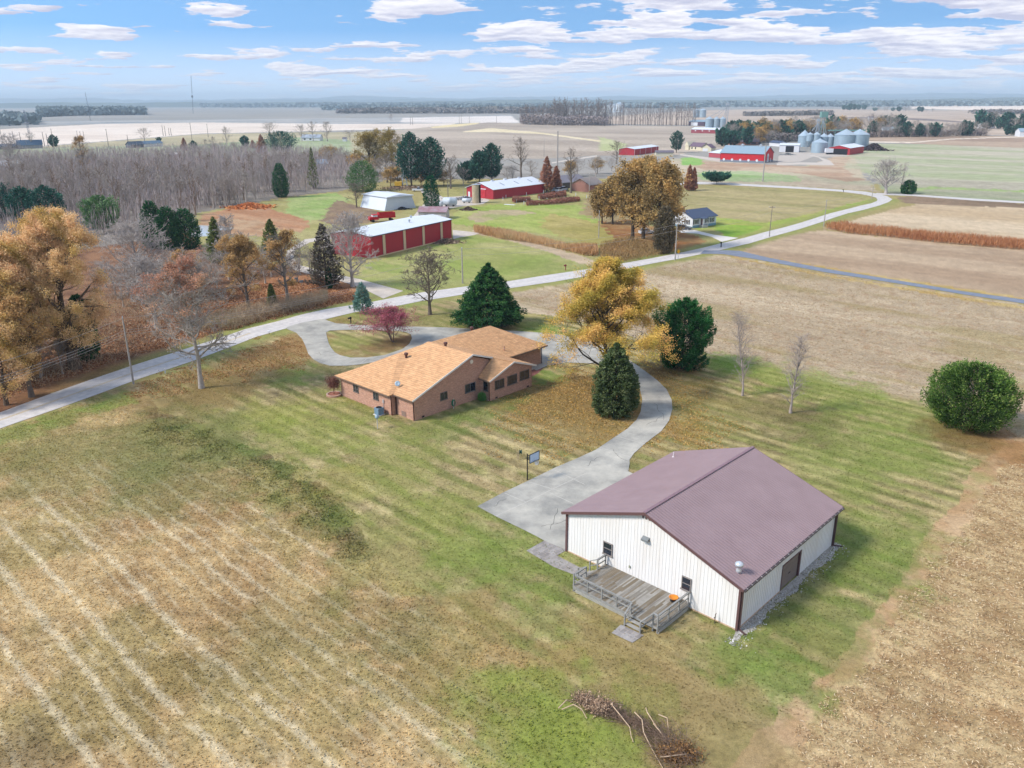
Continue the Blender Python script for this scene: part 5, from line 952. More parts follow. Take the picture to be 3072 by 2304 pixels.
# basketball hoop and small things by the pad
hp = P(1582, 1440); q = empty('basketball_hoop', hp, RZ, 'black basketball hoop with clear backboard at the edge of the concrete pad', 'basketball hoop')
q.rotation_euler.z = RZ - math.pi / 2 + math.pi / 2
MB().tube((0, 0, 0), (0, 0, 2.95), .065, .055, 12).build('pole', M('black_paint', '#1c1c20', rough=.4, var=0), q)
m = MB(); m.bar((0, 0, 2.8), (.25, -.35, 2.75), .05); m.bar((0, 0, 2.3), (.25, -.35, 2.45), .05); m.build('arm', _mats['black_paint'], q)
b0 = MB(); b0.box(-.05, 1.35, -.40, -.37, 2.05, 2.95)
bb = b0.build('backboard', M('clear_board', '#b9cbdd', rough=.2, var=.04), q)
m = MB(); [m.box(*v) for v in ((-.09, 1.39, -.43, -.36, 2.0, 2.06), (-.09, 1.39, -.43, -.36, 2.94, 3.0), (-.09, -.04, -.43, -.36, 2.0, 3.0), (1.34, 1.39, -.43, -.36, 2.0, 3.0))]; m.build('board_frame', M('frame_blue_black', '#26344a', var=0), bb)
m = MB()
for i in range(16): a, b = i * math.pi / 8, (i + 1) * math.pi / 8; m.bar((.65 + .23 * math.cos(a), -.7 + .23 * math.sin(a), 2.15), (.65 + .23 * math.cos(b), -.7 + .23 * math.sin(b), 2.15), .025)
rim = m.build('rim', M('rim_steel', '#8d8a88', rough=.4, metal=.3), q)
m = MB()
for i in range(12):
    a, b = i * math.pi / 6, (i + 1) * math.pi / 6
    for s in (0, 1): c1, c2 = (a, b) if s else (b, a); m.bar((.65 + .22 * math.cos(c1), -.7 + .22 * math.sin(c1), 2.13), (.65 + .13 * math.cos(c2), -.7 + .13 * math.sin(c2), 1.75), .018)
m.build('net', M('net_white', '#e3e6e8', var=0), rim)
q = empty('hose_stand', P(1556, 1378), RZ, 'two thin pipes with a dark green hose reel beside the hoop', 'hose reel')
m = MB(); m.tube((0, 0, 0), (0, 0, 1.0), .03); m.tube((-.12, .12, 0), (-.12, .12, .95), .03); m.build('pipe', M('pipe_tan', '#a08e7c', var=.05), q)
m = MB(); m.lathe([(.20, -.10), (.26, -.08), (.15, -.04), (.15, .04), (.26, .08), (.20, .10)], (.28, 0, .85), 16, 'x') if False else m.lathe([(.28, -.12), (.28, -.09), (.17, -.07), (.17, .07), (.28, .09), (.28, .12)], (0, 0, 0), 16); o = m.build('reel', M('dark_green_plastic', '#1e4a44', rough=.4), q); o.location = (.22, -.1, .85); o.rotation_euler = (1.57, 0, .6)

# ---------------------------------------------------------------- the brick house
brk = brickmat('tan_red_brick', '#c29078', '#a67462', '#c0a492', .22, .08); shg = brickmat('tan_shingles', '#d8aa7e', '#c99a70', '#ae8662', .5, .12, 1.0, .010)
fas = M('white_fascia', '#e2ddd6', var=.03); brwn = M('brown_metal', '#4a302c', rough=.45, var=.05); pale = M('pale_trim', '#b9aea4', var=.05)
def house():
    r = empty('brick_house', HC, RZ, 'tan brick ranch house with orange tan shingle roofs and a garage wing', 'house')
    h = 2.75; wl = -.7
    m = MB()
    # gable wall (towards the barn), near wall, wing wall, far walls
    m.poly([(0, 0, 0), (19.3, 0, 0), (19.3, 0, h), (9.8, 0, 6.05), (0, 0, h)]); m.poly([(0, 0, 0), (0, 0, h), (0, 3.45, h), (0, 3.45, 0)])
    m.poly([(0, 3.45, 0), (0, 3.45, h), (wl, 3.45, h), (wl, 3.45, 0)]); m.poly([(wl, 3.45, 0), (wl, 3.45, h), (wl, 14.2, h), (wl, 14.2, 0)]); m.poly([(wl, 14.2, 0), (wl, 14.2, h), (11, 14.2, h), (11, 14.2, 0)])
    # sunroom
    m.poly([(11.2, -1.85, 0), (11.2, -1.85, 2.9), (11.2, 0, 2.9), (11.2, 0, 0)]); m.poly([(11.2, -1.85, 0), (19.3, -1.85, 0), (19.3, -1.85, 2.85), (15.5, -1.85, 4.25), (11.2, -1.85, 2.85)]); m.poly([(19.3, -1.85, 0), (19.3, 4.0, 0), (19.3, 4.0, 2.75), (19.3, -1.85, 2.75)])
    # garage wing
    m.poly([(19.3, 3.95, 0), (27.7, 3.95, 0), (27.7, 3.95, h), (19.3, 3.95, h)]); m.poly([(27.7, 3.95, 0), (27.7, 14.7, 0), (27.7, 14.7, h), (27.7, 3.95, h)]); m.poly([(27.7, 14.7, 0), (11, 14.7, 0), (11, 14.7, h), (27.7, 14.7, h)])
    m.build('wall', brk, r)
    # roofs
    E, Nn, TL, TR, RE, PK, NE = (-1.15, 14.9, 2.78), (-1.15, 3.35, 2.78), (5.35, 9.3, 5.25), (6.9, 8.95, 5.45), (9.8, 8.4, 6.4), (9.8, -.38, 6.4), (-.45, -.38, 2.82)
    HR = (16.5, 8.4, 4.2); m = MB()
    def slab(pts, t=.12):
        n = len(pts); m.poly(pts); lo = [(x, y, z - t) for x, y, z in pts]; m.poly(lo[::-1])
        for i in range(n): j = (i + 1) % n; m.poly([pts[i], lo[i], lo[j], pts[j]])
    slab([NE, PK, RE, TR, (-.45, 3.35, 2.83)]); slab([Nn, TL, E]); slab([(-.45, 3.3, 2.86), TR, TL, (-1.15, 3.35, 2.79)]); slab([E, TL, TR, RE, (10.2, 14.9, 2.9)])
    k = (6.4 - 3.0) / 10.1
    def zr(x): return 6.4 - (x - 9.8) * k
    slab([(9.8, -.38, 6.4), (13.25, -.38, zr(13.25)), (15.5, -2.2, zr(15.5)), (19.9, -2.2, zr(19.9)), (19.9, 8.4, zr(19.9)), (9.8, 8.4, 6.4)])
    slab([(15.5, -2.2, zr(15.5)), (13.0, .05, zr(13.0)) if False else (13.25, -.38, zr(13.25)), (11.0, -.02, 2.98), (10.85, -2.2, 2.90)])
    g = m.build('roof', shg, r)
    m = MB(); P1, P2, P3, P4 = (22.5, 9.4, 5.9), (10.3, 9.4, 5.85), (28.5, 3.35, 2.85), (28.5, 15.4, 2.85)
    slab([(9.9, 3.35, 2.85), P3, P1, P2]); slab([P3, P4, P1]); slab([P4, (9.9, 15.4, 2.85), P2, P1]); gr = m.build('garage_roof', shg, r)
    m = MB()
    for a, b in ((NE, PK), (PK, (13.3, -.38, zr(13.3))), ((10.85, -2.2, 2.88), (15.5, -2.2, zr(15.5))), ((15.5, -2.2, zr(15.5)), (19.9, -2.2, zr(19.9)))): m.bar((a[0], a[1] - .03, a[2] - .06), (b[0], b[1] - .03, b[2] - .06), .05, .22)
    m.build('white_fascia_board', fas, r)
    for a, b in ((NE, (-.45, 3.3, 2.83)), (Nn, E), ((10.85, -2.2, 2.9), (10.85, -.2, 2.94)), ((19.9, 3.3, 2.83), (28.5, 3.33, 2.83)), ((28.52, 3.3, 2.83), (28.52, 15.4, 2.83))):
        m = MB(); m.bar((a[0] - .03, a[1], a[2] - .12), (b[0] - .03, b[1], b[2] - .12), .12, .13); m.build('gutter', M('gutter_tan', '#7a6658', rough=.5), r)
    for (x, y) in [(-.06, .02), (-.10, 3.35), (11.14, -1.80), (27.76, 3.9), (-.72, 3.52)]: m = MB(); m.box(x - .05, x + .05, y - .08, y + .0, 0.05, 2.75); m.build('downspout', brwn, r)
    for a0, a1, c, z0, z1, st in [(10.25, 11.35, wl, 1.3, 2.62, 'grid'), (6.05, 7.1, wl, 1.3, 2.62, 'grid')]: window(r, 'x', c, a0, a1, z0, z1, -1, M('window_grey_frame', '#6d655f', var=.05), st)
    for a0, a1, c, z0, z1, st in [(4.32, 5.5, 0, 1.45, 2.5, 'slide'), (8.55, 10.4, 0, 1.3, 2.5, 'slide'), (12.15, 13.9, -1.85, 1.3, 2.55, 'slide'), (14.5, 16.35, -1.85, 1.28, 2.6, 'one'), (16.9, 18.75, -1.85, 1.35, 2.65, 'slide')]: window(r, 'y', c, a0, a1, z0, z1, -1, _mats['window_grey_frame'], st)
    window(r, 'x', 11.2, -1.6, -.75, 1.25, 2.6, -1, _mats['window_grey_frame'], 'one')
    for (x, y, z) in [(5.75, 8.2, 5.2), (10.0, 5.13, 6.35), (19.6, 10.2, 5.6)]:
        m = MB(); m.lathe([(.17, z - .3), (.17, z + .25), (.26, z + .28), (.28, z + .48), (.2, z + .56), (.02, z + .58)], (x, y, 0), 14); m.build('roof_vent', M('vent_dark_brown', '#5c3d36', rough=.5), r)
    z = 3.6; m = MB(); m.tube((20.6, 4.6, 3.2), (20.6, 4.6, 4.15), .07); m.tube((20.6, 4.6, 3.75), (20.6, 4.6, 3.85), .16, .08); m.build('vent_pipe', M('pipe_pinkish', '#b08a78'), gr)
    m = MB(); m.lathe([(.27, -.03), (.27, .03), (.2, .05), (.02, .05)], n=20); o = m.build('gable_louvre', M('louvre_cream', '#ded5c4'), r); o.location = (9.8, -.04, 5.35); o.rotation_euler = (math.pi / 2, 0, 0)
    for (x, y) in [(1.4, -.02), (12.42, -1.87), (18.5, -1.87)]: m = MB(); m.box(x - .2, x + .2, y - .03, y - .002, .1, .3); m.build('crawl_vent', M('vent_black', '#2a2624', var=0), r)
    m = MB(); m.box(-.04, -.002, 1.55, 2.4, .1, .75); m.build('access_panel', M('panel_brown', '#8a7468'), r)
    m = MB(); m.box(-.82, -.702, 4.9, 5.15, 1.3, 1.75); m.tube((-.76, 5.02, .2), (-.76, 5.02, 1.3), .03); m.build('electric_box', M('box_grey', '#b0aaa8'), r)
house()
def hloc(x, y, z=0.0): return loc2(x, y, z, HC)
q = empty('satellite_dish', hloc(.9, 4.0, 3.15), RZ, 'grey satellite dish on the brick house roof valley', 'satellite dish')
MB().bar((0, 0, -.05), (0, 0, .5), .05).build('mast', steel, q); o = MB().lathe([(.01, 0), (.2, .03), (.34, .1), (.35, .12), (.2, .06), (.01, .03)], n=18).build('dish', M('dish_blue_grey', '#9fb4c2', rough=.4), q, smooth=True); o.location = (-.1, -.05, .55); o.rotation_euler = (.7, -.9, 0); MB().bar((-.1, -.05, .5), (-.5, -.2, .62), .025).build('feed_arm', steel, q)
q = empty('air_conditioner', hloc(-1.6, 4.9), RZ, 'blue grey outdoor air conditioner beside the brick house', 'air conditioner')
MB().box(-.55, .55, -.55, .55, 0, .08).build('pad', M('pad_concrete', '#d0c8bc'), q); b0 = MB().box(-.42, .42, -.42, .42, .08, .95).build('cabinet', M('ac_blue_grey', '#7d98ac', rough=.5), q)
m = MB(); [m.box(-.435, .435, -.435, .435, z, z + .02) for z in np.arange(.16, .9, .09)]; m.build('louvre', M('ac_slat', '#5f788a'), b0); m = MB(); m.lathe([(.36, .95), (.36, 1.0), (.30, 1.0), (.30, .965), (.01, .965)], n=20); m.build('fan_guard', M('fan_black', '#20242a'), q)
q = empty('yard_post', hloc(-4.6, 1.3), 0, 'thin grey post with a domed cap on the lawn in front of the air conditioner', 'post')
MB().tube((0, 0, 0), (0, 0, 1.35), .045).build('post', M('post_grey', '#b7b9b8'), q); MB().lathe([(.12, 1.3), (.24, 1.42), (.26, 1.55), (.15, 1.78), (.02, 1.84)], n=14).build('cap', M('cap_blue_grey', '#8fa6b4', rough=.4), q, smooth=True)
q = empty('hose_reel', hloc(6.2, -.35), RZ, 'green garden hose coiled on a post against the gable wall', 'hose reel')
MB().tube((0, 0, 0), (0, 0, 1.3), .035).build('post', white, q); m = MB()
for k in range(5):
    for i in range(18): a, b = i * math.pi / 9, (i + 1) * math.pi / 9; R1 = .24 + .03 * (k % 3); m.bar((R1 * math.cos(a), -.12 + .05 * k, .75 + 1.55 * R1 * math.sin(a)), (R1 * math.cos(b), -.12 + .05 * k, .75 + 1.55 * R1 * math.sin(b)), .035)
m.build('hose', M('hose_green', '#0f7a5a', rough=.4), q)
def shrub(name, loc, H, R, cols, label, n=2200, seed=1, size=.12, cat='shrub'):
    parts = make_conifer(seed, H, R, cols, n=n, form='ball', size=size, low=.05); return place(parts, name, label, cat, loc)
shrub('shrub', hloc(10.6, -1.0), 1.1, .55, ['#3f6a34', '#5c8a48', '#7aa05c'], 'small round green shrub where the sunroom meets the gable wall')
q = empty('brick_planter', hloc(-1.35, 15.0), 0, 'low curved brick planter ring at the far corner of the house', 'planter')
m = MB(); [m.bar((.95 * math.cos(a), .95 * math.sin(a), .12), (.95 * math.cos(a + .3), .95 * math.sin(a + .3), .12), .2, .24) for a in np.arange(0, 6.2, .3)]; m.build('ring', brk, q); MB().lathe([(.86, 0), (.86, .16), (.01, .2)], n=16).build('soil', M('reddish_mulch', '#96604c', var=.2), q)
place(make_decid(5, 1.9, .8, barkc='#6a5248', base=.5, form='umb', nl=16, cols=['#5a3c38', '#7a5048', '#8a6a58'], leaves=5, lsize=.12, lev=3, hi=False, twr=.012, r0=.05), 'weeping_tree', 'small umbrella shaped reddish tree in the brick planter', 'tree', hloc(-1.35, 15.0, .15))
lsheet('garden_walk', [(19.3, 2.9), (28.7, 2.9), (28.7, 13.5), (27.9, 13.5), (27.9, 3.7), (19.3, 3.7)], .03, M('walk_concrete', '#c6beb2', var=.08), HC)
lsheet('mulch_bed', [(19.35, .2), (24, 1.2), (27.6, 2.85), (19.35, 2.85)], .02, M('red_mulch', '#80524a', var=.25, scale=3), HC)
# ---------------------------------------------------------------- farm buildings, houses, bins
redm = M('barn_red', '#b0303c', rough=.6, var=.08, scale=.3, k=.8); redb = M('bright_barn_red', '#c8202c', rough=.6, var=.06, scale=.3, k=.8); wroof = M('white_metal_roof', '#e6ecf2', rough=.5, var=.04, scale=.2, k=.8)
groof = M('grey_blue_metal_roof', '#93aab8', rough=.5, var=.05, k=.8); wsid = M('white_siding', '#e4e6ea', var=.04, k=.8); navy = M('navy_shingle', '#46536a', var=.12, scale=2); droof = M('dark_shingle', '#6b646c', var=.12, scale=1); crm = M('cream_siding', '#e0d8bc', var=.04, k=.8)
rusty = M('rusty_roof', '#8c6066', var=.2, scale=.4, col2='#a0949a'); tanp = M('tan_post', '#cdb795', var=.05); dark = M('dark_opening', '#1f2026', var=0); blk = M('matt_black', '#202024', var=0, rough=.6); brik = M('far_brick', '#9a7064', var=.12); gbas = M('grey_base', '#75808c', var=.05)
def frame(C, R):
    c, r = P(*C), P(*R); d = r - c; return c, float(np.hypot(d[0], d[1])), math.atan2(d[1], d[0])
def gable(name, label, cat, C, R, dep, h, rise, wall, roof, ridge='x', ov=.4, items=(), group=None, ridge_off=.5):
    c, Ln, a = frame(C, R); r = empty(name, c, a, label, cat, group); m = MB()
    m.poly([(0, 0, 0), (Ln, 0, 0), (Ln, 0, h), (0, 0, h)]); m.poly([(Ln, dep, 0), (0, dep, 0), (0, dep, h), (Ln, dep, h)])
    m.poly([(0, dep, 0), (0, 0, 0), (0, 0, h), (0, dep, h)]); m.poly([(Ln, 0, 0), (Ln, dep, 0), (Ln, dep, h), (Ln, 0, h)])
    if ridge == 'x': m.poly([(0, dep, h), (0, 0, h), (0, dep * ridge_off, h + rise)]); m.poly([(Ln, 0, h), (Ln, dep, h), (Ln, dep * ridge_off, h + rise)])
    else: m.poly([(0, 0, h), (Ln, 0, h), (Ln / 2, 0, h + rise)]); m.poly([(Ln, dep, h), (0, dep, h), (Ln / 2, dep, h + rise)])
    m.build('wall', wall, r); m = MB(); t = .14
    if ridge == 'x':
        s = rise / (dep * ridge_off)
        for y0, y1, z0 in ((-ov, dep * ridge_off, h - ov * s), (dep + ov, dep * ridge_off, h - ov * rise / (dep * (1 - ridge_off)))):
            m.hexa([(-ov, y0, z0 + .02), (Ln + ov, y0, z0 + .02), (Ln + ov, y1, h + rise + .02), (-ov, y1, h + rise + .02), (-ov, y0, z0 + t), (Ln + ov, y0, z0 + t), (Ln + ov, y1, h + rise + t), (-ov, y1, h + rise + t)])
    else:
        s = rise / (Ln / 2)
        for x0, x1 in ((-ov, Ln / 2), (Ln + ov, Ln / 2)): z0 = h - ov * s; m.hexa([(x0, -ov, z0 + .02), (x1, -ov, h + rise + .02), (x1, dep + ov, h + rise + .02), (x0, dep + ov, z0 + .02), (x0, -ov, z0 + t), (x1, -ov, h + rise + t), (x1, dep + ov, h + rise + t), (x0, dep + ov, z0 + t)])
    rf = m.build('roof', roof, r)
    for it in items:
        nm, mt, bx = it[0], it[1], it[2:]; 
        for b in bx: m = MB(); m.box(*b); m.build(nm, mt, r)
    return r, Ln, rf
# large red shed
r, Ln, rf = gable('machine_shed', 'large red metal shed with tan posts behind the road trees', 'shed', (1115, 775), (1355, 716), 13.0, 5.4, .9, redm, wroof, ov=.3)
for x in (4.6, 13.0, 21.3, 29.7): m = MB(); m.box(x, x + 1.0, -.08, -.003, .0, 5.25); m.build('tan_panel', tanp, r); m = MB(); m.box(x - .07, x, -.06, -.002, 0, 5.25); m.box(x + 1.0, x + 1.07, -.06, -.002, 0, 5.25); m.build('dark_edge', navy, r)
m = MB(); m.box(-.05, Ln + .05, -.32, -.30, 5.25, 5.45); m.build('dark_fascia', navy, r); m = MB(); m.box(0, Ln, -.12, -.01, -.02, .25); m.build('base_board', tanp, r); m = MB(); m.box(Ln + .003, Ln + .06, -.1, .15, 0, 5.3); m.build('corner_trim', tanp, r)
for x, y in ((21, 4), (27, 8)): m = MB(); z = 5.4 + .9 * (y / 6.5 if y < 6.5 else (13 - y) / 6.5); m.lathe([(.2, z), (.2, z + .5), (.36, z + .6), (.3, z + .85), (.02, z + .95)], (x, y, 0), 10); m.build('roof_vent', steel, rf)
# long red shed
r, Ln, rf = gable('long_shed', 'long red metal shed with white roof near the hedges', 'shed', (1480, 598), (1633, 577), 14.5, 3.8, 2.3, redm, wroof, ov=.5)
for x in (7, 15, 24): m = MB(); m.box(x, x + 1.4, 7.0, 7.6, 6.1, 6.6); m.build('roof_vent', wroof, rf)
for x in (9, 18, 27): m = MB(); m.hexa([(x, 2.2, 4.65), (x + .8, 2.2, 4.65), (x + .8, 4.8, 5.48), (x, 4.8, 5.48), (x, 2.2, 4.69), (x + .8, 2.2, 4.69), (x + .8, 4.8, 5.52), (x, 4.8, 5.52)]); m.build('skylight', M('skylight_grey', '#9aa4ac'), rf)
m = MB(); m.box(-.12, -.01, 4.2, 8.6, .05, 3.6); m.build('sliding_door', M('door_red', '#c23a44', k=.8), r); m = MB(); m.box(-.16, -.01, 3.8, 9.0, 3.6, 3.85); m.build('door_track', wroof, r); m = MB(); m.box(-.1, -.01, 12.6, 13.6, .05, 2.2); m.build('side_door', wsid, r)
# white tapered shed
c, Ln, a = frame((1154, 633), (1248, 623)); r = empty('tapered_shed', c, a, 'white tapered metal building with sloping ends left of the arborvitae', 'shed'); Ln = 13.7; D_ = 16.2
m = MB(); i_ = 1.5; m.hexa([(0, 0, 0), (Ln, 0, 0), (Ln, D_, 0), (0, D_, 0), (i_, .25, 4.5), (Ln - i_, .25, 4.5), (Ln - i_, D_ - .25, 4.5), (i_, D_ - .25, 4.5)]); m.build('wall', M('white_blue_metal', '#d7e0e8', var=.05, scale=.3, k=.85), r)
m = MB(); m.hexa([(i_ - .5, -.4, 4.52), (Ln - i_ + .5, -.4, 4.52), (Ln - i_ + .5, D_ + .4, 4.52), (i_ - .5, D_ + .4, 4.52), (i_ - .5, -.4, 4.75), (Ln - i_ + .5, -.4, 4.75), (Ln - i_ + .5, D_ + .4, 4.75), (i_ - .5, D_ + .4, 4.75)]); m.hexa([(i_, 0, 4.75), (Ln - i_, 0, 4.75), (Ln - i_, D_, 4.75), (i_, D_, 4.75), (Ln / 2 - .3, 0, 5.3), (Ln / 2 + .3, 0, 5.3), (Ln / 2 + .3, D_, 5.3), (Ln / 2 - .3, D_, 5.3)]); m.build('roof', wroof, r)
r, Ln, rf = gable('wagon_shed', 'small old shed with patched rusty roof behind the large red shed', 'shed', (1256, 657), (1338, 658), 6.0, 2.4, 1.3, M('grey_boards', '#b8b4b4', var=.15, scale=.8, stretch=(3, 3, .4)), rusty, ov=.35)
m = MB(); m.box(2.0, 7.0, -.03, -.004, .1, 1.5); m.build('opening', dark, r); m = MB(); m.box(4.6, 7.6, -.06, -.03, .9, 1.5); m.build('white_board', wsid, r)
# old stave silo
p = P(1430, 609); r = empty('old_silo', p, .3, 'weathered roofless concrete silo at the end of the long red shed', 'silo')
m = MB(); n = 20
for i in range(n - 4):
    a0, a1 = 2 * math.pi * i / n, 2 * math.pi * (i + 1) / n; m.cur = 0 if i > 5 else 1
    q = [(R_ * math.cos(t), R_ * math.sin(t)) for R_, t in ((1.7, a0), (1.7, a1), (1.55, a1), (1.55, a0))]; m.hexa([(*x, 0) for x in q] + [(*x, 7.0) for x in q])
m.build('wall', [M('stave_tan', '#a89a80', var=.25, scale=1), M('stave_dark', '#6a5a4c', var=.3, scale=.8)], r); MB().lathe([(1.78, 6.9), (1.78, 7.05), (1.5, 7.05)], n=20).build('rim', steel, r)
m = MB(); [m.lathe([(1.74, z), (1.74, z + .06)], n=20) for z in (1.2, 2.6, 4.0, 5.4)]; 
# white house
r, Ln, rf = gable('white_house', 'small white house with navy shingle roof by the road drive', 'house', (2077, 685), (2147, 675), 8.6, 3.0, 1.9, wsid, navy, ov=.45)
m = MB(); m.box(0, Ln, -.05, -.002, 0, .75); m.box(-.05, -.002, 0, 8.6, 0, .5); m.build('blue_foundation', M('blue_paint', '#6f93a6'), r)
def hw(ax, c, a0, a1, z0, z1):
    w_ = window(r, ax, c, a0, a1, z0, z1, -1, wsid, 'grid', fw=.1)
    for b0, b1 in ((a0 - .45, a0 - .08), (a1 + .08, a1 + .45)): m = MB(); (m.box(b0, b1, c - .05, c - .003, z0, z1) if ax == 'y' else m.box(c - .05, c - .003, b0, b1, z0, z1)); m.build('shutter', blk, r)
hw('y', 0, .7, 2.2, 1.1, 2.5); hw('y', 0, 6.3, 7.2, 1.2, 2.5); hw('y', 0, 8.6, 9.7, 1.1, 2.5); hw('x', 0, 5.6, 6.9, 1.2, 2.5); hw('x', 0, 1.6, 2.8, 1.0, 2.4)
m = MB(); m.box(3.0, 5.6, -1.4, 0, .0, .7); m.build('porch', M('porch_grey', '#b6b4b2'), r); m = MB(); m.hexa([(2.9, -1.6, 2.75), (5.7, -1.6, 2.75), (5.7, .2, 2.75), (2.9, .2, 2.75), (2.9, -1.6, 2.8), (5.7, -1.6, 2.8), (5.7, .4, 3.2), (2.9, .4, 3.2)]); m.build('porch_roof', navy, r)
for x in (3.05, 5.4): m = MB(); m.box(x, x + .14, -1.5, -1.36, .7, 2.75); m.build('porch_post', wsid, r)
m = MB(); m.box(3.8, 4.7, -.06, -.003, .7, 2.7); m.build('front_door', M('door_plum', '#6a4a54'), r); m = MB(); m.box(1.2, 1.8, 5.0, 5.6, 4.4, 5.9); m.build('chimney', brik, rf)
# upper farm
r, Ln, rf = gable('red_barn', 'bright red long barn with grey blue roof and white arched door', 'barn', (2160, 484), (2290, 489), 17.5, 5.4, 4.0, redb, groof, ov=.5)
m = MB(); m.box(0, Ln, -.07, -.004, 0, 1.2); m.box(Ln + .004, Ln + .07, 0, 17.5, 0, 1.2); m.build('grey_base', gbas, r)
for i in range(5): x = Ln * (.09 + .19 * i); m = MB(); o = MB().lathe([(.75, -.04), (.75, .04), (.6, .06)], n=16).build('round_vent', wsid, r); o.location = (x, -.08, 1.3); o.rotation_euler = (math.pi / 2, 0, 0)
m = MB(); m.box(Ln + .075, Ln + .12, 5.6, 9.0, .05, 3.6); m.lathe([(1.7, Ln + .075), (1.7, Ln + .12)], (0, 7.3, 3.6), 20, 'x'); m.build('arched_door', wsid, r); m = MB(); m.box(Ln + .075, Ln + .11, 12, 13.2, .05, 2.2); m.build('side_door', wsid, r)
for x in (.38, .8): m = MB(); xx = Ln * x; m.box(xx - .8, xx + .8, 8.0, 9.6, 9.2, 10.0); m.hexa([(xx - 1, 7.8, 10.0), (xx + 1, 7.8, 10.0), (xx + 1, 9.8, 10.0), (xx - 1, 9.8, 10.0), (xx - .1, 8.7, 10.7), (xx + .1, 8.7, 10.7), (xx + .1, 8.9, 10.7), (xx - .1, 8.9, 10.7)]); m.build('cupola', steel, rf)
gable('red_annex', 'low dull red annex with white roof left of the bright red barn', 'shed', (2126, 471), (2160, 474), 20, 3.0, 1.6, M('dull_red', '#b4525c', k=.8), wroof)
r, Ln, rf = gable('red_shed', 'red machine shed with white posts above the autumn grove', 'shed', (1903, 466), (1975, 456), 12, 4.2, 1.0, redm, wroof)
for f in (.0, .22, .45, .68, .9): m = MB(); m.box(Ln * f, Ln * f + .4, -.05, -.004, 0, 4.1); m.build('white_post', wsid, r)
r, Ln, rf = gable('garage', 'small cream garage with dark roof in front of the red machine shed', 'garage', (1967, 469), (2020, 469), 7, 2.6, 1.2, crm, droof)
r, Ln, rf = gable('cream_house', 'cream farmhouse with purple brown roof and dormers', 'house', (2068, 450), (2104, 452), 9, 3.0, 2.6, crm, M('purple_shingle', '#6c5a68', var=.1))
for x in (2, 5.5): m = MB(); m.box(x, x + 1.2, -.05, -.003, .9, 2.3); m.build('window', glassd, r)
m = MB(); m.box(-3.6, 0, -1, 8, 0, 3.2); m.hexa([(-4, -1.4, 3.2), (.3, -1.4, 3.2), (.3, 8.2, 3.2), (-4, 8.2, 3.2), (-1.9, -1.4, 6.4), (-1.8, -1.4, 6.4), (-1.8, 8.2, 6.4), (-1.9, 8.2, 6.4)]); m.build('side_gable', crm, r)
gable('cream_garage', 'cream garage with gable end, right of the cream farmhouse', 'garage', (2104, 454), (2133, 455), 8, 2.8, 2.4, crm, _mats['purple_shingle'], ridge='y', items=(('garage_door', wsid, (1, 5, -.05, -.004, .05, 2.2)),))
gable('ranch_house', 'long grey brown roofed ranch house behind the bright red barn', 'house', (2182, 434), (2276, 435), 11, 2.7, 2.4, brik, M('grey_brown_shingle', '#8a7c84', var=.08), items=(('window', glassd, (20, 24, -.05, -.003, .8, 2.1), (26, 28, -.05, -.003, .8, 2.1)),))
gable('small_shed', 'small white shed with blue grey roof near the grain bins', 'shed', (2307, 437), (2338, 440), 7, 2.8, 1.5, wsid, navy)
r, Ln, rf = gable('open_shed', 'white machine shed with open front and red tractor inside', 'shed', (2337, 456), (2396, 457), 14, 5.0, 1.0, wsid, wroof, items=(('open_bay', dark, (4.5, 10.3, -.05, -.004, 0, 4.4)),))
gable('white_shop', 'white shop building with a small dark window beside the grain bins', 'shed', (2365, 444), (2396, 444), 10, 6.5, 2.2, M('pale_grey_metal', '#c8ccd2', k=.8), wroof, items=(('window', glassd, (4.5, 7, -.05, -.004, 4.6, 6.2),))) if False else None
r, Ln, rf = gable('far_red_barn', 'long low red barn with silver roof below the three silos', 'barn', (2073, 399), (2160, 401), 16, 4.2, 2.0, M('dull_barn_red', '#9a4a52', k=.8), wroof, items=(('window', wsid, (5, 6.5, -.06, -.004, 2.2, 3.4), (14, 15.5, -.06, -.004, 2.2, 3.4), (23, 24.5, -.06, -.004, 2.2, 3.4)),))
gable('purple_shed', 'dark purple shed with a white door on the field crest', 'shed', (2066, 377), (2113, 378), 22, 6.0, 2.5, M('purple_metal', '#5c4a5c', k=.8), groof, items=(('garage_door', wsid, (4, 16, -.1, -.004, .1, 5)),))
gable('grey_roof_barn', 'barn with a steep pale grey roof among the village trees', 'barn', (2230, 398), (2262, 394), 12, 3.5, 7.5, M('grey_boards_far', '#8f8c8c'), M('pale_grey_roof', '#b9c3cc', k=.8))
gable('far_farmhouse', 'white farmhouse under leafless trees beyond the thicket', 'house', (903, 422), (960, 422), 9, 3.0, 2.8, wsid, M('grey_white_roof', '#9aa4b0'), items=(('window', glassd, (3, 5, -.05, -.004, .9, 2.2), (9, 11, -.05, -.004, .9, 2.2)),))
gable('garden_shed', 'tiny white shed right of the far white farmhouse', 'shed', (1028, 424), (1038, 424), 4, 2.6, 1.2, wsid, droof)
gable('long_ranch', 'long dark roofed ranch house on the far left lawn', 'house', (395, 444), (434, 442), 9, 2.6, 2.6, M('dark_blue_siding', '#4a5664'), M('blue_black_shingle', '#3f4c5c'))
gable('white_ranch', 'white part of the ranch house with blue roof', 'house', (436, 441), (490, 438), 9, 2.6, 2.2, wsid, M('blue_shingle', '#5a7286'))
gable('dark_roof_house', 'dark blue roofed house at the far left behind trees', 'house', (52, 447), (128, 445), 14, 3.0, 4.0, M('grey_siding', '#8a8c92'), M('blue_dark_roof', '#3c5268'))
gable('left_edge_house', 'low dark roofed building at the left picture edge', 'house', (-60, 450), (45, 448), 10, 2.6, 1.8, M('grey_siding2', '#5c6068'), M('dark_slate', '#48505c'))
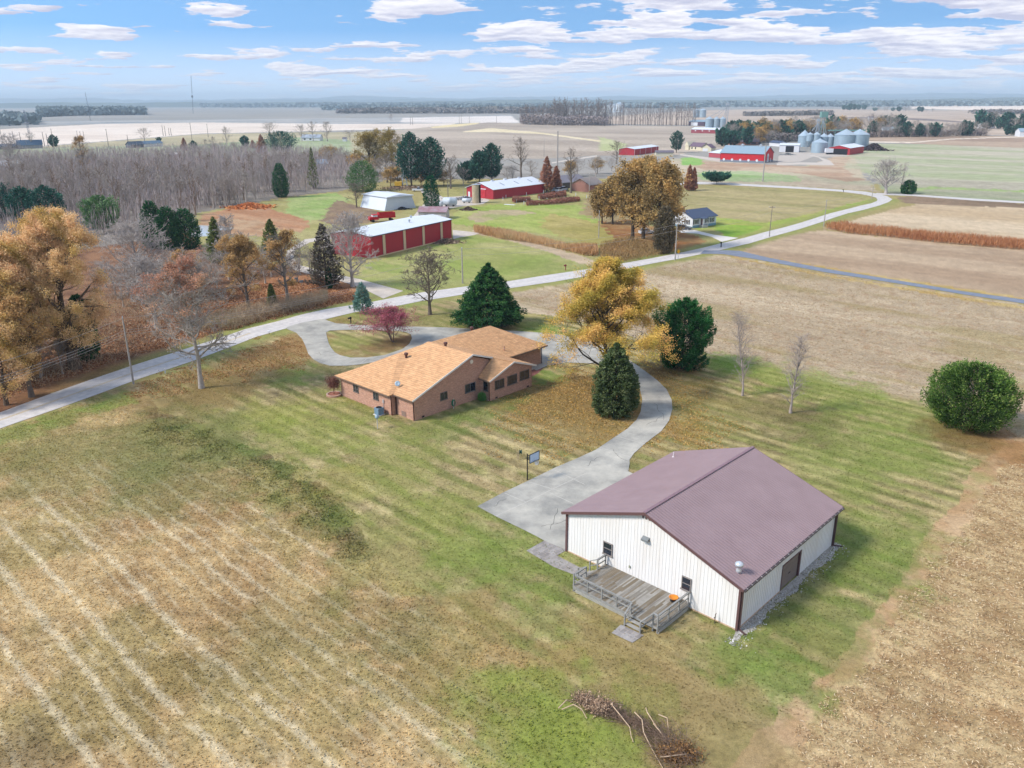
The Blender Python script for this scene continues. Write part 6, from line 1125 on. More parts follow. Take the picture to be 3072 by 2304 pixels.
gable('white_roof_house', 'house with pale roof among trees at the left edge', 'house', (-10, 512), (78, 508), 13, 2.8, 2.2, M('pale_siding', '#b8b4b4'), M('pale_white_roof', '#cfd6dc'))
gable('thicket_house', 'white house half hidden behind the thicket trees', 'house', (955, 511), (985, 510), 9, 3.6, 2.2, wsid, M('blue_grey_roof', '#7a8c9c'))
gable('brown_cabin', 'small brown cabin at the upper edge of the thicket', 'cabin', (505, 474), (533, 474), 6, 2.6, .8, M('brown_boards', '#7c5248'), M('grey_metal', '#a8a6a8'))
gable('brick_bungalow', 'brown brick bungalow left of the autumn grove', 'house', (1769, 577), (1810, 571), 10, 3.0, 2.4, brik, M('brown_grey_shingle', '#8c827c'))
gable('grey_cottage', 'grey roofed cottage behind the rust cypress', 'house', (1688, 566), (1760, 560), 12, 2.6, 2.4, M('dark_siding', '#5c5856'), M('mid_grey_shingle', '#77747c'))
gable('blue_roof_barn', 'barn with blue grey roof behind the large grain bins', 'barn', (2530, 392), (2565, 392), 12, 5, 3, wsid, M('steel_blue_roof', '#7fa0b4'), ridge='y')
gable('tan_house', 'tan house with blue rimmed roof in the village', 'house', (2525, 372), (2560, 372), 12, 5, 3, crm, M('steel_blue_roof2', '#7fa0b4'), ridge='y')
for i, (a, b, hh, d) in enumerate([((2648, 404), (2680, 404), 5, 'white house in the hedgerow right of the bins'), ((2760, 408), (2800, 408), 4, 'low white shed behind the long hedgerow'), ((2957, 386), (2985, 385), 5, 'white shed left of the upper right houses'), ((3008, 378), (3030, 378), 5, 'white gabled house among the dark upper right trees'), ((3058, 410), (3100, 410), 5, 'white building cut by the right picture edge'), ((2606, 362), (2620, 362), 5, 'small white cottage on the far rise')]):
    gable('farm_house', d, 'house', a, b, 11, hh, 3, wsid, droof if i % 2 else groof)
# bins and silos
binm = M('corrugated_steel', '#a3b6c2', rough=.45, var=.08, scale=.4, k=.85, metal=.25); binw = M('white_bin', '#d6dde0', rough=.5, var=.05, k=.85)
def binat(u0, u1, vb, ve, vp, label, mat=None, legs=0, group=None, name='grain_bin'):
    p = P((u0 + u1) / 2, vb); R_ = (u1 - u0) / 2 * mpp(p); h = hgt(ve, p); hp_ = hgt(vp, p); r = empty(name, p, 0, label, 'grain bin', group); m = MB(); prof = []
    z = legs; k = 0; nr = 14
    for i in range(nr): z0 = legs + (h - legs) * i / nr; z1 = legs + (h - legs) * (i + 1) / nr; prof += [(R_ * 1.0, z0), (R_ * 1.006, (z0 + z1) / 2)]
    prof.append((R_, h)); m.lathe(prof, n=28); m.build('wall', mat or binm, r, smooth=False)
    m = MB(); m.lathe([(R_ * 1.03, h - .02), (R_ * .1, hp_ - .1), (R_ * .1, hp_ + .3), (.01, hp_ + .4)], n=20)
    m.build('roof', M('bin_roof', '#b3c4cf', rough=.4, metal=.25, k=.85), r)
    if legs:
        m = MB(); m.lathe([(R_, legs), (R_ * .15, legs * .35)], n=16); m.build('hopper', binm, r)
        for i in range(4): a = i * 1.571 + .7; m = MB(); m.bar((R_ * math.cos(a), R_ * math.sin(a), 0), (R_ * math.cos(a), R_ * math.sin(a), legs), .25); m.build('leg', steel, r)
    return r
binat(2545, 2600, 448, 403, 388, 'huge steel grain bin, right one at the back'); binat(2502, 2562, 448, 404, 388, 'huge steel grain bin left of the hugest one')
binat(2393, 2427, 440, 407, 391, 'wide steel grain bin at the left of the complex'); binat(2474, 2499, 446, 410, 401, 'steel bin behind the round front bin, right'); binat(2454, 2482, 446, 410, 400, 'steel bin behind the round front bin, left')
binat(2434, 2478, 458, 427, 416, 'round pale green grey bin at the front'); binat(2416, 2435, 447, 403, 397, 'left small hopper bin on legs', legs=6); binat(2435, 2456, 447, 403, 396, 'right small hopper bin on legs', legs=6)
for a, b, d in ((2115, 2137, 'left'), (2138, 2156, 'middle'), (2157, 2175, 'right')): binat(a, b, 392, 356, 350, d + ' of three silver silos behind the low red barn')
binat(2080, 2096, 352, 330, 325, 'far hazy silo, left of a pair behind the field crest'); binat(2098, 2117, 352, 330, 325, 'far hazy silo, right of a pair behind the field crest')
binat(1848, 1868, 336, 311, 306, 'tallest far white silo above the thin tree row', binw); binat(1836, 1847, 337, 315, 311, 'far white silo beside the tallest one', binw); binat(1822, 1835, 337, 315, 311, 'far white silo in the middle of the elevator', binw); binat(1811, 1820, 337, 318, 313, 'smallest far white silo', binw)
def leg(u, vb, vt, w, label, mat, pipes):
    p = P(u, vb); h = hgt(vt, p); r = empty('elevator_leg', p, 0, label, 'grain elevator'); m = MB()
    for sx in (-1, 1):
        for sy in (-1, 1): m.bar((sx * w / 2, sy * w / 2, 0), (sx * w / 2, sy * w / 2, h), .28)
    z = 0
    while z < h - w: m.bar((-w / 2, -w / 2, z), (w / 2, -w / 2, z + w), .14); m.bar((w / 2, -w / 2, z + w), (-w / 2, -w / 2, z + w), .14); z += w
    m.build('tower', mat, r); m = MB(); m.box(-w * .8, w * .8, -w * .6, w * .6, h, h + w * 1.3); m.build('head', mat, r)
    for (du, vv) in pipes:
        q = P(u + du, vb) - p; m = MB(); m.bar((0, 0, h * .93), (q[0], q[1], hgt(vv, P(u + du, vb))), .45); m.build('spout', steel, r)
gm = M('green_grey_steel', '#7aa098', k=.85)
leg(2461, 440, 352, 3.4, 'tall green elevator leg above the grain bins', gm, [(-12, 400), (14, 403), (5, 402), (-5, 412)]); leg(2447, 440, 364, 1.6, 'thinner steel elevator leg left of the green one', steel, [(-16, 392), (-6, 397), (4, 397), (12, 412)])
leg(2177, 392, 316, 2.4, 'grey elevator leg beside the three silver silos', steel, [(-51, 350), (-30, 350), (-10, 350)]); leg(1829, 337, 301, 3.5, 'far grey elevator mast above the white silos', steel, [])
q0, q1 = P(2478, 442), P(2590, 442); r = empty('conveyor', q0, 0, 'green overhead conveyor between the elevator leg and huge bins', 'conveyor'); d = q1 - q0; h0 = hgt(391, q0); m = MB(); m.bar((0, 0, h0), (d[0], d[1], h0), 1.0); m.build('bridge', gm, r); m = MB(); m.bar((d[0] * .2, d[1] * .2, 0), (d[0] * .2, d[1] * .2, h0), .5); m.build('support', gm, r)
r, Ln, rf = gable('small_red_shed', 'red open ended shed with white roof in front of the huge bins', 'shed', (2548, 465), (2590, 458), 15, 4.6, 1.7, redm, wroof, items=(('open_end', dark, (-.06, -.004, 1.5, 13.5, 0, 4)),))
# vehicles
def car(u, v, rz, col, label, L_=4.6, H_=1.5, W_=1.8, kind='car', name='parked_car', group=None):
    p = P(u, v); r = empty(name, p, rz, label, kind, group); cm = M('paint_' + col.strip('#'), col, rough=.3, var=0, spec=.6, k=.85); h = L_ / 2; w_ = W_ / 2
    prof = [(-h, .35), (h, .35), (h, .75), (h - .9, .92), (h - 1.4, H_ * .60), (-h, .62 * H_)] if kind == 'car' else [(-h, .45), (h, .45), (h, .95), (h - 1.3, 1.1), (-h, 1.1)]
    m = MB(); n = len(prof); m.poly([(x, -w_, z) for x, z in prof]); m.poly([(x, w_, z) for x, z in prof[::-1]])
    for i in range(n): a, b = prof[i], prof[(i + 1) % n]; m.poly([(a[0], -w_, a[1]), (a[0], w_, a[1]), (b[0], w_, b[1]), (b[0], -w_, b[1])])
    m.build('body', cm, r); x0, x1 = ((-h * .85, h * .35) if kind == 'car' else (-.6, 1.0)); b_ = .62 * H_ if kind == 'car' else 1.1
    m = MB(); m.hexa([(x0, -w_ * .96, b_), (x1, -w_ * .96, b_), (x1, w_ * .96, b_), (x0, w_ * .96, b_), (x0 + .3, -w_ * .78, H_ - .06), (x1 - .55, -w_ * .78, H_ - .06), (x1 - .55, w_ * .78, H_ - .06), (x0 + .3, w_ * .78, H_ - .06)]); m.build('windows', glassd, r)
    m = MB(); m.box(x0 + .3, x1 - .55, -w_ * .79, w_ * .79, H_ - .06, H_); m.build('car_roof', cm, r)
    for sx in (-1, 1):
        for sy in (-1, 1): m = MB(); m.tube((sx * h * .62, sy * (w_ - .2), .34), (sx * h * .62, sy * (w_ + .03), .34), .34, .34, 14); wh = m.build('wheel', blk, r); m = MB(); m.tube((sx * h * .62, sy * (w_ + .03), .34), (sx * h * .62, sy * (w_ + .045), .34), .19, .19, 10); m.build('rim', steel, wh)
    for sy in (-1, 1): m = MB(); m.box(h, h + .03, sy * w_ * .65 - .15, sy * w_ * .65 + .15, .55, .7); m.build('headlight', wsid, r)
    return r
g = 'white vehicles parked by the cottage'
car(1664, 574, .6, '#d8dce2', 'white low car, left of three parked by the cottage', group=g); car(1679, 575, 1.0, '#e2e5ea', 'white sport utility, middle of three parked by the cottage', H_=1.8, group=g); car(1692, 572, 1.0, '#d8dce2', 'white van like car, right of three parked by the cottage', H_=1.9, group=g)
car(2052, 689, -.5, '#3a3f48', 'dark sedan parked beside the small white house'); car(1940, 702, .3, '#c9ccd0', 'silver car half hidden behind the grove trunks', H_=1.7); car(163, 531, .2, '#d8dce2', 'white sedan at the left behind the thicket trees')
car(1255, 574, .1, '#e6e8ea', 'white pickup truck in the farm yard', 5.4, 1.9, 2.0, 'pickup', 'pickup_truck'); car(2366, 455, -1.4, '#b8283c', 'red tractor truck inside the open machine shed', 5, 2.6, 2.2, 'truck', 'truck')
p = P(1152, 664); r = empty('dump_truck', p, math.radians(205), 'old red dump truck behind the large red shed', 'truck')
m = MB(); m.box(2.0, 3.9, -1.1, 1.1, .8, 2.4); m.box(3.9, 5.0, -1.0, 1.0, .8, 1.7); cb = m.build('cab', redb, r); m = MB(); m.box(2.4, 3.93, -1.12, 1.12, 1.75, 2.25); m.build('cab_windows', M('window_pale', '#c9d2da', rough=.2), cb)
m = MB(); m.box(-3.6, 1.8, -1.25, 1.25, 1.2, 1.3); m.box(-3.6, 1.8, -1.25, -1.15, 1.3, 2.9); m.box(-3.6, 1.8, 1.15, 1.25, 1.3, 2.9); m.box(1.7, 1.8, -1.15, 1.15, 1.3, 2.9); m.box(-3.6, -3.5, -1.15, 1.15, 1.3, 2.9); [m.box(x, x + .12, -1.33, -1.25, 1.2, 2.9) or m.box(x, x + .12, 1.25, 1.33, 1.2, 2.9) for x in np.arange(-3.5, 1.7, .75)]; m.build('dump_bed', redb, r)
for x in (-2.4, 3.9):
    for s in (-1, 1): m = MB(); m.tube((x, s * .85, .5), (x, s * 1.2, .5), .5, .5, 14); m.build('wheel', blk, r)
p0 = P(2474, 463); p1 = P(2536, 463); r = empty('semi_trailer', p0, math.atan2(*(p1 - p0)[1::-1]), 'long white box trailer backed up to the small red shed', 'trailer'); Ln = float(np.hypot(*(p1 - p0)[:2]))
MB().box(0, Ln, -1.3, 1.3, 1.2, 4.1).build('box', wsid, r)
for x in (1.5, 2.9, Ln - 3.2): m = MB(); m.tube((x, -1.3, .5), (x, 1.3, .5), .5, .5, 12); m.build('wheel', blk, r)
def tank(u, v, L_, R_, rz, label, col='#c9d3dc'):
    r = empty('storage_tank', P(u, v), rz, label, 'tank'); m = MB(); m.lathe([(.05, -L_ / 2 - R_ * .35), (R_ * .7, -L_ / 2 - R_ * .2), (R_, -L_ / 2), (R_, -L_ * .1), (R_ * 1.02, -L_ * .1 + .02), (R_ * 1.02, L_ * .1), (R_, L_ * .1 + .02), (R_, L_ / 2), (R_ * .7, L_ / 2 + R_ * .2), (.05, L_ / 2 + R_ * .35)], (0, 0, R_ + .4), 20, 'x'); m.build('vessel', M('tank_' + col.strip('#'), col, rough=.4, var=.06, k=.85), r, smooth=True)
    for x in (-L_ * .3, L_ * .3): m = MB(); m.box(x - .15, x + .15, -R_ * .7, R_ * .7, 0, .75); m.build('saddle', blk, r)
tank(1350, 619, 4.6, 1.45, -.15, 'large white horizontal tank beside the arborvitae'); tank(1400, 609, 3.2, .7, -.1, 'smaller white tank near the old silo'); tank(1322, 622, .6, 1.0, 1.2, 'upright end of a pale tank behind the arborvitae')
# drilling rig / excavator
r = empty('excavator', P(1196, 563), 0, 'yellow excavator beside the grey mast in the farm yard', 'excavator'); MB().box(-1.6, 1.6, -1.3, 1.3, .9, 2.6).build('cab', M('machine_yellow', '#d8ac3a', k=.85), r); MB().box(-2, 2, -1.4, 1.4, 0, .8).build('tracks', blk, r); m = MB(); m.bar((1.5, 0, 2), (3.6, 0, 5.2), .4); m.bar((3.6, 0, 5.2), (5.0, 0, 2.4), .35); m.build('arm', _mats['machine_yellow'], r)
r = empty('lattice_mast', P(1215, 563), 0, 'grey crane mast standing behind the white tapered shed', 'mast'); m = MB(); h_ = hgt(508, P(1215, 563)); [m.bar((x, y, 0), (x * .2, y * .2, h_), .22) for x in (-1.2, 1.2) for y in (-.8, .8)]; [m.bar((-1.1, -.8, z), (1.1, -.8, z + 1.2), .12) for z in np.arange(0, h_ - 2, 1.6)]; m.build('tower', steel, r)
# ---------------------------------------------------------------- poles, wires, signs, small things
polw = M('weathered_pole', '#a39d96', var=.15, scale=2, rough=.95); polb = M('brown_pole', '#7d746c', var=.15)
POLE = {}
def pole(u, vb, vt, label, arm=0, r0=.15, mat=None, n=0, name='utility_pole', group='utility poles', armz=.0):
    p = P(u, vb); h = hgt(vt, p); r = empty(name, p, math.atan2(BX[1], BX[0]) if arm else 0, label, 'pole', group); MB().tube((0, 0, 0), (0, 0, h), r0, r0 * .65, 10).build('pole', mat or polw, r)
    if arm: m = MB(); m.box(-arm / 2, arm / 2, -.08, .04, h - .5 - armz, h - .36 - armz); m.build('crossarm', polb, r); [MB().lathe([(.05, h - .36 - armz), (.06, h - .2 - armz), (.02, h - .15 - armz)], (x, 0, 0), 8).build('insulator', white, r) for x in (-arm * .45, 0, arm * .45)]
    else: MB().lathe([(r0 * .7, h), (.05, h + .2), (.02, h + .22)], n=8).build('cap', steel, r)
    POLE[label] = (p, h); return p, h
pA = pole(401, 1152, 953, 'nearest grey pole, leaning slightly at the road edge by the half bare tree'); pB = pole(1388, 850, 745, 'pole across the road behind the broad dark spruce', r0=.17); pC = pole(2025, 781, 672, 'pole at the road beside the yellow sign', r0=.17)
pD = pole(2308, 710, 618, 'pole at the road right of the white house', 1.8, mat=polb, r0=.12); pE = pole(2471, 680, 601, 'pole at the left end of the rust brown grass strip'); pF = pole(2615, 597, 559, 'pole inside the road bend'); pG = pole(2730, 583, 545, 'pole in front of the round evergreen', r0=.16)
pole(1796, 713, 634, 'grey pole on the lawn left of the grove'); pole(2001, 703, 620, 'dark pole between the grove and the white house', mat=polb); pole(1767, 598, 522, 'pole beside the brick bungalow'); pole(1392, 606, 567, 'short pale pole near the smaller white tank', r0=.1)
pole(2288, 544, 433, 'tall pale steel pole in front of the bright red barn', r0=.33); pole(1672, 512, 393, 'very tall pale steel pole behind the rust cypress', r0=.5); pole(1632, 470, 418, 'thin pole on the field left of the tall steel pole', r0=.2)
p = P(1345, 617); h = hgt(544, p); r = empty('yard_pole', p, .2, 'dark pole with two side brackets standing at the large white tank', 'pole'); MB().tube((0, 0, 0), (0, 0, h), .16, .12).build('pole', polb, r); m = MB(); [m.box(0, 1.4, -.06, .06, h - z, h - z + .12) for z in (.2, 1.7)]; m.box(1.3, 1.42, -.06, .06, h - 2, h); m.build('bracket', polb, r)
for i, (u, vb, vt) in enumerate([(163, 446, 386), (327, 446, 387), (577, 426, 368), (625, 412, 372)]): pole(u, vb, vt, ['far pole behind the dark tree on the left lawn', 'far pole left of the long dark ranch house', 'far pole beside the brown cypress', 'far pole above the small leafless pair'][i], 3.2, mat=polb, r0=.28, group='far line poles')
for u, vb, vt in [(10, 440, 388), (45, 438, 394), (65, 436, 396), (134, 438, 396), (145, 440, 400), (234, 418, 392), (243, 418, 394), (253, 418, 394), (384, 425, 405), (490, 408, 376), (497, 408, 378), (508, 406, 383), (514, 406, 384), (1232, 375, 350), (1238, 375, 350), (1378, 371, 343), (1384, 371, 343), (1408, 370, 350), (1490, 368, 348)]: pole(u, vb, vt, 'thin transmission pole on the pale far plain', mat=polb, r0=.35, group='transmission poles on the far plain', name='transmission_pole')
def wire(a, b, za, zb, sag, label, off=(0, 0), rad=.02):
    V = []; pts = []
    for i in range(21): t = i / 20; pts.append((a[0] + (b[0] - a[0]) * t + off[0], a[1] + (b[1] - a[1]) * t + off[1], za + (zb - za) * t - sag * 4 * t * (1 - t)))
    ss = [(*pts[i], *pts[i + 1], rad, rad) for i in range(20)]; V, Q = segs_mesh('wire', ss, 4); tag(link('power_line', quadmesh('power_line', V, Q), M('wire_grey', '#a8a4a0', var=0)), label, 'wire', 'overhead wires along the road')
pL = P(-330, 1440)
for i, (dz, o_) in enumerate(((.1, 0), (1.8, .0), (2.1, .12), (2.5, 0))):
    wire(pL, pA[0], 9.3 - dz, pA[1] - dz, .7, ['top wire running left from the nearest pole', 'second wire running left from the nearest pole', 'third wire running left from the nearest pole', 'lowest wire running left from the nearest pole'][i], (o_, 0))
    wire(pA[0], pB[0], pA[1] - dz, pB[1] - dz * .8, 1.6, ['top wire behind the half bare tree', 'second wire behind the half bare tree', 'third wire behind the half bare tree', 'lowest wire behind the half bare tree'][i], (o_, 0))
for i, dz in enumerate((.1, 1.5)):
    for a, b, d in ((pB, pC, 'the spruce and the yellow sign poles'), (pC, pD, 'the yellow sign and white house poles'), (pD, pE, 'the white house and grass strip poles'), (pE, pF, 'the grass strip and road bend poles')): wire(a[0], b[0], a[1] - dz, b[1] - dz, 1.2, ('upper' if i == 0 else 'lower') + ' wire between ' + d)
def mailbox(u, v, label, col=None, h=1.25, s=1.0):
    r = empty('mailbox', P(u, v), .6, label, 'mailbox'); m = MB(); m.box(-.07 * s, .07 * s, -.07 * s, .07 * s, 0, h); m.build('post', col or blk, r); m = MB(); m.box(-.45, .12, -.13, .13, h * .72, h * .72 + .12); n = 8
    m.lathe([(.14, -.5), (.14, .14)], (0, 0, h * .72 + .14), 10, 'x'); m.build('box', col or blk, r)
mailbox(1053, 971, 'black mailbox on a post by the house drive'); mailbox(2163, 742, 'dark mailbox beside the road below the white house', h=1.5, s=1.4); mailbox(2530, 577, 'small dark mailbox at the upper road before the bend'); mailbox(1697, 811, 'dark red mailbox on the grass beside the road', M('dark_red_paint', '#84303a'), 1.4)
r = empty('warning_sign', P(2034, 781), .4, 'yellow road warning sign beside the pole at the junction', 'sign'); MB().box(-.04, .04, -.04, .04, 0, 2.4).build('post', steel, r); m = MB(); m.cur = 0; m.hexa([(0, -.06, 1.75), (.02, -.09, 1.75), (.02, -.06, 1.75), (0, -.05, 1.75), (0, -.06, 2.9), (.02, -.09, 2.9), (.02, -.06, 2.9), (0, -.05, 2.9)]) if False else m.poly([(0, -.06, 1.6), (.48, -.06, 2.15), (0, -.06, 2.7), (-.48, -.06, 2.15)]).poly([(0, -.045, 1.6), (-.48, -.045, 2.15), (0, -.045, 2.7), (.48, -.045, 2.15)]); m.build('panel', M('sign_yellow', '#e0a81e', rough=.4, k=1.0), r)
for u, v, d in ((890, 850, 'left'), (905, 858, 'right')):
    r = empty('sign_board', P(u, v), .5, d + ' of two small blue grey sign boards on the leaf litter', 'sign', 'small sign boards by the oak'); MB().box(-.03, .03, -.03, .03, 0, 1.2).build('post', polb, r); MB().box(-.38, .38, -.03, .0, .75, 1.25).build('board', M('board_blue_grey', '#8fa6b0'), r)
r = empty('marker_post', P(496, 1120), .3, 'short white marker at the road edge near the nearest pole', 'marker'); MB().box(-.06, .06, -.06, .06, 0, .7).build('post', wsid, r)
r = empty('reflector', P(808, 1003), .3, 'round white reflector on a stake beside the drive entrance', 'marker'); MB().box(-.03, .03, -.03, .03, 0, .55).build('stake', blk, r); MB().lathe([(.3, .55), (.32, .6), (.2, .66), (.02, .68)], n=14).build('disc', wsid, r)
gp = 'white posts in the hedge garden'
for x, y in [(1055,478),(1025,500),(1258,453),(1428,431),(1185,508),(1160,525),(1258,523),(1233,543),(1384,495),(1463,510),(1553,473),(1631,498),(1640,443),(1749,458),(1858,478)]:
    o = MB().box(-.11, .11, -.11, .11, 0, 1.3).build('garden_post', wsid); o.location = [float(t_) for t_ in P(1200 + x / 3.318, 450 + y / 3.318)]; tag(o, 'short white post standing around the brown hedges', 'post', gp)
r = MB().box(-2.2, 2.2, -.7, .7, 0, .08).build('plastic_sheet', wsid); r.location = [float(t_) for t_ in P(1529, 614)]; r.rotation_euler.z = -.5; tag(r, 'white sheet lying on the grass left of the hedges', 'sheet')
r = MB().tube((-1.6, 0, .3), (1.6, 0, .3), .28, .28, 12).build('culvert_pipe', blk); r.location = [float(t_) for t_ in P(635, 722)]; tag(r, 'black pipe lying on the grass by the pond', 'pipe')
def mast(u, vb, vt, dist, w, lean, label, dishes=False):
    p = P(u, vb); p = p / math.hypot(p[0], p[1]) * dist; p[2] = 0; h = hgt(vt, p); r = empty('radio_mast', p, 0, label, 'mast'); r.rotation_euler = (0, lean, 0); m = MB()
    for a in range(3): m.bar((w * math.cos(a * 2.1), w * math.sin(a * 2.1), 0), (w * .5 * math.cos(a * 2.1), w * .5 * math.sin(a * 2.1), h), w * .22)
    z = 0; st = w * 4
    while z < h - st: m.bar((-w * .8, -w * .3, z), (w * .8, -w * .3, z + st / 2), w * .14); m.bar((w * .8, -w * .3, z + st / 2), (-w * .8, -w * .3, z + st), w * .14); z += st
    m.build('tower', M('mast_grey', '#6c7480'), r)
    if dishes: m = MB(); m.lathe([(w * 1.6, h * .42), (w * 2.2, h * .45), (w * 1.6, h * .48)], n=10); m.build('antenna_drum', _mats['mast_grey'], r)
mast(577, 319, 226, 3300, 1.6, math.radians(4), 'tall slender radio mast on the horizon with a drum', True); mast(272, 365, 276, 2100, .9, -.02, 'thin radio mast at the left, standing on the pale plain'); mast(88, 405, 331, 1300, 1.4, -.03, 'lattice mast above the dark roofed house at left', True)
# ---------------------------------------------------------------- far woods, ground cover, litter
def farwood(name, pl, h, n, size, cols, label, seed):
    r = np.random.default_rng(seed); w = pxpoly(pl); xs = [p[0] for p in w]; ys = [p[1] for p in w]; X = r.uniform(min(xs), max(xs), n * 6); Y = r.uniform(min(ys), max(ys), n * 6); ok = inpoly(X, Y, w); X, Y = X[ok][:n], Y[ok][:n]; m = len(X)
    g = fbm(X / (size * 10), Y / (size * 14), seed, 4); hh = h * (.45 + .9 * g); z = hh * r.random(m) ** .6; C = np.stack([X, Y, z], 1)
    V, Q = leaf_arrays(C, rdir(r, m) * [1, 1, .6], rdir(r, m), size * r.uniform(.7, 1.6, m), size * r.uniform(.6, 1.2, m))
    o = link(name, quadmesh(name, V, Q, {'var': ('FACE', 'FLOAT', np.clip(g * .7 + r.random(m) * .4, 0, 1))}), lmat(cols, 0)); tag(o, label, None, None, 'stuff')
DW = ['#5a6668', '#687476', '#788280']; GW = ['#5a5654', '#6e6866', '#7a7468']  # blue-grey distance haze is painted into the DW wood colours
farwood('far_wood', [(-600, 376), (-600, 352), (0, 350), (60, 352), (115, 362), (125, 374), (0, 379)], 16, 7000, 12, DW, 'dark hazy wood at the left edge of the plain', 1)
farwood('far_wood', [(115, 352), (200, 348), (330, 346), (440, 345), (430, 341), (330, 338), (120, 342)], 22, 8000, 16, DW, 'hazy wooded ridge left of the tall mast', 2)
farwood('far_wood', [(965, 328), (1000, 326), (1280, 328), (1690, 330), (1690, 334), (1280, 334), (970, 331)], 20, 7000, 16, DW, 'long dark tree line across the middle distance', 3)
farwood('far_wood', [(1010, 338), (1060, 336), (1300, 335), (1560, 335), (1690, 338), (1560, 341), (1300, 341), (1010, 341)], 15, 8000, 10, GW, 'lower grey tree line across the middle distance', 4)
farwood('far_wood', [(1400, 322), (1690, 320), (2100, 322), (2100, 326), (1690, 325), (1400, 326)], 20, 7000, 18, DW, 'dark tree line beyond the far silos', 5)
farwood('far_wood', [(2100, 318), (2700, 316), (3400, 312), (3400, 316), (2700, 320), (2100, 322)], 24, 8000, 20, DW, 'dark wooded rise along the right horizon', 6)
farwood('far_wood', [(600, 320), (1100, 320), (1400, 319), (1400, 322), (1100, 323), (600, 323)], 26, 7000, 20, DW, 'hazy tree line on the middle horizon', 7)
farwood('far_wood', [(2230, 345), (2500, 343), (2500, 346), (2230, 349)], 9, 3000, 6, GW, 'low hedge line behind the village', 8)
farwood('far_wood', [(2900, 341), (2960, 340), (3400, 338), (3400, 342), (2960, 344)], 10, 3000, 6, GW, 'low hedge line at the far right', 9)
farwood('crest_undergrowth', [(1560, 371), (1700, 371), (1825, 375), (1825, 378), (1700, 377), (1560, 374)], 15, 9000, 2.2, ['#6e6668', '#857c7c', '#8f8278'], 'grey undergrowth in the dense crest wood', 10)
farwood('village_undergrowth', [(2180, 425), (2300, 420), (2400, 412), (2560, 402), (2590, 410), (2400, 425), (2200, 436)], 9, 9000, 1.6, ['#5a5456', '#766c6c', '#6c7060'], 'mixed bushes around the village houses', 11)
farwood('hedgerow_undergrowth', [(2600, 408), (2960, 402), (2960, 407), (2600, 413)], 6, 6000, 1.4, ['#6a6060', '#857a76', '#7a7466'], 'brush under the long hedgerow', 12)
def scatter(name, pl, n, cols, label, size, seed, zr=(.01, .04), flat=.25, dens=None, holes=(), wob=3.0):
    r = np.random.default_rng(seed); w = pxpoly(pl); xs = [p[0] for p in w]; ys = [p[1] for p in w]; X = r.uniform(min(xs), max(xs), n * 3); Y = r.uniform(min(ys), max(ys), n * 3); ok = inpoly(X + (fbm(X / 2.5, Y / 2.5, 3) - .5) * wob, Y + (fbm(X / 2.5 + 9, Y / 2.5, 4) - .5) * wob, w)
    for hl in holes: ok &= ~inpoly(X, Y, hl)
    if name == 'corn_stubble': ok &= np.sin((X * AX[0] + Y * AX[1]) * 6.28 / 1.52 + fbm(X / 6, Y / 6, 5, 2) * 2) > r.uniform(-1.6, .7, len(X))
    if dens: ok &= fbm(X / dens[0], Y / dens[0], seed, 3) > dens[1] + r.normal(size=len(X)) * .06
    X, Y = X[ok][:n], Y[ok][:n]; m = len(X); C = np.stack([X, Y, r.uniform(*zr, m)], 1); D = rdir(r, m) * [1, 1, flat]
    V, Q = leaf_arrays(C, D, rdir(r, m) * [1, 1, flat] + [0, 0, .0], size[0] * r.uniform(.6, 1.5, m), size[1] * r.uniform(.6, 1.5, m))
    o = link(name, quadmesh(name, V, Q, {'var': ('FACE', 'FLOAT', np.clip(r.random(m), 0, 1))}), leafmat(name + '_mat', cols, 0, .95)); tag(o, label, None, None, 'stuff')
scatter('corn_stubble', [(3250, 1300), (3020, 1400), (2939, 1500), (2881, 1616), (2784, 1694), (2736, 1791), (2663, 1888), (2614, 1965), (2542, 2033), (2469, 2130), (2372, 2256), (2300, 2400), (3300, 2420)], 75000, ['#8c6e50', '#a88c68', '#bfa47e', '#d2bb96', '#e0ceae'], 'broken corn stalks littering the stubble field', (.24, .045), 31, (.02, .12), .35, wob=3)
scatter('field_litter', [(1540, 890), (1800, 840), (2172, 770), (3072, 920), (3300, 1000), (3300, 1380), (3000, 1310), (2759, 1210), (2430, 1128), (2126, 1060), (1990, 1035), (1680, 945)], 50000, ['#9c8866', '#b09a78', '#c4b08e', '#94825f'], 'pale crop litter on the middle field', (.32, .05), 32, (.02, .08), .2)
dr = pxpoly(DRV_O); br_ = [loc2(x, y)[:2] for x, y in ((0, 0), (16.6, 0), (16.6, 16.3), (0, 16.3))]; hr = [loc2(x, y, 0, HC)[:2] for x, y in ((0, -2), (28, -2), (28, 15), (-.8, 15))]
scatter('fallen_leaves', [(1560, 1160), (1700, 1100), (1930, 1090), (2150, 1150), (2200, 1330), (2060, 1400), (1900, 1330), (1700, 1400), (1500, 1340), (1450, 1230)], 10000, ['#a8803c', '#bc9454', '#cca86c', '#a08454'], 'orange leaves fallen on the lawn around the golden tree', (.16, .12), 33, (.02, .05), .4, (6, .40), [dr, hr], 22)
scatter('roadside_leaves', [(392, 1165), (650, 1060), (900, 1000), (930, 1090), (880, 1100), (600, 1150), (450, 1210)], 7000, ['#a0744c', '#b8905e', '#c8a078'], 'brown leaves on the grass along the road', (.18, .13), 34, (.02, .05), .4, (5, .42), [dr], 18)
scatter('wood_leaves', [(-100, 1260), (0, 1200), (392, 1070), (700, 985), (1052, 905), (1080, 880), (960, 840), (700, 860), (400, 960), (0, 1060)], 36000, ['#7a4e38', '#9a6a4c', '#b88c66', '#c8a07c'], 'brown leaf litter under the roadside trees', (.26, .2), 35, (.02, .08), .4)
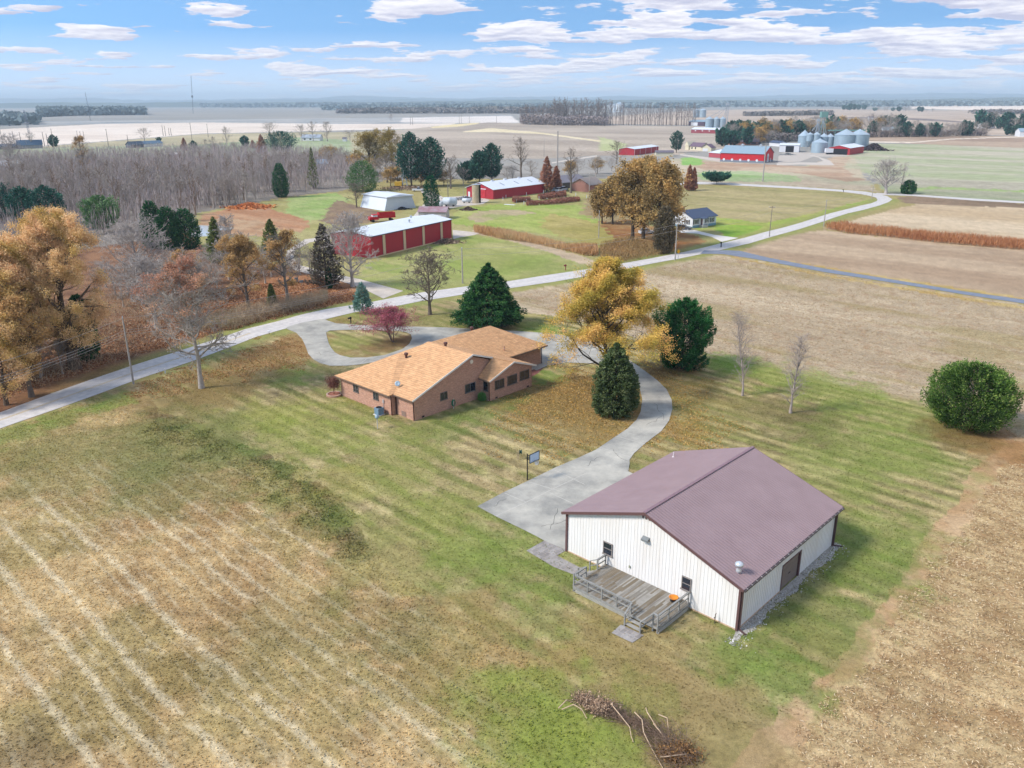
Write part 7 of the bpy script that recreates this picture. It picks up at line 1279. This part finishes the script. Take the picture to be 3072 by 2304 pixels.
def tufts(name, pl, n, h, w_, label, seed, gain=(.7, 1.35), lean=.6, holes=(), dens=None):
    r = np.random.default_rng(seed); w = pxpoly(pl); xs = [p[0] for p in w]; ys = [p[1] for p in w]; X = r.uniform(min(xs), max(xs), n * 3); Y = r.uniform(min(ys), max(ys), n * 3); ok = inpoly(X + (fbm(X / 3, Y / 3, 3, 4) - .5) * 7, Y + (fbm(X / 3 + 9, Y / 3, 4, 4) - .5) * 7, w)
    for hl in holes: ok &= ~inpoly(X, Y, hl)
    if dens: ok &= fbm(X / dens[0], Y / dens[0], seed, 3) > dens[1] + r.normal(size=len(X)) * .08
    X, Y = X[ok][:n], Y[ok][:n]; m = len(X); c, _ = paint(X + r.normal(size=m) * .25, Y + r.normal(size=m) * .25); c = np.clip(c * r.uniform(*gain, (m, 1)), 0, .95)
    hh = h * r.uniform(.4, 1.3, m); C = np.stack([X, Y, hh * .5], 1); D = np.array([0, 0, 1.]) + r.normal(size=(m, 3)) * lean; V, Q = leaf_arrays(C, D, rdir(r, m), hh, w_ * r.uniform(.6, 1.4, m))
    V[:, 2] = np.maximum(V[:, 2], .01)
    mat = bpy.data.materials.get('tuft_mat')
    if not mat:
        mat = bpy.data.materials.new('tuft_mat'); mat.use_nodes = True; t = mat.node_tree; t.nodes.remove(t.nodes['Principled BSDF']); b = t.nodes.new('ShaderNodeBsdfDiffuse'); tr = t.nodes.new('ShaderNodeBsdfTranslucent'); mx = t.nodes.new('ShaderNodeMixShader'); mx.inputs[0].default_value = .45; a = t.nodes.new('ShaderNodeAttribute'); a.attribute_name = 'col'
        t.links.new(a.outputs['Color'], b.inputs[0]); t.links.new(a.outputs['Color'], tr.inputs[0]); t.links.new(b.outputs[0], mx.inputs[1]); t.links.new(tr.outputs[0], mx.inputs[2]); t.links.new(mx.outputs[0], t.nodes['Material Output'].inputs[0])
    o = link(name, quadmesh(name, V, Q, {'col': ('FACE', 'FLOAT_COLOR', np.concatenate([c, np.ones((m, 1))], 1))}), mat); tag(o, label, None, None, 'stuff')
tufts('field_grass', [(-150, 2450), (-150, 1330), (0, 1300), (300, 1190), (470, 1230), (610, 1294), (773, 1350), (896, 1406), (1017, 1493), (1137, 1657), (1282, 1782), (1451, 1898), (1600, 1990), (1720, 2100), (1900, 2450)], 50000, .12, .16, 'rough dry grass of the left field', 41, (1.15, 1.9), 2.2)
tufts('lawn_grass', [(560, 1100), (1000, 960), (1500, 930), (2126, 1063), (2759, 1215), (3000, 1330), (2871, 1510), (2663, 1800), (2396, 2096), (1900, 2450), (1720, 2100), (1451, 1898), (1210, 1734), (1017, 1493), (773, 1350), (470, 1225)], 110000, .06, .16, 'short mown grass of the lawn', 42, (.78, 1.38), 1.8, [dr, br_, hr])
tufts('weed_patch', [(430, 1260), (700, 1330), (900, 1430), (1040, 1560), (1120, 1680), (1080, 1700), (900, 1560), (700, 1430), (480, 1340)], 9000, .22, .2, 'dark green weeds along the field edge', 43, (1.0, 2.1), 1.3, dens=(1.6, .44))
# brush pile
def brushpile():
    r = empty('brush_pile', P(1950, 2200), 0, 'pile of cut branches and dead leaves in the foreground grass', 'brush pile'); o = P(1950, 2200); g = np.random.default_rng(9)
    def crv(pts, r0, r1, jit=.03):
        W = [P(u, v) - o for u, v in pts]; ss = []; n = len(W)
        z = [max(.05, .35 + .5 * math.sin(i * 1.3) * .4) for i in range(n)]; z[-1] = .08
        for i in range(n - 1): ss.append((W[i][0], W[i][1], z[i], W[i + 1][0], W[i + 1][1], z[i + 1], r0 + (r1 - r0) * i / n, r0 + (r1 - r0) * (i + 1) / n))
        return ss
    big = []
    for c in ([(1836, 2119), (1838, 2139), (1864, 2168), (1889, 2190), (1893, 2215), (1900, 2230)], [(1937, 2137), (1940, 2157), (1960, 2185), (1990, 2215), (2040, 2232), (2070, 2250)], [(1960, 2185), (1978, 2215), (2000, 2232)], [(1903, 2150), (1925, 2180), (1930, 2215), (1950, 2245), (1970, 2280), (1990, 2310)], [(1980, 2285), (2010, 2290), (2060, 2280), (2085, 2270)], [(1675, 2138), (1700, 2120), (1725, 2112)], [(1685, 2142), (1720, 2134), (1745, 2145), (1760, 2158)], [(1836, 2122), (1870, 2118)], [(1975, 2157), (2000, 2175), (2005, 2190)]): big += crv(c, .04, .02)
    V, Q = segs_mesh('branch', big, 5); link('pale_branches', quadmesh('pale_branches', V, Q), M('pale_branch', '#c2a88c', var=.15, scale=4), r)
    ss = []
    axis = [P(*q)[:2] - o[:2] for q in ((1740, 2100), (1800, 2130), (1850, 2150), (1930, 2185), (1990, 2225), (2030, 2270), (2060, 2310))]; wd = [.5, .7, .45, 1.0, 1.3, 1.5, 1.4]
    for i in range(1500):
        t = g.random() * (len(axis) - 1.01); k = int(t); a = axis[k] + (axis[k + 1] - axis[k]) * (t - k); W_ = wd[k]; p = np.array([*(a + g.normal(size=2) * W_ * .45), abs(g.normal()) * .22 * W_ + .05]); th = 2.25 + g.normal() * .7; L_ = g.uniform(.3, 1.3); d = np.array([math.cos(th), math.sin(th), g.normal() * .25]) * L_; q = p + d; q[2] = max(.03, q[2]); rr_ = g.uniform(.006, .02); ss.append((*p, *q, rr_, rr_ * .5))
    V, Q = segs_mesh('twigs', ss, 3); link('twigs', quadmesh('twigs', V, Q), M('twig_grey_brown', '#86705f', var=.3, scale=3), r)
    for nm, ctr, W_, n, cols in (('rust_leaves', (2035, 2268), (1.0, .6), 3000, ['#5e4430', '#84603c', '#a07c50', '#6e543c']), ('pinkish_leaves', (1800, 2128), (.75, .45), 2400, ['#86705c', '#a88c74', '#bca48c']), ('pinkish_leaves', (1752, 2105), (.5, .3), 1200, ['#86705c', '#a88c74', '#bca48c'])):
        c = P(*ctr) - o; C = np.stack([c[0] + g.normal(size=n) * W_[0] * .55, c[1] + g.normal(size=n) * W_[1] * .6, np.abs(g.normal(size=n)) * .28 + .03], 1); V, Q = leaf_arrays(C, rdir(g, n), rdir(g, n), g.uniform(.08, .2, n), g.uniform(.04, .1, n)); link(nm, quadmesh(nm, V, Q, {'var': ('FACE', 'FLOAT', g.random(n))}), lmat(cols, .1), r)
brushpile()
def heap(name, u, v, W_, n, label, cols, h=.8, size=(.5, .3), seed=1, cat='pile'):
    g = np.random.default_rng(seed); p = P(u, v); C = np.stack([g.normal(size=n) * W_ * .4, g.normal(size=n) * W_ * .3, np.zeros(n)], 1); C[:, 2] = h * np.exp(-(C[:, 0] ** 2 + C[:, 1] ** 2) / (W_ * .5) ** 2) * g.random(n) ** .4; V, Q = leaf_arrays(C, rdir(g, n) * [1, 1, .5], rdir(g, n), size[0] * g.uniform(.5, 1.5, n), size[1] * g.uniform(.5, 1.5, n))
    o = link(name, quadmesh(name, V, Q, {'var': ('FACE', 'FLOAT', g.random(n))}), lmat(cols, 0)); o.location = [float(t_) for t_ in p]; tag(o, label, cat)
heap('scrap_pile', 1340, 727, 4.5, 900, 'brown heap of boards and logs at the corner of the large red shed', ['#5a4a42', '#84705f', '#a0907c'], 1.0, (.9, .35), 2)
heap('compost_heap', 1405, 630, 3.2, 900, 'low brown heap on the grass below the smaller white tank', ['#5c4c44', '#74625a'], 1.2, (.7, .5), 3); heap('dirt_mound', 750, 622, 9, 1500, 'orange dirt mound above the pond', ['#a8663e', '#b9784c', '#c88c60'], 1.6, (1.2, .8), 4)
heap('brush_heap', 2620, 451, 13, 900, 'dark heap of debris on the field right of the small red shed', ['#3c3438', '#54484c'], 5, (2.2, 1.2), 5); heap('machinery_row', 1395, 598, 7, 700, 'jumble of old farm machinery beside the long red shed', ['#3c3c42', '#74747a', '#b0b4b8'], 1.1, (.8, .3), 6, 'machinery'); heap('log_pile', 1215, 565, 14, 900, 'row of logs and scrap along the back of the farm yard', ['#54443c', '#7a6858', '#a8947c'], 1.0, (1.2, .4), 7)
heap('trailer_frame', 1205, 628, 4, 260, 'dark wheeled trailer frame in front of the white tapered shed', ['#26262a', '#3c3c40'], .9, (.9, .2), 8, 'trailer'); heap('implement', 2362, 465, 7, 400, 'grey farm implement parked near the bright red barn', ['#54585c', '#9a9ea0'], 1.4, (1.2, .3), 9, 'machinery')
# ---------------------------------------------------------------- haze over the plain
hb = MB().box(-17000, 17000, -2000, 20500, -1.0, 215.0)
hm = bpy.data.materials.new('air'); hm.use_nodes = True; t = hm.node_tree; t.nodes.remove(t.nodes['Principled BSDF'])
pvn = t.nodes.new('ShaderNodeVolumePrincipled'); pvn.inputs['Density'].default_value = HAZE; pvn.inputs['Color'].default_value = (.70, .87, 1.0, 1); pvn.inputs['Anisotropy'].default_value = 0.0
t.links.new(pvn.outputs[0], t.nodes['Material Output'].inputs['Volume'])
tag(hb.build('haze', hm), kind='stuff')
